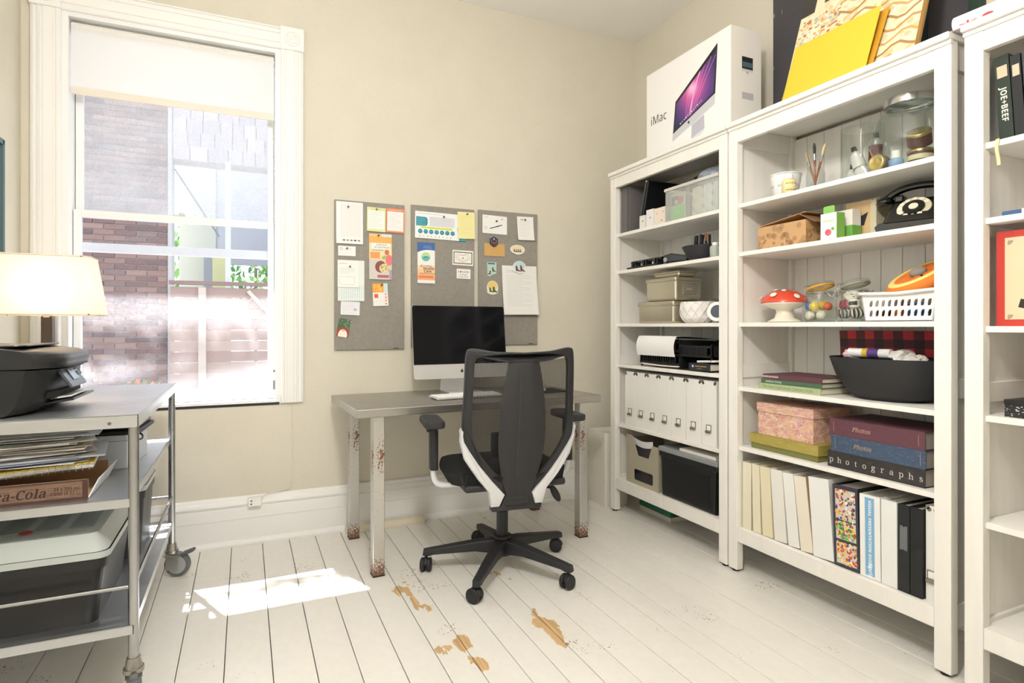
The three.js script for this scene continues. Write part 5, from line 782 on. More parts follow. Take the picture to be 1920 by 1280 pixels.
// fifth shelf: seven magazine files
const brass = mat(0x9c9484, 0.35, 0.9);
function magFile(z, X, w, y, h, d, label, group) {
  const o = onShelf('magazine_file', label, 'magazine file', y, z, X, group), m = mat(0xedebe6, 0.6);
  part(o, 'body', ext([[0, 0], [d, 0], [d, h], [0, h]], w, 0.0015, [], [-w / 2, 0, 0], [0, PI / 2, 0]), m);
  const hol = part(o, 'label_holder', merge([box(0.030, 0.0025, 0.003, [0, 0.098, 0.0015]), box(0.0025, 0.03, 0.003, [-0.0145, 0.084, 0.0015]), box(0.0025, 0.03, 0.003, [0.0145, 0.084, 0.0015]), box(0.03, 0.0025, 0.003, [0, 0.07, 0.0015]), T(cyl(0.007, 0.007, 0.03, 14, undefined, [0, 0, PI / 2]), [0, 0.066, 0.005])]), brass); part(hol, 'label_card', box(0.026, 0.022, 0.001, [0, 0.085, 0.0008]), mat(0xf6f6f4, 0.7));
  for (const s of [-1, 1]) part(o, 'corner_piece', merge([box(0.012, 0.012, 0.0015, [s * (w / 2 - 0.006), h - 0.006, 0.0007]), cyl(0.007, 0.007, 0.0015, 12, [s * (w / 2 - 0.011), h - 0.012, 0.0007], [PI / 2, 0, 0])]), brass);
  return o;
}
{
  const zs = [-2.797, -2.696, -2.595, -2.496, -2.392, -2.285, -2.176], ws = [0.0985, 0.0985, 0.097, 0.1015, 0.104, 0.106, 0.096], nth = ['first', 'second', 'third', 'fourth', 'fifth', 'sixth', 'last'];
  zs.forEach((z, i) => magFile(z + ws[i] / 2, 1.985, ws[i], S1[4], 0.305, 0.24, `white magazine file with metal label holder, ${nth[i]} from the corner in the row of seven`, 'white magazine files in a row'));
}
// bottom shelf: metal document crate and black file box
{
  const y = 0.196;
  let o = onShelf('document_crate', 'beige metal document holder with cut-out handle', 'document holder', y, -2.643, 1.988);
  const W = 0.282, H = 0.268, m = mat(0xbdb6a2, 0.4, 0.35); part(o, 'front_plate', ext([[-W / 2, 0], [W / 2, 0], [W / 2, H - 0.03], [W / 2 - 0.05, H - 0.03], [W / 2 - 0.08, H - 0.105], [-W / 2 + 0.11, H - 0.105], [-W / 2 + 0.055, H], [-W / 2, H]], 0.003, 0.0008, [rrect(0.165, 0.06, 0.01, 4, 0.015, 0.055).reverse()]), m);
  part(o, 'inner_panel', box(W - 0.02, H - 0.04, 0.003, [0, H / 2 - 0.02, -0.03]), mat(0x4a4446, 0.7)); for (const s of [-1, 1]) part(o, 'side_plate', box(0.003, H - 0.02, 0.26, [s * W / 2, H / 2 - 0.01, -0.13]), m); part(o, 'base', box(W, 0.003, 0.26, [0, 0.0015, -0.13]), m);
  single('paper_folder', 'white paper folder curling out of the metal document holder', 'folder', slabSheet(12, 6, (u, v) => [(u - 0.5) * 0.18, 0.222 + v * 0.036 - 0.014 * Math.sin(u * PI), -0.004 + 0.006 * v], 0.002), mat(0xe6e6ea, 0.7), [2.001, y, -2.655], [0, -PI / 2, 0]);
  o = onShelf('file_box', 'black plastic hanging file box with grey lid', 'file box', y, -2.282, 1.985); const w2 = 0.402; part(o, 'body', ext([[-w2 / 2 + 0.008, 0], [w2 / 2 - 0.008, 0], [w2 / 2, 0.222], [-w2 / 2, 0.222]], 0.29, 0.012, [], [0, 0, -0.29]), mat(0x131516, 0.32)); part(o, 'rim_flange', rbox(w2 + 0.018, 0.028, 0.30, 0.008, [0, 0.216, -0.145]), mat(0x131516, 0.32)); part(o, 'lid', rbox(w2 + 0.022, 0.028, 0.304, 0.008, [0, 0.241, -0.145], undefined, 2), mat(0x8b8e90, 0.4)); part(o, 'embossed_panel', box(0.30, 0.15, 0.002, [0.01, 0.105, 0.0]), mat(0x101213, 0.28));
  book('white_book', 'flat white booklet lying on the grey file box lid', y + 0.2555, -2.215, 1.992, 0.25, 0.013, 0.18, mat(0xe6e0d8, 0.6), null, { flat: true });
  single('loose_papers', 'flat papers lying on the back of the file box lid', 'paper', slabSheet(8, 3, (u, v) => [(u - 0.5) * 0.19, 0.003 + 0.01 * (1 - u) ** 2, -0.25 + v * 0.18], 0.003), mat(0xd8d6d2, 0.8), [2.03, y + 0.2555, -2.41], [0, -PI / 2, 0]);
}
// on the floor: waste box in the corner, green box below the bookcase
{
  const o = thing('waste_box', 'narrow open white box standing in the corner beside the bookcase', 'box', [2.03, 0, -3.045]), m = mat(0xe8e3d6, 0.65), w = 0.155, h = 0.44, d = 0.19;
  for (const s of [-1, 1]) { part(o, 'side', box(0.006, h, d, [s * w / 2, h / 2, 0]), m); part(o, 'side', box(w, h, 0.006, [0, h / 2, s * d / 2]), m); } part(o, 'bottom', box(w, 0.006, d, [0, 0.003, 0]), m); part(o, 'inner_flap', box(w - 0.02, 0.004, d * 0.5, [0, h - 0.03, -d * 0.2]), mat(0xcfc7b4, 0.8));
  const g = thing('green_box', 'flat green and white box on the floor under the corner bookcase', 'box', [2.20, 0, -2.70]); part(g, 'lid', rbox(0.17, 0.045, 0.28, 0.004, [0, 0.05, 0]), mat(0x1f6a50, 0.6)); part(g, 'base', rbox(0.168, 0.028, 0.278, 0.003, [0, 0.0145, 0]), mat(0xe2ddd2, 0.7));
}
// ================================================================ middle bookcase
{
  const top = 1.9725;
  // dark boards against the wall
  const slate = new THREE.MeshPhysicalMaterial({ map: dataTex(256, 256, (u, v) => { const a = 0.03 * fbm(u * 6, v * 6, 131, 4) + (vnoise(u * 90, v * 12, 132) > 0.955 ? 0.25 : 0); return [0.265 + a, 0.255 + a, 0.27 + a]; }), roughness: 0.85 });
  let o = onShelf('chalk_board', 'large dark grey board standing against the wall behind the canvas', 'board', top, -1.69, 2.30); part(o, 'panel', uvm(rbox(0.70, 0.80, 0.018, 0.002, [0, 0.40, -0.009])), slate);
  o = onShelf('chalk_board', 'dark grey board with a teal edge next to the wrapping paper', 'board', top, -1.232, 2.285); part(o, 'panel', uvm(rbox(0.20, 0.78, 0.016, 0.002, [0.0, 0.39, -0.008]), 1, 0.4), slate); part(o, 'edge_strip', box(0.012, 0.78, 0.022, [-0.106, 0.39, -0.006]), mat(0x21363c, 0.6));
  // printed canvas: a plain abstract pattern in cream and tan
  o = onShelf('art_canvas', 'cream and tan patterned canvas leaning against the dark board', 'canvas', top + 0.012, -1.468, 1.997); o.rotation.order = 'YXZ'; o.rotation.x = -0.30;
  const art = printed(512, 512, (x, w, h) => {
    fill(x, '#e6d6b4', 0, 0, w, h); for (let i = 0; i < 420; i++) { x.fillStyle = ['#dcc79c', '#ecdfc2', '#d8bc8c', '#e9d8b0'][i % 4]; x.beginPath(); x.ellipse(rr(0, w), rr(0, h), rr(6, 30), rr(4, 14), rr(0, 3), 0, 7); x.fill(); }
    x.lineWidth = 9; for (let i = 0; i < 13; i++) { x.strokeStyle = ['#b98a50', '#c79c62', '#a97c48'][i % 3]; const y0 = h * (i / 12); x.beginPath(); x.moveTo(w * 0.36, y0); for (let k = 0; k <= 12; k++) x.lineTo(w * (0.36 + 0.64 * k / 12), y0 + 16 * Math.sin(k * 1.3 + i)); x.stroke(); }
    for (let i = 0; i < 300; i++) { x.fillStyle = ['#c98a4a', '#9fb0b4', '#e8e2d6', '#b86a44', '#d8b46a'][i % 5]; x.fillRect(rr(0, w * 0.34), rr(h * 0.3, h), rr(5, 16), rr(4, 12)); } fill(x, '#3b3732', 0, h * 0.06, w * 0.12, h * 0.2); fill(x, '#47413a', w * 0.2, h * 0.02, w * 0.07, h * 0.2);
  }, 0.8);
  part(o, 'stretched_cloth', new THREE.BoxGeometry(0.52, 0.52, 0.018), [mat(0xb98f52, 0.8), mat(0xe6d6b4, 0.8), mat(0xe6d6b4, 0.8), white, art, white], [0, 0.26, -0.009]);
  part(o, 'stretcher_bar', merge([box(0.5, 0.03, 0.015, [0, 0.02, -0.026]), box(0.03, 0.5, 0.015, [0.24, 0.26, -0.026]), box(0.03, 0.5, 0.015, [-0.24, 0.26, -0.026])]), mat(0xb08a56, 0.8));
  o = onShelf('yellow_folder', 'bright yellow folded card standing in front of the canvas', 'folder', top + 0.005, -1.515, 1.966); o.rotation.order = 'YXZ'; o.rotation.x = -0.25; const ym = mat(0xe9be36, 0.7);
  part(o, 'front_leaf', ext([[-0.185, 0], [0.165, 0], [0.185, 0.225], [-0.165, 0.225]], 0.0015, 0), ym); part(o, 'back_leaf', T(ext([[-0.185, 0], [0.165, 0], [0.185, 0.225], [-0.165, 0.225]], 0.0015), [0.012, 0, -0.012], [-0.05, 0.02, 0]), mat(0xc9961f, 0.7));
}
// first shelf: craft jars
{
  const y = S2[0];
  let o = onShelf('yogurt_tub', 'white yogurt tub with blue print on the craft shelf', 'tub', y, -1.775, 2.075); part(o, 'cup', lathe([[0, 0], [0.046, 0], [0.062, 0.098], [0.060, 0.098], [0.044, 0.004], [0, 0.004]], 36), printed(512, 128, (x, w, h) => { fill(x, '#eeeeec', 0, 0, w, h); for (let i = 0; i < 6; i++) { fill(x, '#2f6fae', w * i / 6 + 20, h * 0.2, 44, h * 0.2); textLines(x, w * i / 6 + 10, h * 0.5, 60, 4, h * 0.1, '#9fb4c8', 2); } })); part(o, 'rim', torus(0.0615, 0.0028, [0, 0.098, 0], [PI / 2, 0, 0], 6, 36), white);
  o = onShelf('paint_bottle', 'squat cream paint bottle with white cap in front of the tub', 'bottle', y, -1.70, 2.005); part(o, 'body', lathe([[0, 0], [0.026, 0], [0.027, 0.05], [0.018, 0.06], [0, 0.06]], 28), printed(256, 128, (x, w, h) => { fill(x, '#e9d9a6', 0, 0, w, h); textLines(x, 10, h * 0.3, w - 20, 5, h * 0.13, '#a98a4a', 3); fill(x, '#8a6a2a', 20, h * 0.2, 60, 6); })); part(o, 'cap', cyl(0.017, 0.017, 0.018, 24, [0, 0.068, 0]), white);
  o = onShelf('brush_jar', 'small glass jar holding paint brushes', 'jar', y, -1.665, 2.115); part(o, 'glass', lathe([[0, 0.001], [0.034, 0.001], [0.036, 0.08], [0.03, 0.1], [0.032, 0.115]], 30), clearGlass); part(o, 'jar_base', cyl(0.033, 0.033, 0.006, 24, [0, 0.004, 0]), clearGlass);
  const br = (l, dz, tx, tz, hc, fc, hl) => { const b = thing('paint_brush', l, 'paint brush', [2.115, y + 0.009, -1.665 + dz], 0, 'paint brushes in the glass jar'); b.rotation.set(tx, 0, tz); part(b, 'handle', cyl(0.0045, 0.003, hl, 10, [0, hl / 2, 0]), mat(hc, 0.45)); part(b, 'ferrule', cyl(0.005, 0.0048, 0.025, 10, [0, hl + 0.012, 0]), steelPlain); part(b, 'bristles', sph(0.013, [0, hl + 0.045, 0], [0.6, 1.9, 0.35], 12, 10), mat(fc, 0.9)); };
  br('wide cream-bristled paint brush leaning to the right', -0.012, 0.34, 0.05, 0xa85a34, 0xe6d2a2, 0.125); br('narrow paint brush leaning to the left', 0.012, -0.36, -0.05, 0xb06a3c, 0xbfae86, 0.12); br('thin upright paint brush with dark tip', 0.0, 0.02, 0.06, 0x8a4a30, 0x4a4640, 0.13);
  o = onShelf('glass_cylinder', 'tall clear glass cylinder holding paint tubes', 'vase', y, -1.520, 2.195); part(o, 'glass', lathe([[0, 0.002], [0.074, 0.002], [0.076, 0.01], [0.076, 0.235]], 48), clearGlass); part(o, 'glass_floor', cyl(0.072, 0.072, 0.008, 32, [0, 0.006, 0]), clearGlass);
  const pt = (l, z, X, tx, tz, c1, c2, h, s) => { const b = thing('paint_tube', l, 'paint tube', [X, y + 0.012, z], -PI / 2, 'paint tubes in the glass cylinder'); b.rotation.set(tx, -PI / 2, tz); const body = sheet(16, 12, (u, v) => { const a = u * 2 * PI, f = Math.min(1, v * 1.2 + 0.02), wob = 1 + s * Math.sin(v * 19 + a * 2); return [0.023 * Math.cos(a) * wob, v * h, 0.021 * Math.sin(a) * f * wob]; }); part(b, 'tube_body', body, mat(c1, 0.3, 0.1)); part(b, 'label_band', T(new THREE.CylinderGeometry(0.0238, 0.0238, h * 0.36, 24, 1, true), [0, h * 0.72, 0], undefined, [1, 1, 0.92]), mat(c2, 0.5)); part(b, 'shoulder', cyl(0.011, 0.0225, 0.012, 20, [0, h + 0.005, 0]), mat(c1, 0.3, 0.1)); part(b, 'cap', cyl(0.0095, 0.011, 0.022, 14, [0, h + 0.02, 0]), black); };
  pt('crumpled white paint tube leaning in the glass cylinder', -1.49, 2.165, 0.0, 0.30, 0xe9e8e4, 0xe4e2dd, 0.125, 0.08); pt('upright dark red paint tube in the glass cylinder', -1.485, 2.215, 0.0, -0.03, 0xd9d6d0, 0x84323a, 0.165, 0.02); pt('flattened white paint tube at the front of the glass cylinder', -1.562, 2.185, 0.0, -0.12, 0xe6e4de, 0xdcdad4, 0.06, 0.12);
  o = onShelf('cookie_jar', 'large bulging glass jar with chrome lid holding tins', 'jar', y, -1.285, 2.105); part(o, 'glass', lathe([[0, 0.002], [0.088, 0.002], [0.119, 0.085], [0.122, 0.098], [0.095, 0.19], [0.078, 0.212], [0.072, 0.235]], 56), clearGlass); part(o, 'neck_ring', torus(0.074, 0.004, [0, 0.222, 0], [PI / 2, 0, 0]), clearGlass); part(o, 'lid', lathe([[0, 0.262], [0.03, 0.262], [0.034, 0.255], [0.066, 0.252], [0.076, 0.244], [0.076, 0.232], [0.07, 0.230]], 40), chrome); part(o, 'lid_band', new THREE.CylinderGeometry(0.0775, 0.0775, 0.024, 40, 1, true).translate(0, 0.240, 0), chrome);
  const can = (l, z, X, yy, tx, tz, r, h, c, lidc) => { const b = thing('craft_tin', l, 'tin', [X, yy, z], 0); b.rotation.set(tx, 0, tz); part(b, 'body', cyl(r, r, h, 28, [0, h / 2, 0]), mat(c, 0.45)); part(b, 'lid', lathe([[0, h + 0.001], [r * 0.6, h + 0.001], [r * 0.75, h + 0.005], [r * 0.96, h + 0.004], [r * 1.03, h], [r * 1.03, h - 0.006]], 28), mat(0xc9b674, 0.25, 0.9)); return b; };
  can('little tin lying with its gold lid facing out', -1.345, 2.05, y + 0.036, 0, PI / 2 - 0.05, 0.028, 0.035, 0x6a4a42, 0); const c2 = can('brown tin with a cream label band lying low in the jar', -1.235, 2.08, y + 0.006, 0.0, 0.0, 0.038, 0.05, 0x5a3430, 0); part(c2, 'label_band', cyl(0.0384, 0.0384, 0.016, 28, [0, 0.026, 0], undefined, true), mat(0xe3d9ae, 0.6)); can('brown tin tipped on top of the other tin', -1.24, 2.085, y + 0.080, 0.25, 0.55, 0.036, 0.045, 0x5b3634, 0);
  o = onShelf('glue_bottle', 'small white-capped bottle with blue label inside the big jar', 'bottle', y + 0.005, -1.298, 2.05); part(o, 'body', lathe([[0, 0], [0.022, 0], [0.023, 0.032], [0.016, 0.038], [0, 0.038]], 24), mat(0x8fb4dc, 0.4)); part(o, 'cap', cyl(0.015, 0.016, 0.026, 20, [0, 0.051, 0]), white);
}
// second shelf: kraft box, cartons, telephone
{
  const y = S2[1];
  let o = onShelf('kraft_box', 'brown kraft box with line-drawn flowers', 'box', y, -1.752, 2.02); const w = 0.238, h = 0.10, d = 0.2, km = mat(0xc49a6c, 0.85);
  const dood = printed(512, 220, (x, W, H) => { fill(x, '#c9a072', 0, 0, W, H); x.strokeStyle = '#7a5a3a'; x.lineWidth = 2; for (let i = 0; i < 34; i++) { const cx = rr(0, W), cy = rr(H * 0.1, H), r = rr(12, 30); for (let k = 0; k < 8; k++) { x.beginPath(); x.arc(cx + r * 0.7 * Math.cos(k * 0.785), cy + r * 0.7 * Math.sin(k * 0.785), r * 0.35, 0, 7); x.stroke(); } x.beginPath(); x.arc(cx, cy, r * 0.35, 0, 7); x.stroke(); } });
  part(o, 'body', new THREE.BoxGeometry(w, h, d), [dood, km, km, km, dood, km], [0, h / 2, -d / 2]); part(o, 'lid_flap', T(box(w, 0.003, d * 0.6), [-0.01, h + 0.018, -d * 0.35], [0, 0, 0.12]), km); part(o, 'lid_flap', T(box(0.09, 0.003, d), [w / 2 + 0.005, h + 0.005, -d / 2], [0, 0, -0.5]), mat(0x8a6a48, 0.85)); part(o, 'shipping_label', T(box(0.12, 0.001, 0.05), [0.02, h + 0.024, -d * 0.3], [0, 0, 0.12]), paper);
  o = onShelf('seed_carton', 'white carton with a raspberry and green hang tab', 'carton', y, -1.515, 1.995); const fr = printed(160, 256, (x, W, H) => { fill(x, '#f1f0ec', 0, 0, W, H); put(x, 'SENSEE', W / 2, H * 0.3, `bold ${W * 0.19}px serif`, '#8fbf6a', 'center'); textLines(x, W * 0.2, H * 0.42, W * 0.6, 2, 10, '#bbb', 2); x.fillStyle = '#d8455a'; x.beginPath(); x.arc(W * 0.48, H * 0.72, W * 0.2, 0, 7); x.fill(); for (let i = 0; i < 20; i++) { x.fillStyle = '#e8788a'; x.beginPath(); x.arc(W * (0.48 + rr(-0.16, 0.16)), H * (0.72 + rr(-0.1, 0.1)), 5, 0, 7); x.fill(); } x.fillStyle = '#7ab04e'; x.beginPath(); x.arc(W * 0.76, H * 0.6, W * 0.1, 0, 7); x.fill(); });
  part(o, 'body', new THREE.BoxGeometry(0.066, 0.10, 0.045), [mat(0x7fb552, 0.6), white, white, white, fr, white], [0, 0.05, -0.0225]); part(o, 'hang_tab', ext(rrect(0.046, 0.034, 0.006), 0.002, 0, [], [-0.006, 0.112, -0.012]), mat(0x86c05c, 0.6));
  o = onShelf('green_carton', 'green and white striped carton behind the raspberry carton', 'carton', y, -1.505, 2.065); part(o, 'body', rbox(0.07, 0.115, 0.05, 0.002, [0, 0.0575, -0.025]), mat(0xe8e6dc, 0.6)); part(o, 'green_stripe', box(0.0705, 0.05, 0.0505, [0, 0.03, -0.025]), mat(0x6fae4c, 0.6));
  o = onShelf('photo_folder', 'tan card folder with a black and white cat photo', 'folder', y, -1.49, 2.13); part(o, 'leaf', new THREE.BoxGeometry(0.105, 0.15, 0.012), [mat(0xcfa878, 0.8), card, card, card, printed(128, 180, (x, W, H) => { fill(x, '#d9b98a', 0, 0, W, H); x.fillStyle = '#2f3136'; x.beginPath(); x.moveTo(W * 0.2, H * 0.25); x.lineTo(W * 0.5, H * 0.4); x.lineTo(W * 0.85, H * 0.3); x.lineTo(W * 0.7, H * 0.62); x.lineTo(W * 0.3, H * 0.6); x.fill(); x.fillStyle = '#ecebe6'; x.beginPath(); x.arc(W * 0.45, H * 0.52, W * 0.12, 0, 7); x.fill(); }), card], [0, 0.075, -0.006]);
  book('slim_book', 'slim cream book standing beside the tan folder', y, -1.425, 2.12, 0.022, 0.145, 0.10, mat(0xcfc6a8, 0.7), null);
  // rotary telephone
  o = onShelf('rotary_phone', 'old black rotary telephone', 'telephone', y, -1.252, 2.075, null, 0.30);
  part(o, 'base', ext([[-0.10, 0], [0.10, 0], [0.105, 0.018], [0.09, 0.03], [-0.09, 0.03], [-0.105, 0.018]], 0.21, 0.004, [], [0, 0, -0.15]), blackGloss);
  part(o, 'body', T(ext([[-0.03, 0.028], [-0.022, 0.034], [0.06, 0.10], [0.085, 0.118], [0.13, 0.118], [0.15, 0.09], [0.165, 0.028]], 0.16, 0.012, [], [0, 0, -0.08]), [0, 0, 0.035], [0, PI / 2, 0]), blackGloss);
  const dial = new THREE.Group(); dial.name = 'dial'; dial.position.set(0, 0.078, 0.0); dial.rotation.x = -0.90; dial.rotation.order = 'YXZ'; o.add(dial); dial.rotation.x = 0.68 - PI / 2 + 0.0; dial.rotation.x = -(PI / 2 - 0.89); dial.position.set(0, 0.074, 0.003);
  part(dial, 'dial_ring', cyl(0.05, 0.052, 0.008, 40, [0, 0, 0.004], [PI / 2, 0, 0]), mat(0xd8cfae, 0.4)); part(dial, 'finger_plate', cyl(0.032, 0.034, 0.006, 36, [0, 0, 0.010], [PI / 2, 0, 0]), blackGloss); for (let i = 0; i < 10; i++) { const a = 0.6 + i * 0.52; part(dial, 'finger_hole', cyl(0.0075, 0.0075, 0.003, 14, [0.041 * Math.cos(a), 0.041 * Math.sin(a), 0.009], [PI / 2, 0, 0]), mat(0xf0ead2, 0.5)); } part(dial, 'center_cap', cyl(0.014, 0.014, 0.004, 24, [0, 0, 0.014], [PI / 2, 0, 0]), mat(0xe6dfc6, 0.5));
  part(o, 'cradle', merge([rbox(0.03, 0.03, 0.05, 0.008, [-0.06, 0.125, -0.075]), rbox(0.03, 0.03, 0.05, 0.008, [0.06, 0.125, -0.075])]), blackGloss);
  part(o, 'handset', merge([tube([[-0.105, 0.135, -0.075], [-0.06, 0.16, -0.075], [0, 0.168, -0.075], [0.06, 0.16, -0.075], [0.105, 0.135, -0.075]], 0.013, 30, 12), lathe([[0, 0], [0.03, 0.002], [0.028, 0.018], [0.015, 0.03], [0, 0.03]], 24, [-0.108, 0.112, -0.075]), lathe([[0, 0], [0.03, 0.002], [0.028, 0.018], [0.015, 0.03], [0, 0.03]], 24, [0.108, 0.112, -0.075])]), blackGloss);
}
// third shelf: mushroom, clip jars, basket
{
  const y = S2[2];
  let o = onShelf('mushroom_dish', 'red spotted ceramic mushroom dish on a white foot', 'dish', y, -1.816, 2.115); part(o, 'foot', lathe([[0, 0], [0.07, 0], [0.066, 0.006], [0.04, 0.02], [0.032, 0.045], [0.036, 0.056], [0.060, 0.062], [0.090, 0.078], [0.093, 0.084], [0.085, 0.086], [0, 0.088]], 48), mat(0xf2e9d8, 0.25)); part(o, 'cap', lathe([[0.095, 0.085], [0.093, 0.094], [0.082, 0.112], [0.055, 0.132], [0.02, 0.141], [0, 0.142]], 48), mat(0xe04c34, 0.2, 0, { clearcoat: 0.5, key: 'redcap' }));
  for (const [a, e, s] of [[1.4, 0.55, 0.014], [0.3, 0.4, 0.013], [2.4, 0.3, 0.012], [1.9, 1.15, 0.009], [-0.9, 0.5, 0.012], [0.9, 1.0, 0.010]]) { const r = 0.1 * Math.cos(e) * 0.97, yy = 0.085 + 0.057 * Math.sin(e); const m = part(o, 'white_spot', sph(s, undefined, [1, 0.25, 1], 14, 8), mat(0xf6efe2, 0.3), [r * Math.cos(a), yy + 0.003, r * Math.sin(a)]); m.rotation.set(Math.sin(a) * (PI / 2 - e) * 0.7, 0, -Math.cos(a) * (PI / 2 - e) * 0.7); }
  const wire = mat(0xb9bab8, 0.25, 0.95);
  const clipJar = (l, z, X, rubber) => {
    const j = onShelf('clip_jar', l, 'jar', y, z, X, 'clip-top glass jars'); part(j, 'glass', lathe([[0, 0.002], [0.058, 0.002], [0.064, 0.012], [0.064, 0.085], [0.050, 0.108], [0.050, 0.128]], 44), clearGlass); part(j, 'base', cyl(0.058, 0.058, 0.008, 36, [0, 0.005, 0]), clearGlass); part(j, 'neck_wire', torus(0.051, 0.0014, [0, 0.118, 0], [PI / 2, 0, 0], 6, 40), wire);
    const lid = part(j, 'lid', T(lathe([[0, 0.012], [0.03, 0.014], [0.05, 0.006], [0.052, 0.0], [0.045, -0.006], [0, -0.004]], 40), [0.004, 0.148, 0.0], [0, 0, 0.26]), clearGlass); part(lid, 'rubber_seal', T(torus(0.047, 0.0055, undefined, [PI / 2, 0, 0], 8, 40), [0.004, 0.141, 0], [0, 0, 0.26]), mat(rubber, 0.7));
    part(j, 'bail', tube([[0.05, 0.116, 0.02], [0.066, 0.10, 0.014], [0.074, 0.118, 0], [0.066, 0.10, -0.014], [0.05, 0.116, -0.02]], 0.0015, 30, 6), wire); part(j, 'bail', tube([[-0.05, 0.12, 0.02], [-0.06, 0.145, 0.015], [-0.058, 0.15, -0.015], [-0.05, 0.12, -0.02]], 0.0015, 30, 6), wire); return j;
  };
  clipJar('clip jar with an amber seal holding coloured balls', -1.653, 2.125, 0xd9a23c); clipJar('clip jar with a grey seal holding fabric scraps', -1.512, 2.135, 0x9a9684);
  const bl = (l, dz, dx, dy, c, r = 0.019) => single('toy_ball', l, 'ball', new THREE.SphereGeometry(r, 22, 14), mat(c, 0.35), [2.125 + dx, y + 0.0095 + r + dy, -1.655 + dz]);
  bl('small blue ball in the amber-sealed jar', -0.034, -0.012, 0.036, 0x3f74b8); bl('small yellow ball in the amber-sealed jar', 0.003, -0.034, 0.036, 0xf2cf2c); bl('cream ball at the front of the amber-sealed jar', -0.018, -0.032, 0.0, 0xefe6cf, 0.0185); bl('cream ball with a dark ring in the amber-sealed jar', 0.028, -0.026, 0.0, 0xe9e2cd, 0.0185); bl('pale cream ball at the jar wall', -0.036, 0.012, 0.0, 0xe6dcc2, 0.018); bl('yellow ball hidden behind in the amber-sealed jar', 0.0, 0.02, 0.04, 0xf0c830); bl('orange ring ball at the jar wall', 0.037, 0.002, 0.038, 0xe8734a, 0.017);
  const blob = (l, dz, dx, dy, r, draw, s) => { const g = new THREE.IcosahedronGeometry(r, 4), p = g.attributes.position; for (let i = 0; i < p.count; i++) { const k = 0.8 + 0.35 * vnoise(p.getX(i) / r * 2 + 7, (p.getY(i) + p.getZ(i)) / r * 2 + 3, s); p.setXYZ(i, p.getX(i) * k, p.getY(i) * k * 0.85, p.getZ(i) * k); } g.computeVertexNormals(); single('fabric_scrap', l, 'fabric', g, printed(96, 96, draw, 0.9), [2.135 + dx, y + dy, -1.512 + dz]); };
  const spots = (bg, fg) => (x, w, h) => { fill(x, bg, 0, 0, w, h); x.fillStyle = fg; for (let i = 0; i < 26; i++) { x.beginPath(); x.arc(rr(0, w), rr(0, h), rr(2, 5), 0, 7); x.fill(); } }, stripes = (a, b) => (x, w, h) => { fill(x, a, 0, 0, w, h); x.strokeStyle = b; x.lineWidth = 5; for (let i = -2; i < 14; i++) { x.beginPath(); x.moveTo(i * 9, 0); x.quadraticCurveTo(i * 9 + 16, h / 2, i * 9 + 4, h); x.stroke(); } };
  blob('black and white striped scrap at the bottom of the jar', 0.024, -0.022, 0.034, 0.026, stripes('#e6dfd0', '#2b2a2a'), 1); blob('zebra striped scrap at the side of the jar', -0.026, -0.018, 0.034, 0.026, stripes('#d6cbb8', '#3a3532'), 2); blob('deep red scrap in the middle of the jar', -0.020, -0.022, 0.068, 0.024, spots('#8e2d38', '#c2606a'), 3); blob('white scrap with a black nose patch in the jar', 0.022, -0.026, 0.070, 0.024, (x, w, h) => { fill(x, '#eee8dc', 0, 0, w, h); fill(x, '#222', w * 0.4, h * 0.35, w * 0.25, h * 0.25); }, 4); blob('spotted cream scrap near the jar neck', 0.0, -0.010, 0.098, 0.028, spots('#ece4d2', '#3a342e'), 5);
  // basket
  o = onShelf('plastic_basket', 'white plastic basket with rows of leaf-shaped holes', 'basket', y, -1.262, 1.999); const W = 0.252, H = 0.098, D = 0.24, bm = mat(0xf1efec, 0.35), holes = [];
  for (const yy of [0.062, 0.028]) for (let i = 0; i < 10; i++) { const cx = -W / 2 + 0.035 + i * 0.0215; holes.push([[cx - 0.006, yy - 0.011], [cx + 0.003, yy - 0.010], [cx + 0.006, yy + 0.002], [cx + 0.006, yy + 0.012], [cx - 0.002, yy + 0.010], [cx - 0.006, yy + 0.001]]); }
  part(o, 'front_wall', ext([[-W / 2 + 0.016, 0], [W / 2 - 0.016, 0], [W / 2, H], [-W / 2, H]], 0.003, 0, holes.map((h) => h.reverse()), [0, 0, -0.003]), bm); part(o, 'back_wall', ext([[-W / 2 + 0.016, 0], [W / 2 - 0.016, 0], [W / 2, H], [-W / 2, H]], 0.003, 0, [], [0, 0, -D]), bm); for (const s of [-1, 1]) part(o, 'end_wall', T(box(0.003, H, D), [s * (W / 2 - 0.008), H / 2, -D / 2], [0, 0, -s * 0.16]), bm); part(o, 'floor', box(W - 0.03, 0.003, D, [0, 0.002, -D / 2]), bm); part(o, 'rolled_rim', tube([[-W / 2 - 0.006, H, 0.004], [0, H - 0.004, 0.006], [W / 2 + 0.006, H + 0.004, 0.004], [W / 2 + 0.006, H, -D], [-W / 2 - 0.006, H, -D]], 0.006, 80, 8, true, 0.1), bm);
  [[-0.085, 0x5b3a30, 0.032, 'brown'], [-0.03, 0xe07a3a, 0.034, 'orange'], [0.025, 0x3f86b8, 0.036, 'blue'], [0.08, 0x2e5a4a, 0.034, 'dark green']].forEach(([dx, c, r, n]) => { const b = onShelf('soft_toy', `${n} soft toy seen through the basket holes`, 'toy', y + 0.006 + r * 0.8, -1.262 + dx, 2.085); const g = new THREE.IcosahedronGeometry(r, 3), p = g.attributes.position; for (let i = 0; i < p.count; i++) { const k = 0.92 + 0.16 * vnoise(p.getX(i) / r * 3 + 5, p.getY(i) / r * 3 + 5, 9); p.setXYZ(i, p.getX(i) * k * 0.8, p.getY(i) * k * 0.8, p.getZ(i) * k * 1.6); } g.computeVertexNormals(); part(b, 'body', g, mat(c, 0.9)); });
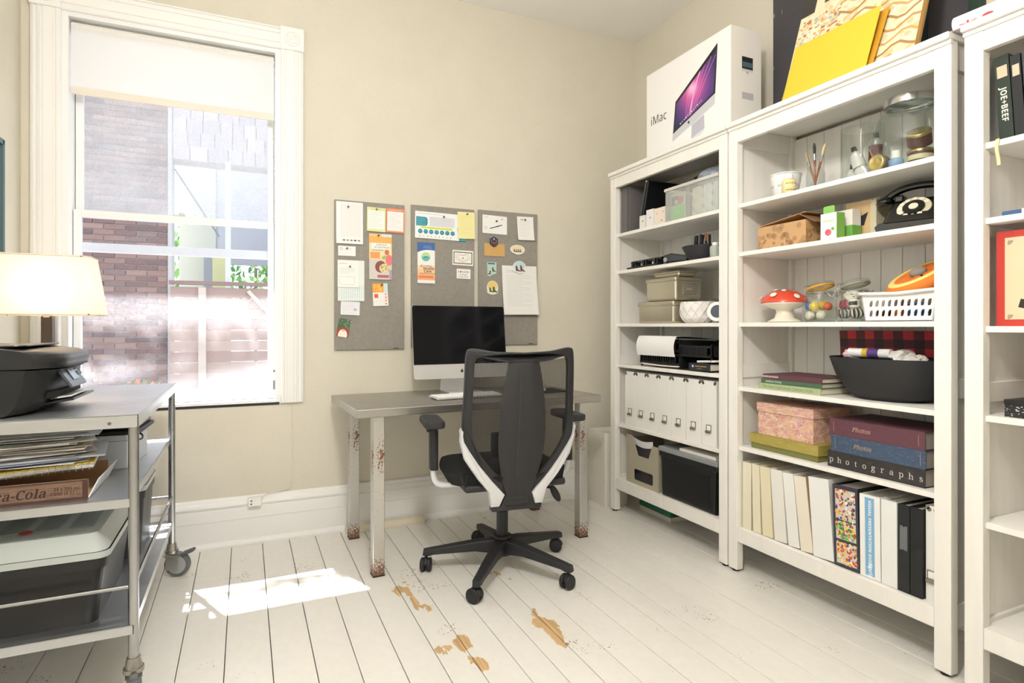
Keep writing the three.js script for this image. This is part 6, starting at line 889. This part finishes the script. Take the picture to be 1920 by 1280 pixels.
  o = onShelf('orange_cushion', 'plush orange-slice cushion lying in the basket', 'cushion', y + 0.108, -1.245, 2.11); o.rotation.order = 'YXZ'; o.rotation.set(0.50, -PI / 2, 0.22);
  part(o, 'rind', T(new THREE.TorusGeometry(0.082, 0.03, 16, 44), [0, 0.03, -0.02], [PI / 2, 0, 0], [1, 1, 0.95]), mat(0xe9832f, 0.85)); part(o, 'pith', T(new THREE.TorusGeometry(0.084, 0.018, 14, 44), [0, 0.042, -0.02], [PI / 2, 0, 0]), mat(0xf3dc86, 0.9)); for (let i = 0; i < 8; i++) { const a0 = i * PI / 4 + 0.05, a1 = a0 + PI / 4 - 0.1, p = [[0.008 * Math.cos((a0 + a1) / 2), 0.008 * Math.sin((a0 + a1) / 2)]]; for (let k = 0; k <= 5; k++) { const a = a0 + (a1 - a0) * k / 5; p.push([0.070 * Math.cos(a), 0.070 * Math.sin(a)]); } part(o, 'segment', T(ext(p, 0.014, 0.004), [0, 0.042, -0.02], [-PI / 2, 0, 0]), mat(0xe87e30, 0.9)); } part(o, 'grey_pompom', sph(0.022, [0.01, 0.062, -0.01], [1.3, 0.8, 1]), mat(0x8f8b86, 1));
}
// fourth shelf: books and the black bowl
{
  const y = S2[3], sp = (bg, t1, c1, t2 = '', flip = false) => (x, w, h) => { fill(x, bg, 0, 0, w, h); if (flip) { x.save(); x.translate(w * 0.5, h * 0.5); x.rotate(PI); x.translate(-w * 0.5, -h * 0.5); put(x, t1, w * 0.72, h * 0.5, `bold ${h * 0.55}px sans-serif`, c1); x.restore(); } else put(x, t1, w * 0.08, h * 0.5, `${h * 0.62}px serif`, c1); put(x, t2, w * 0.95, h * 0.5, `${h * 0.35}px serif`, c1, 'right'); };
  book('garden_book', 'pale green book at the bottom of the three-book stack', y, -1.70, 1.998, 0.300, 0.024, 0.21, mat(0xa8b58a, 0.6), sp('#aab78c', 'The New Eighteenth-Century Style', '#5c6648', '•'), { flat: true, group: 'three books lying flat' });
  book('garden_book', 'dark green book reading outdoor living in the stack', y + 0.0245, -1.692, 2.002, 0.288, 0.019, 0.20, mat(0x4f6a50, 0.6), sp('#506b52', 'outdoor living', '#e9ecdf'), { flat: true, group: 'three books lying flat' });
  book('garden_book', 'plum book titled Renovations on top of the stack', y + 0.044, -1.685, 2.0, 0.280, 0.020, 0.20, mat(0x5f3a42, 0.6), sp('#623c45', 'RENOVATIONS', '#e6d6cf', '', true), { flat: true, group: 'three books lying flat' });
  let o = onShelf('black_bowl', 'very large matt black bowl filled with odds and ends', 'bowl', y, -1.362, 2.122); const bowlM = mat(0x2a2a2c, 0.75); part(o, 'bowl', lathe([[0, 0], [0.088, 0], [0.115, 0.018], [0.152, 0.085], [0.171, 0.150], [0.165, 0.150], [0.146, 0.088], [0.11, 0.024], [0, 0.012]], 64).scale(1.26, 1, 0.94), bowlM);
  const gl = onShelf('glue_pack', 'white glue stick pack with a purple and yellow label in the bowl', 'glue sticks', y + 0.122, -1.40, 2.06, null, 0.12); part(gl, 'tube', T(cyl(0.016, 0.016, 0.145, 20), [0, 0.045, 0], [0, 0, PI / 2]), mat(0xf1f0ee, 0.4)); part(gl, 'label', T(cyl(0.0163, 0.0163, 0.05, 20, undefined, undefined, true), [0.01, 0.045, 0], [0, 0, PI / 2]), mat(0x5a3f86, 0.5)); part(gl, 'label_band', T(cyl(0.0165, 0.0165, 0.018, 20, undefined, undefined, true), [-0.012, 0.045, 0], [0, 0, PI / 2]), mat(0xe0b93c, 0.5));
  const tb = onShelf('marker_pack', 'dark foil pouch of markers under the glue pack', 'pouch', y + 0.108, -1.39, 2.06, null, 0.05); part(tb, 'pouch', slabSheet(12, 6, (u, v) => [(u - 0.5) * 0.15, 0.022 + 0.004 * Math.sin(u * 14), -0.02 + v * 0.05], 0.018), mat(0x56606a, 0.2, 0.3)); part(tb, 'cap', rbox(0.025, 0.03, 0.03, 0.006, [0.085, 0.022, 0]), black);
  const crum = (l, z, X, yy, c, s, r) => { const g = new THREE.IcosahedronGeometry(r, 2), p = g.attributes.position; for (let i = 0; i < p.count; i++) { const k = 0.6 + 0.8 * vnoise(p.getX(i) / r * 3 + 9, (p.getY(i) + p.getZ(i) * 0.6) / r * 3 + 4, s); p.setXYZ(i, p.getX(i) * k * 1.2, p.getY(i) * k * 0.8, p.getZ(i) * k); } single('crumpled_paper', l, 'paper', g, mat(c, 0.8, 0, { flatShading: true, key: 'crum' + c }), [X, yy, z]); };
  crum('crumpled white paper sticking out of the bowl', -1.30, 2.085, y + 0.155, 0xe6e2dc, 3, 0.034); crum('crumpled grey paper at the bowl edge', -1.238, 2.07, y + 0.142, 0xcfcac2, 8, 0.026); crum('crinkled clear wrapper beside the glue pack', -1.475, 2.07, y + 0.16, 0xd9b9bd, 5, 0.026);
  const plaid = printed(512, 256, (x, w, h) => { fill(x, '#e8343e', 0, 0, w, h); const n = 14, c = w / n; x.fillStyle = 'rgba(20,14,16,0.55)'; for (let i = 0; i < n; i += 2) x.fillRect(i * c, 0, c, h); for (let j = 1; j < 6; j += 2) x.fillRect(0, j * c, w, c); }, 0.45);
  o = onShelf('plaid_wrap', 'red and black plaid gift wrap sheet behind the bowl', 'gift wrap', y + 0.006, -1.425, 2.292); part(o, 'sheet', slabSheet(20, 12, (u, v) => [(u - 0.5) * 0.53, 0.005 + v * 0.235, -0.012 + 0.010 * v * v + 0.004 * Math.sin(u * 5)], 0.002), plaid);
}
// fifth shelf: boxes and albums
{
  const y = S2[4];
  const mot = (a, b, c2, s) => printed(384, 192, (x, w, h) => { fill(x, a, 0, 0, w, h); for (let i = 0; i < s; i++) { x.fillStyle = [b, c2, a][i % 3]; x.globalAlpha = 0.4; x.beginPath(); x.ellipse(rr(0, w), rr(0, h), rr(8, 34), rr(6, 22), rr(0, 3), 0, 7); x.fill(); } x.globalAlpha = 1; });
  let o = onShelf('olive_box', 'olive green keepsake box under the floral box', 'box', y, -1.727, 1.998); const om = mot('#a8994e', '#b4a65c', '#94873f', 60); part(o, 'base', rbox(0.325, 0.034, 0.235, 0.002, [0, 0.017, -0.12]), mat(0x7b7a44, 0.8)); part(o, 'lid', new THREE.BoxGeometry(0.333, 0.040, 0.243), om, [0, 0.044, -0.12]);
  o = onShelf('floral_box', 'pink floral paper box on top of the olive box', 'box', y + 0.0645, -1.728, 2.012); const fm = printed(512, 256, (x, w, h) => { fill(x, '#dcb49c', 0, 0, w, h); for (let i = 0; i < 200; i++) { x.globalAlpha = 0.5; x.fillStyle = ['#e6c3ae', '#d49a86', '#c98aa0', '#e8d2b8', '#cfa078'][i % 5]; x.beginPath(); x.ellipse(rr(0, w), rr(0, h), rr(8, 40), rr(6, 20), rr(0, 3), 0, 7); x.fill(); } x.globalAlpha = 1; x.strokeStyle = '#7a5a58'; x.lineWidth = 2; for (let i = 0; i < 40; i++) { const a = rr(0, w), b = rr(0, h); x.beginPath(); x.moveTo(a, b); x.quadraticCurveTo(a + 14, b - 14, a + rr(-24, 24), b + rr(-24, 24)); x.stroke(); } for (let i = 0; i < 40; i++) { x.fillStyle = ['#5a6a78', '#5a4444'][i % 2]; x.beginPath(); x.arc(rr(0, w), rr(0, h), 4, 0, 7); x.fill(); } }, 0.8); part(o, 'base', new THREE.BoxGeometry(0.268, 0.098, 0.20), fm, [0, 0.049, -0.10]); part(o, 'lid', new THREE.BoxGeometry(0.276, 0.036, 0.208), fm, [0, 0.116, -0.10]);
  const leather = (bg, fl, n, letters) => (x, w, h) => { fill(x, bg, 0, 0, w, h); for (let i = 0; i < n; i++) { x.globalAlpha = 0.35; x.fillStyle = fl[i % fl.length]; x.fillRect(rr(0, w), rr(0, h), rr(2, 26), rr(1, 4)); } x.globalAlpha = 1; letters(x, w, h); };
  const gold = '#c99a6a';
  const album = (l, yy, z, w, c, dr) => book('photo_album', l, yy, z, 1.998, w, 0.060, 0.235, mat(c, 0.5), dr, { flat: true, group: 'stacked photo albums', category: 'album', pages: 0xb8b0a4 });
  album('worn black photo album lettered photographs, bottom of the stack', y, -1.346, 0.348, 0x2a2727, leather('#322f2f', ['#4a4545', '#1d1b1b', '#5a4c42', '#6a655f'], 260, (x, w, h) => { 'photographs'.split('').forEach((c, i) => put(x, c, w * (0.045 + i * 0.092), h * 0.52, `${h * 0.46}px serif`, '#d8d4cc', 'center')); }));
  album('worn blue photo album in the middle of the stack', y + 0.0605, -1.338, 0.336, 0x3f4f66, leather('#41526a', ['#5a6f8c', '#2f3d54', '#8a7a72', '#6a86a6'], 300, (x, w, h) => { x.strokeStyle = gold; x.lineWidth = 2; for (const f of [0.05, 0.95]) { x.beginPath(); x.moveTo(w * f, h * 0.15); x.lineTo(w * f, h * 0.85); x.stroke(); } put(x, 'Photos', w * 0.36, h * 0.5, `italic ${h * 0.35}px serif`, gold, 'center'); }));
  album('plum leather photo album on top of the stack', y + 0.121, -1.342, 0.340, 0x5e3a44, leather('#623d48', ['#744c56', '#523039', '#6e4a55'], 200, (x, w, h) => { x.strokeStyle = gold; x.lineWidth = 2; for (const f of [0.05, 0.94]) { x.beginPath(); x.moveTo(w * f, h * 0.2); x.lineTo(w * f, h * 0.8); x.stroke(); } put(x, 'Photos', w * 0.36, h * 0.5, `italic ${h * 0.36}px serif`, '#c9a08a', 'center'); }));
}
// bottom shelf: binders
{
  const y = 0.196, E = [-1.924, -1.874, -1.822, -1.760, -1.692, -1.632, -1.572, -1.484, -1.384, -1.308, -1.2525, -1.2125, -1.1725], lean = [0.0, 0.03, 0.055, 0.08, 0.105, 0.118, 0.080, 0.030, 0.012, 0.006, 0, 0];
  const cols = [0xe6dfc6, 0xe9e1c6, 0xe6dcbc, 0xe9e6de, 0xeeece6, 0xebe2d2, 0xececea, 0x2a2a30, 0xf0efec, 0xe9e9e6, 0x1b1e1f, 0x161819], nms = ['narrow cream binder against the bookcase end', 'cream binder, second in the leaning row', 'yellowed cream binder, third in the leaning row', 'off-white binder, fourth in the leaning row', 'white binder, fifth in the leaning row', 'off-white binder with a tan edge, before the widest one', 'widest white binder of the row', 'dark binder with colourful market photos on its spine', 'white binder with a light blue spine strip', 'plain white binder beside the black ones', 'black binder with a grey label window', 'plain black binder next to the magazine file'];
  for (let i = 0; i < 12; i++) {
    const th = E[i + 1] - E[i] - 0.0025 - Math.max(0, ((lean[i] ?? 0) - (lean[i - 1] ?? lean[i])) * 0.28), h = i === 6 ? 0.300 : i === 7 ? 0.296 : 0.288, d = 0.26, o = onShelf('ring_binder', nms[i], 'binder', y + th * Math.sin(lean[i]) + 0.0006, E[i + 1] - 0.001, 1.986, 'ring binders on the bottom shelf');
    o.rotation.order = 'YXZ'; o.rotation.z = lean[i];
    const m = mat(cols[i], 0.45); let sp = m;
    if (i === 7) sp = printed(160, 448, (x, w, hh) => { fill(x, '#3a3a46', 0, 0, w, hh); const ph = (y0, y1, cs) => { fill(x, '#cfc9c0', w * 0.1, hh * y0, w * 0.8, hh * (y1 - y0)); for (let k = 0; k < 90; k++) { x.fillStyle = cs[k % cs.length]; x.beginPath(); x.ellipse(rr(w * 0.12, w * 0.88), rr(hh * y0, hh * y1), rr(4, 12), rr(3, 9), rr(0, 3), 0, 7); x.fill(); } }; ph(0.05, 0.42, ['#e0a838', '#2e3a66', '#f0e6d8', '#7a4a3a', '#c9443c', '#d9c29a']); ph(0.44, 0.66, ['#3f7a3c', '#e6d84c', '#5a9a50', '#c23e34', '#88b86a']); ph(0.70, 0.96, ['#d84432', '#eaa23c', '#f0e0c0', '#e9c94c', '#6a4a8a']); }, 0.35);
    if (i === 8) sp = printed(128, 448, (x, w, hh) => { fill(x, '#efefec', 0, 0, w, hh); fill(x, '#7fb0d4', w * 0.26, hh * 0.03, w * 0.46, hh * 0.94); x.save(); x.translate(w * 0.5, hh * 0.06); x.rotate(PI / 2); put(x, 'VISUAL PRESENTATION GUIDE', 0, 0, `bold ${w * 0.2}px sans-serif`, '#f4f7fa'); x.restore(); x.save(); x.translate(w * 0.5, hh * 0.82); x.rotate(PI / 2); put(x, 'Spring', 0, 0, `bold ${w * 0.26}px sans-serif`, '#f4f7fa'); x.restore(); }, 0.4);
    part(o, 'front_board', rbox(0.004, h, d, 0.0012, [-0.002, h / 2, -d / 2]), m); part(o, 'back_board', rbox(0.004, h, d, 0.0012, [-th + 0.002, h / 2, -d / 2]), m); part(o, 'spine', new THREE.BoxGeometry(th, h, 0.004), [m, m, m, m, sp, m], [-th / 2, h / 2, -0.001]); part(o, 'page_block', box(th - 0.010, h - 0.016, d - 0.03, [-th / 2, h / 2, -d / 2 + 0.004]), mat(0xe2ddd2, 0.9));
    if (i === 10) part(o, 'label_window', ext([[-0.012, -0.04], [-0.004, -0.04], [0, -0.036], [0.004, -0.04], [0.012, -0.04], [0.012, 0.04], [0.004, 0.04], [0, 0.036], [-0.004, 0.04], [-0.012, 0.04]], 0.0015, 0, [], [-th / 2, h * 0.62, 0.001]), mat(0x6a6e70, 0.4));
    if (i === 5) part(o, 'tan_edge', box(0.004, h, 0.02, [-0.0, h / 2, -0.01]), mat(0xb08f6c, 0.8));
  }
  magFile(-1.150, 1.998, 0.042, y, 0.305, 0.24, 'white magazine file at the end of the binder row', 'white magazine files');
}
// ================================================================ bookcase at the picture edge
{
  let o = thing('wrapping_roll', 'roll of white wrapping paper with red snowflakes on top of the bookcase', 'gift wrap', [2.015, 1.9725 + 0.0265, -0.62], 0); o.rotation.y = 0.045;
  const snow = printed(256, 512, (x, w, h) => { fill(x, '#e9e6e6', 0, 0, w, h); x.strokeStyle = '#b8443c'; x.lineWidth = 3; for (let i = 0; i < 60; i++) { const a = rr(0, w), b = rr(0, h), r = rr(8, 18); for (let k = 0; k < 3; k++) { const t = k * PI / 3; x.beginPath(); x.moveTo(a - r * Math.cos(t), b - r * Math.sin(t)); x.lineTo(a + r * Math.cos(t), b + r * Math.sin(t)); x.stroke(); } } x.fillStyle = '#b5443f'; for (let i = 0; i < 34; i++) { x.beginPath(); x.arc(rr(0, w), rr(0, h), rr(6, 11), 0, 7); x.fill(); } });
  part(o, 'paper_roll', T(new THREE.CylinderGeometry(0.026, 0.026, 0.92, 24, 1, true), undefined, [PI / 2, 0, 0]), snow); part(o, 'cardboard_core', T(new THREE.CylinderGeometry(0.02, 0.02, 0.91, 20, 1, true), undefined, [PI / 2, 0, 0]), mat(0xb89a76, 0.9, 0, { side: THREE.DoubleSide, key: 'core' })); part(o, 'loose_edge', T(box(0.05, 0.001, 0.92), [-0.012, -0.0255, 0]), mat(0xe6e0e0, 0.7));
  o = onShelf('framed_print', 'dark green framed print leaning on the wall behind the wrapping paper', 'picture', 1.9725, -0.97, 2.258); part(o, 'frame', merge([box(0.05, 0.7, 0.02, [-0.19, 0.35, -0.01]), box(0.05, 0.7, 0.02, [0.19, 0.35, -0.01]), box(0.43, 0.05, 0.02, [0, 0.675, -0.01]), box(0.43, 0.05, 0.02, [0, 0.025, -0.01])]), mat(0x1d3328, 0.5)); part(o, 'picture', box(0.34, 0.62, 0.008, [0, 0.35, -0.012]), mat(0xcabfa8, 0.8));
  const vs = (bg, t, c, f = 0.5) => (x, w, h) => { fill(x, bg, 0, 0, w, h); x.save(); x.translate(w * 0.5, h * 0.38); x.rotate(PI / 2); put(x, t, 0, 0, `bold ${w * f}px sans-serif`, c); x.restore(); fill(x, '#c9b49a', w * 0.15, h * 0.12, w * 0.7, h * 0.14); };
  const y = S3[0];
  book('cook_book', 'dark green book with big cream lettering down its spine', y, -0.948, 1.996, 0.036, 0.245, 0.19, mat(0x1f2c22, 0.5), vs('#1f2c22', 'JOE+BEEF', '#e9e4d2', 0.62), { lean: 0.06, lift: 0.002, group: 'books on the cropped bookcase' });
  book('cook_book', 'slim black book between two cook books', y, -0.915, 1.996, 0.024, 0.235, 0.19, mat(0x17191a, 0.5), vs('#17191a', '', '#8f9a9a', 0.5), { lean: 0.06, lift: 0.002, group: 'books on the cropped bookcase' });
  book('cook_book', 'grey book with pink lettering at the picture edge', y, -0.886, 1.996, 0.026, 0.232, 0.19, mat(0x3a3a44, 0.5), vs('#3a3a44', 'NEW VEGETARIAN', '#e98aa8', 0.55), { lean: 0.06, lift: 0.002, group: 'books on the cropped bookcase' });
  for (const [z, c, n] of [[-0.856, 0x7a2a2a, 'red'], [-0.82, 0x2a3a4a, 'navy'], [-0.78, 0xd8d2c4, 'cream']]) book('cook_book', `upright ${n} book farther along the cropped bookcase`, y, z, 1.995, 0.03, 0.235, 0.19, mat(c, 0.5), null);
  single('ribbon', 'cream ribbon end hanging over the shelf edge', 'ribbon', slabSheet(2, 12, (u, v) => [(u - 0.5) * 0.009, -0.075 * v + 0.0006, 0.001 + 0.006 * Math.sin(v * 5)], 0.0008), mat(0xe6d9a4, 0.8), [1.968, y + 0.001, -0.957], [0, -PI / 2, 0]);
  // second shelf
  const y2 = S3[1]; [['blue pencil case on the second shelf of the cropped bookcase', -0.925, 0x3a5a86, 0.014], ['pink booklet beneath the blue box', -0.895, 0xd88a96, 0.010]].forEach(([l, z, c, h], i) => { const b = onShelf('flat_case', l, 'case', y2 + 0.0008, z + i * 0.09, 1.992); part(b, 'body', rbox(0.07, h, 0.12, 0.003, [0, h / 2, -0.06]), mat(c, 0.5)); part(b, 'band', box(0.012, h + 0.001, 0.121, [0.02, h / 2, -0.06]), mat(0xe6e0e0, 0.6)); });
  o = onShelf('blue_box', 'little blue box at the picture edge above the red game', 'box', y2, -0.885, 2.03); part(o, 'body', rbox(0.05, 0.036, 0.08, 0.002, [0, 0.018, -0.04]), mat(0x3f7fa8, 0.5)); part(o, 'lid', rbox(0.052, 0.012, 0.082, 0.002, [0, 0.042, -0.04]), mat(0xd9dde0, 0.5));
  // third shelf: game box
  const y3 = S3[2]; o = onShelf('game_box', 'red bordered game box with a vintage label', 'game', y3, -0.842, 2.012); const gf = printed(512, 512, (x, w, h) => { fill(x, '#c23a30', 0, 0, w, h); fill(x, '#d9cba8', w * 0.075, h * 0.07, w * 0.85, h * 0.86); put(x, 'SO', w * 0.26, h * 0.17, `bold ${h * 0.13}px serif`, '#2a2520'); x.fillStyle = '#37474f'; x.beginPath(); x.roundRect(w * 0.3, h * 0.24, w * 0.55, h * 0.5, w * 0.1); x.fill(); x.fillStyle = '#6f8790'; x.beginPath(); x.arc(w * 0.5, h * 0.46, w * 0.13, 0, 7); x.fill(); x.save(); x.translate(w * 0.3, h * 0.78); x.rotate(0.25); fill(x, '#26221f', -w * 0.1, -h * 0.04, w * 0.4, h * 0.09); put(x, 'SEN', -w * 0.06, 0, `bold ${h * 0.055}px serif`, '#e6dcc2'); x.restore(); for (const [a, b] of [[0.1, 0.1], [0.1, 0.88]]) { x.strokeStyle = '#3a302a'; x.lineWidth = 3; for (let k = 1; k < 4; k++) { x.beginPath(); x.arc(w * a, h * b, k * 7, 0, 1.6); x.stroke(); } } });
  part(o, 'carton', new THREE.BoxGeometry(0.28, 0.275, 0.06), [mat(0xb0352c, 0.6), mat(0xb0352c, 0.6), mat(0xb0352c, 0.6), mat(0xb0352c, 0.6), gf, mat(0xb0352c, 0.6)], [0, 0.1375, -0.03]); part(o, 'lid_seam', box(0.281, 0.274, 0.001, [0, 0.138, -0.04]), mat(0x8a2a24, 0.7));
  // fourth shelf
  const y4 = S3[3]; o = onShelf('patterned_box', 'black and white patterned photo box', 'box', y4, -0.87, 1.998); const bw = printed(256, 96, (x, w, h) => { fill(x, '#1d1d1f', 0, 0, w, h); for (let i = 0; i < 70; i++) { x.fillStyle = '#e6e4de'; x.beginPath(); x.arc(rr(0, w), rr(0, h), rr(1, 4), 0, 7); x.fill(); } fill(x, '#e6e4de', w * 0.28, 0, w * 0.07, h); fill(x, '#e6e4de', w * 0.66, 0, w * 0.07, h); }); part(o, 'base', new THREE.BoxGeometry(0.17, 0.036, 0.12), bw, [0, 0.018, -0.06]); part(o, 'lid', rbox(0.174, 0.014, 0.124, 0.002, [0, 0.043, -0.06]), black);
  o = onShelf('red_canister', 'dull red canister at the back of the fourth shelf', 'canister', y4, -0.855, 2.20); part(o, 'body', cyl(0.055, 0.055, 0.13, 32, [0, 0.065, 0]), mat(0x8e3a30, 0.5)); part(o, 'lid', cyl(0.057, 0.057, 0.012, 32, [0, 0.136, 0]), mat(0x7a3028, 0.5));
}
scene.traverse((o) => { if (o.isMesh) { o.castShadow = true; o.receiveShadow = true; } });
renderer.render(scene, camera);
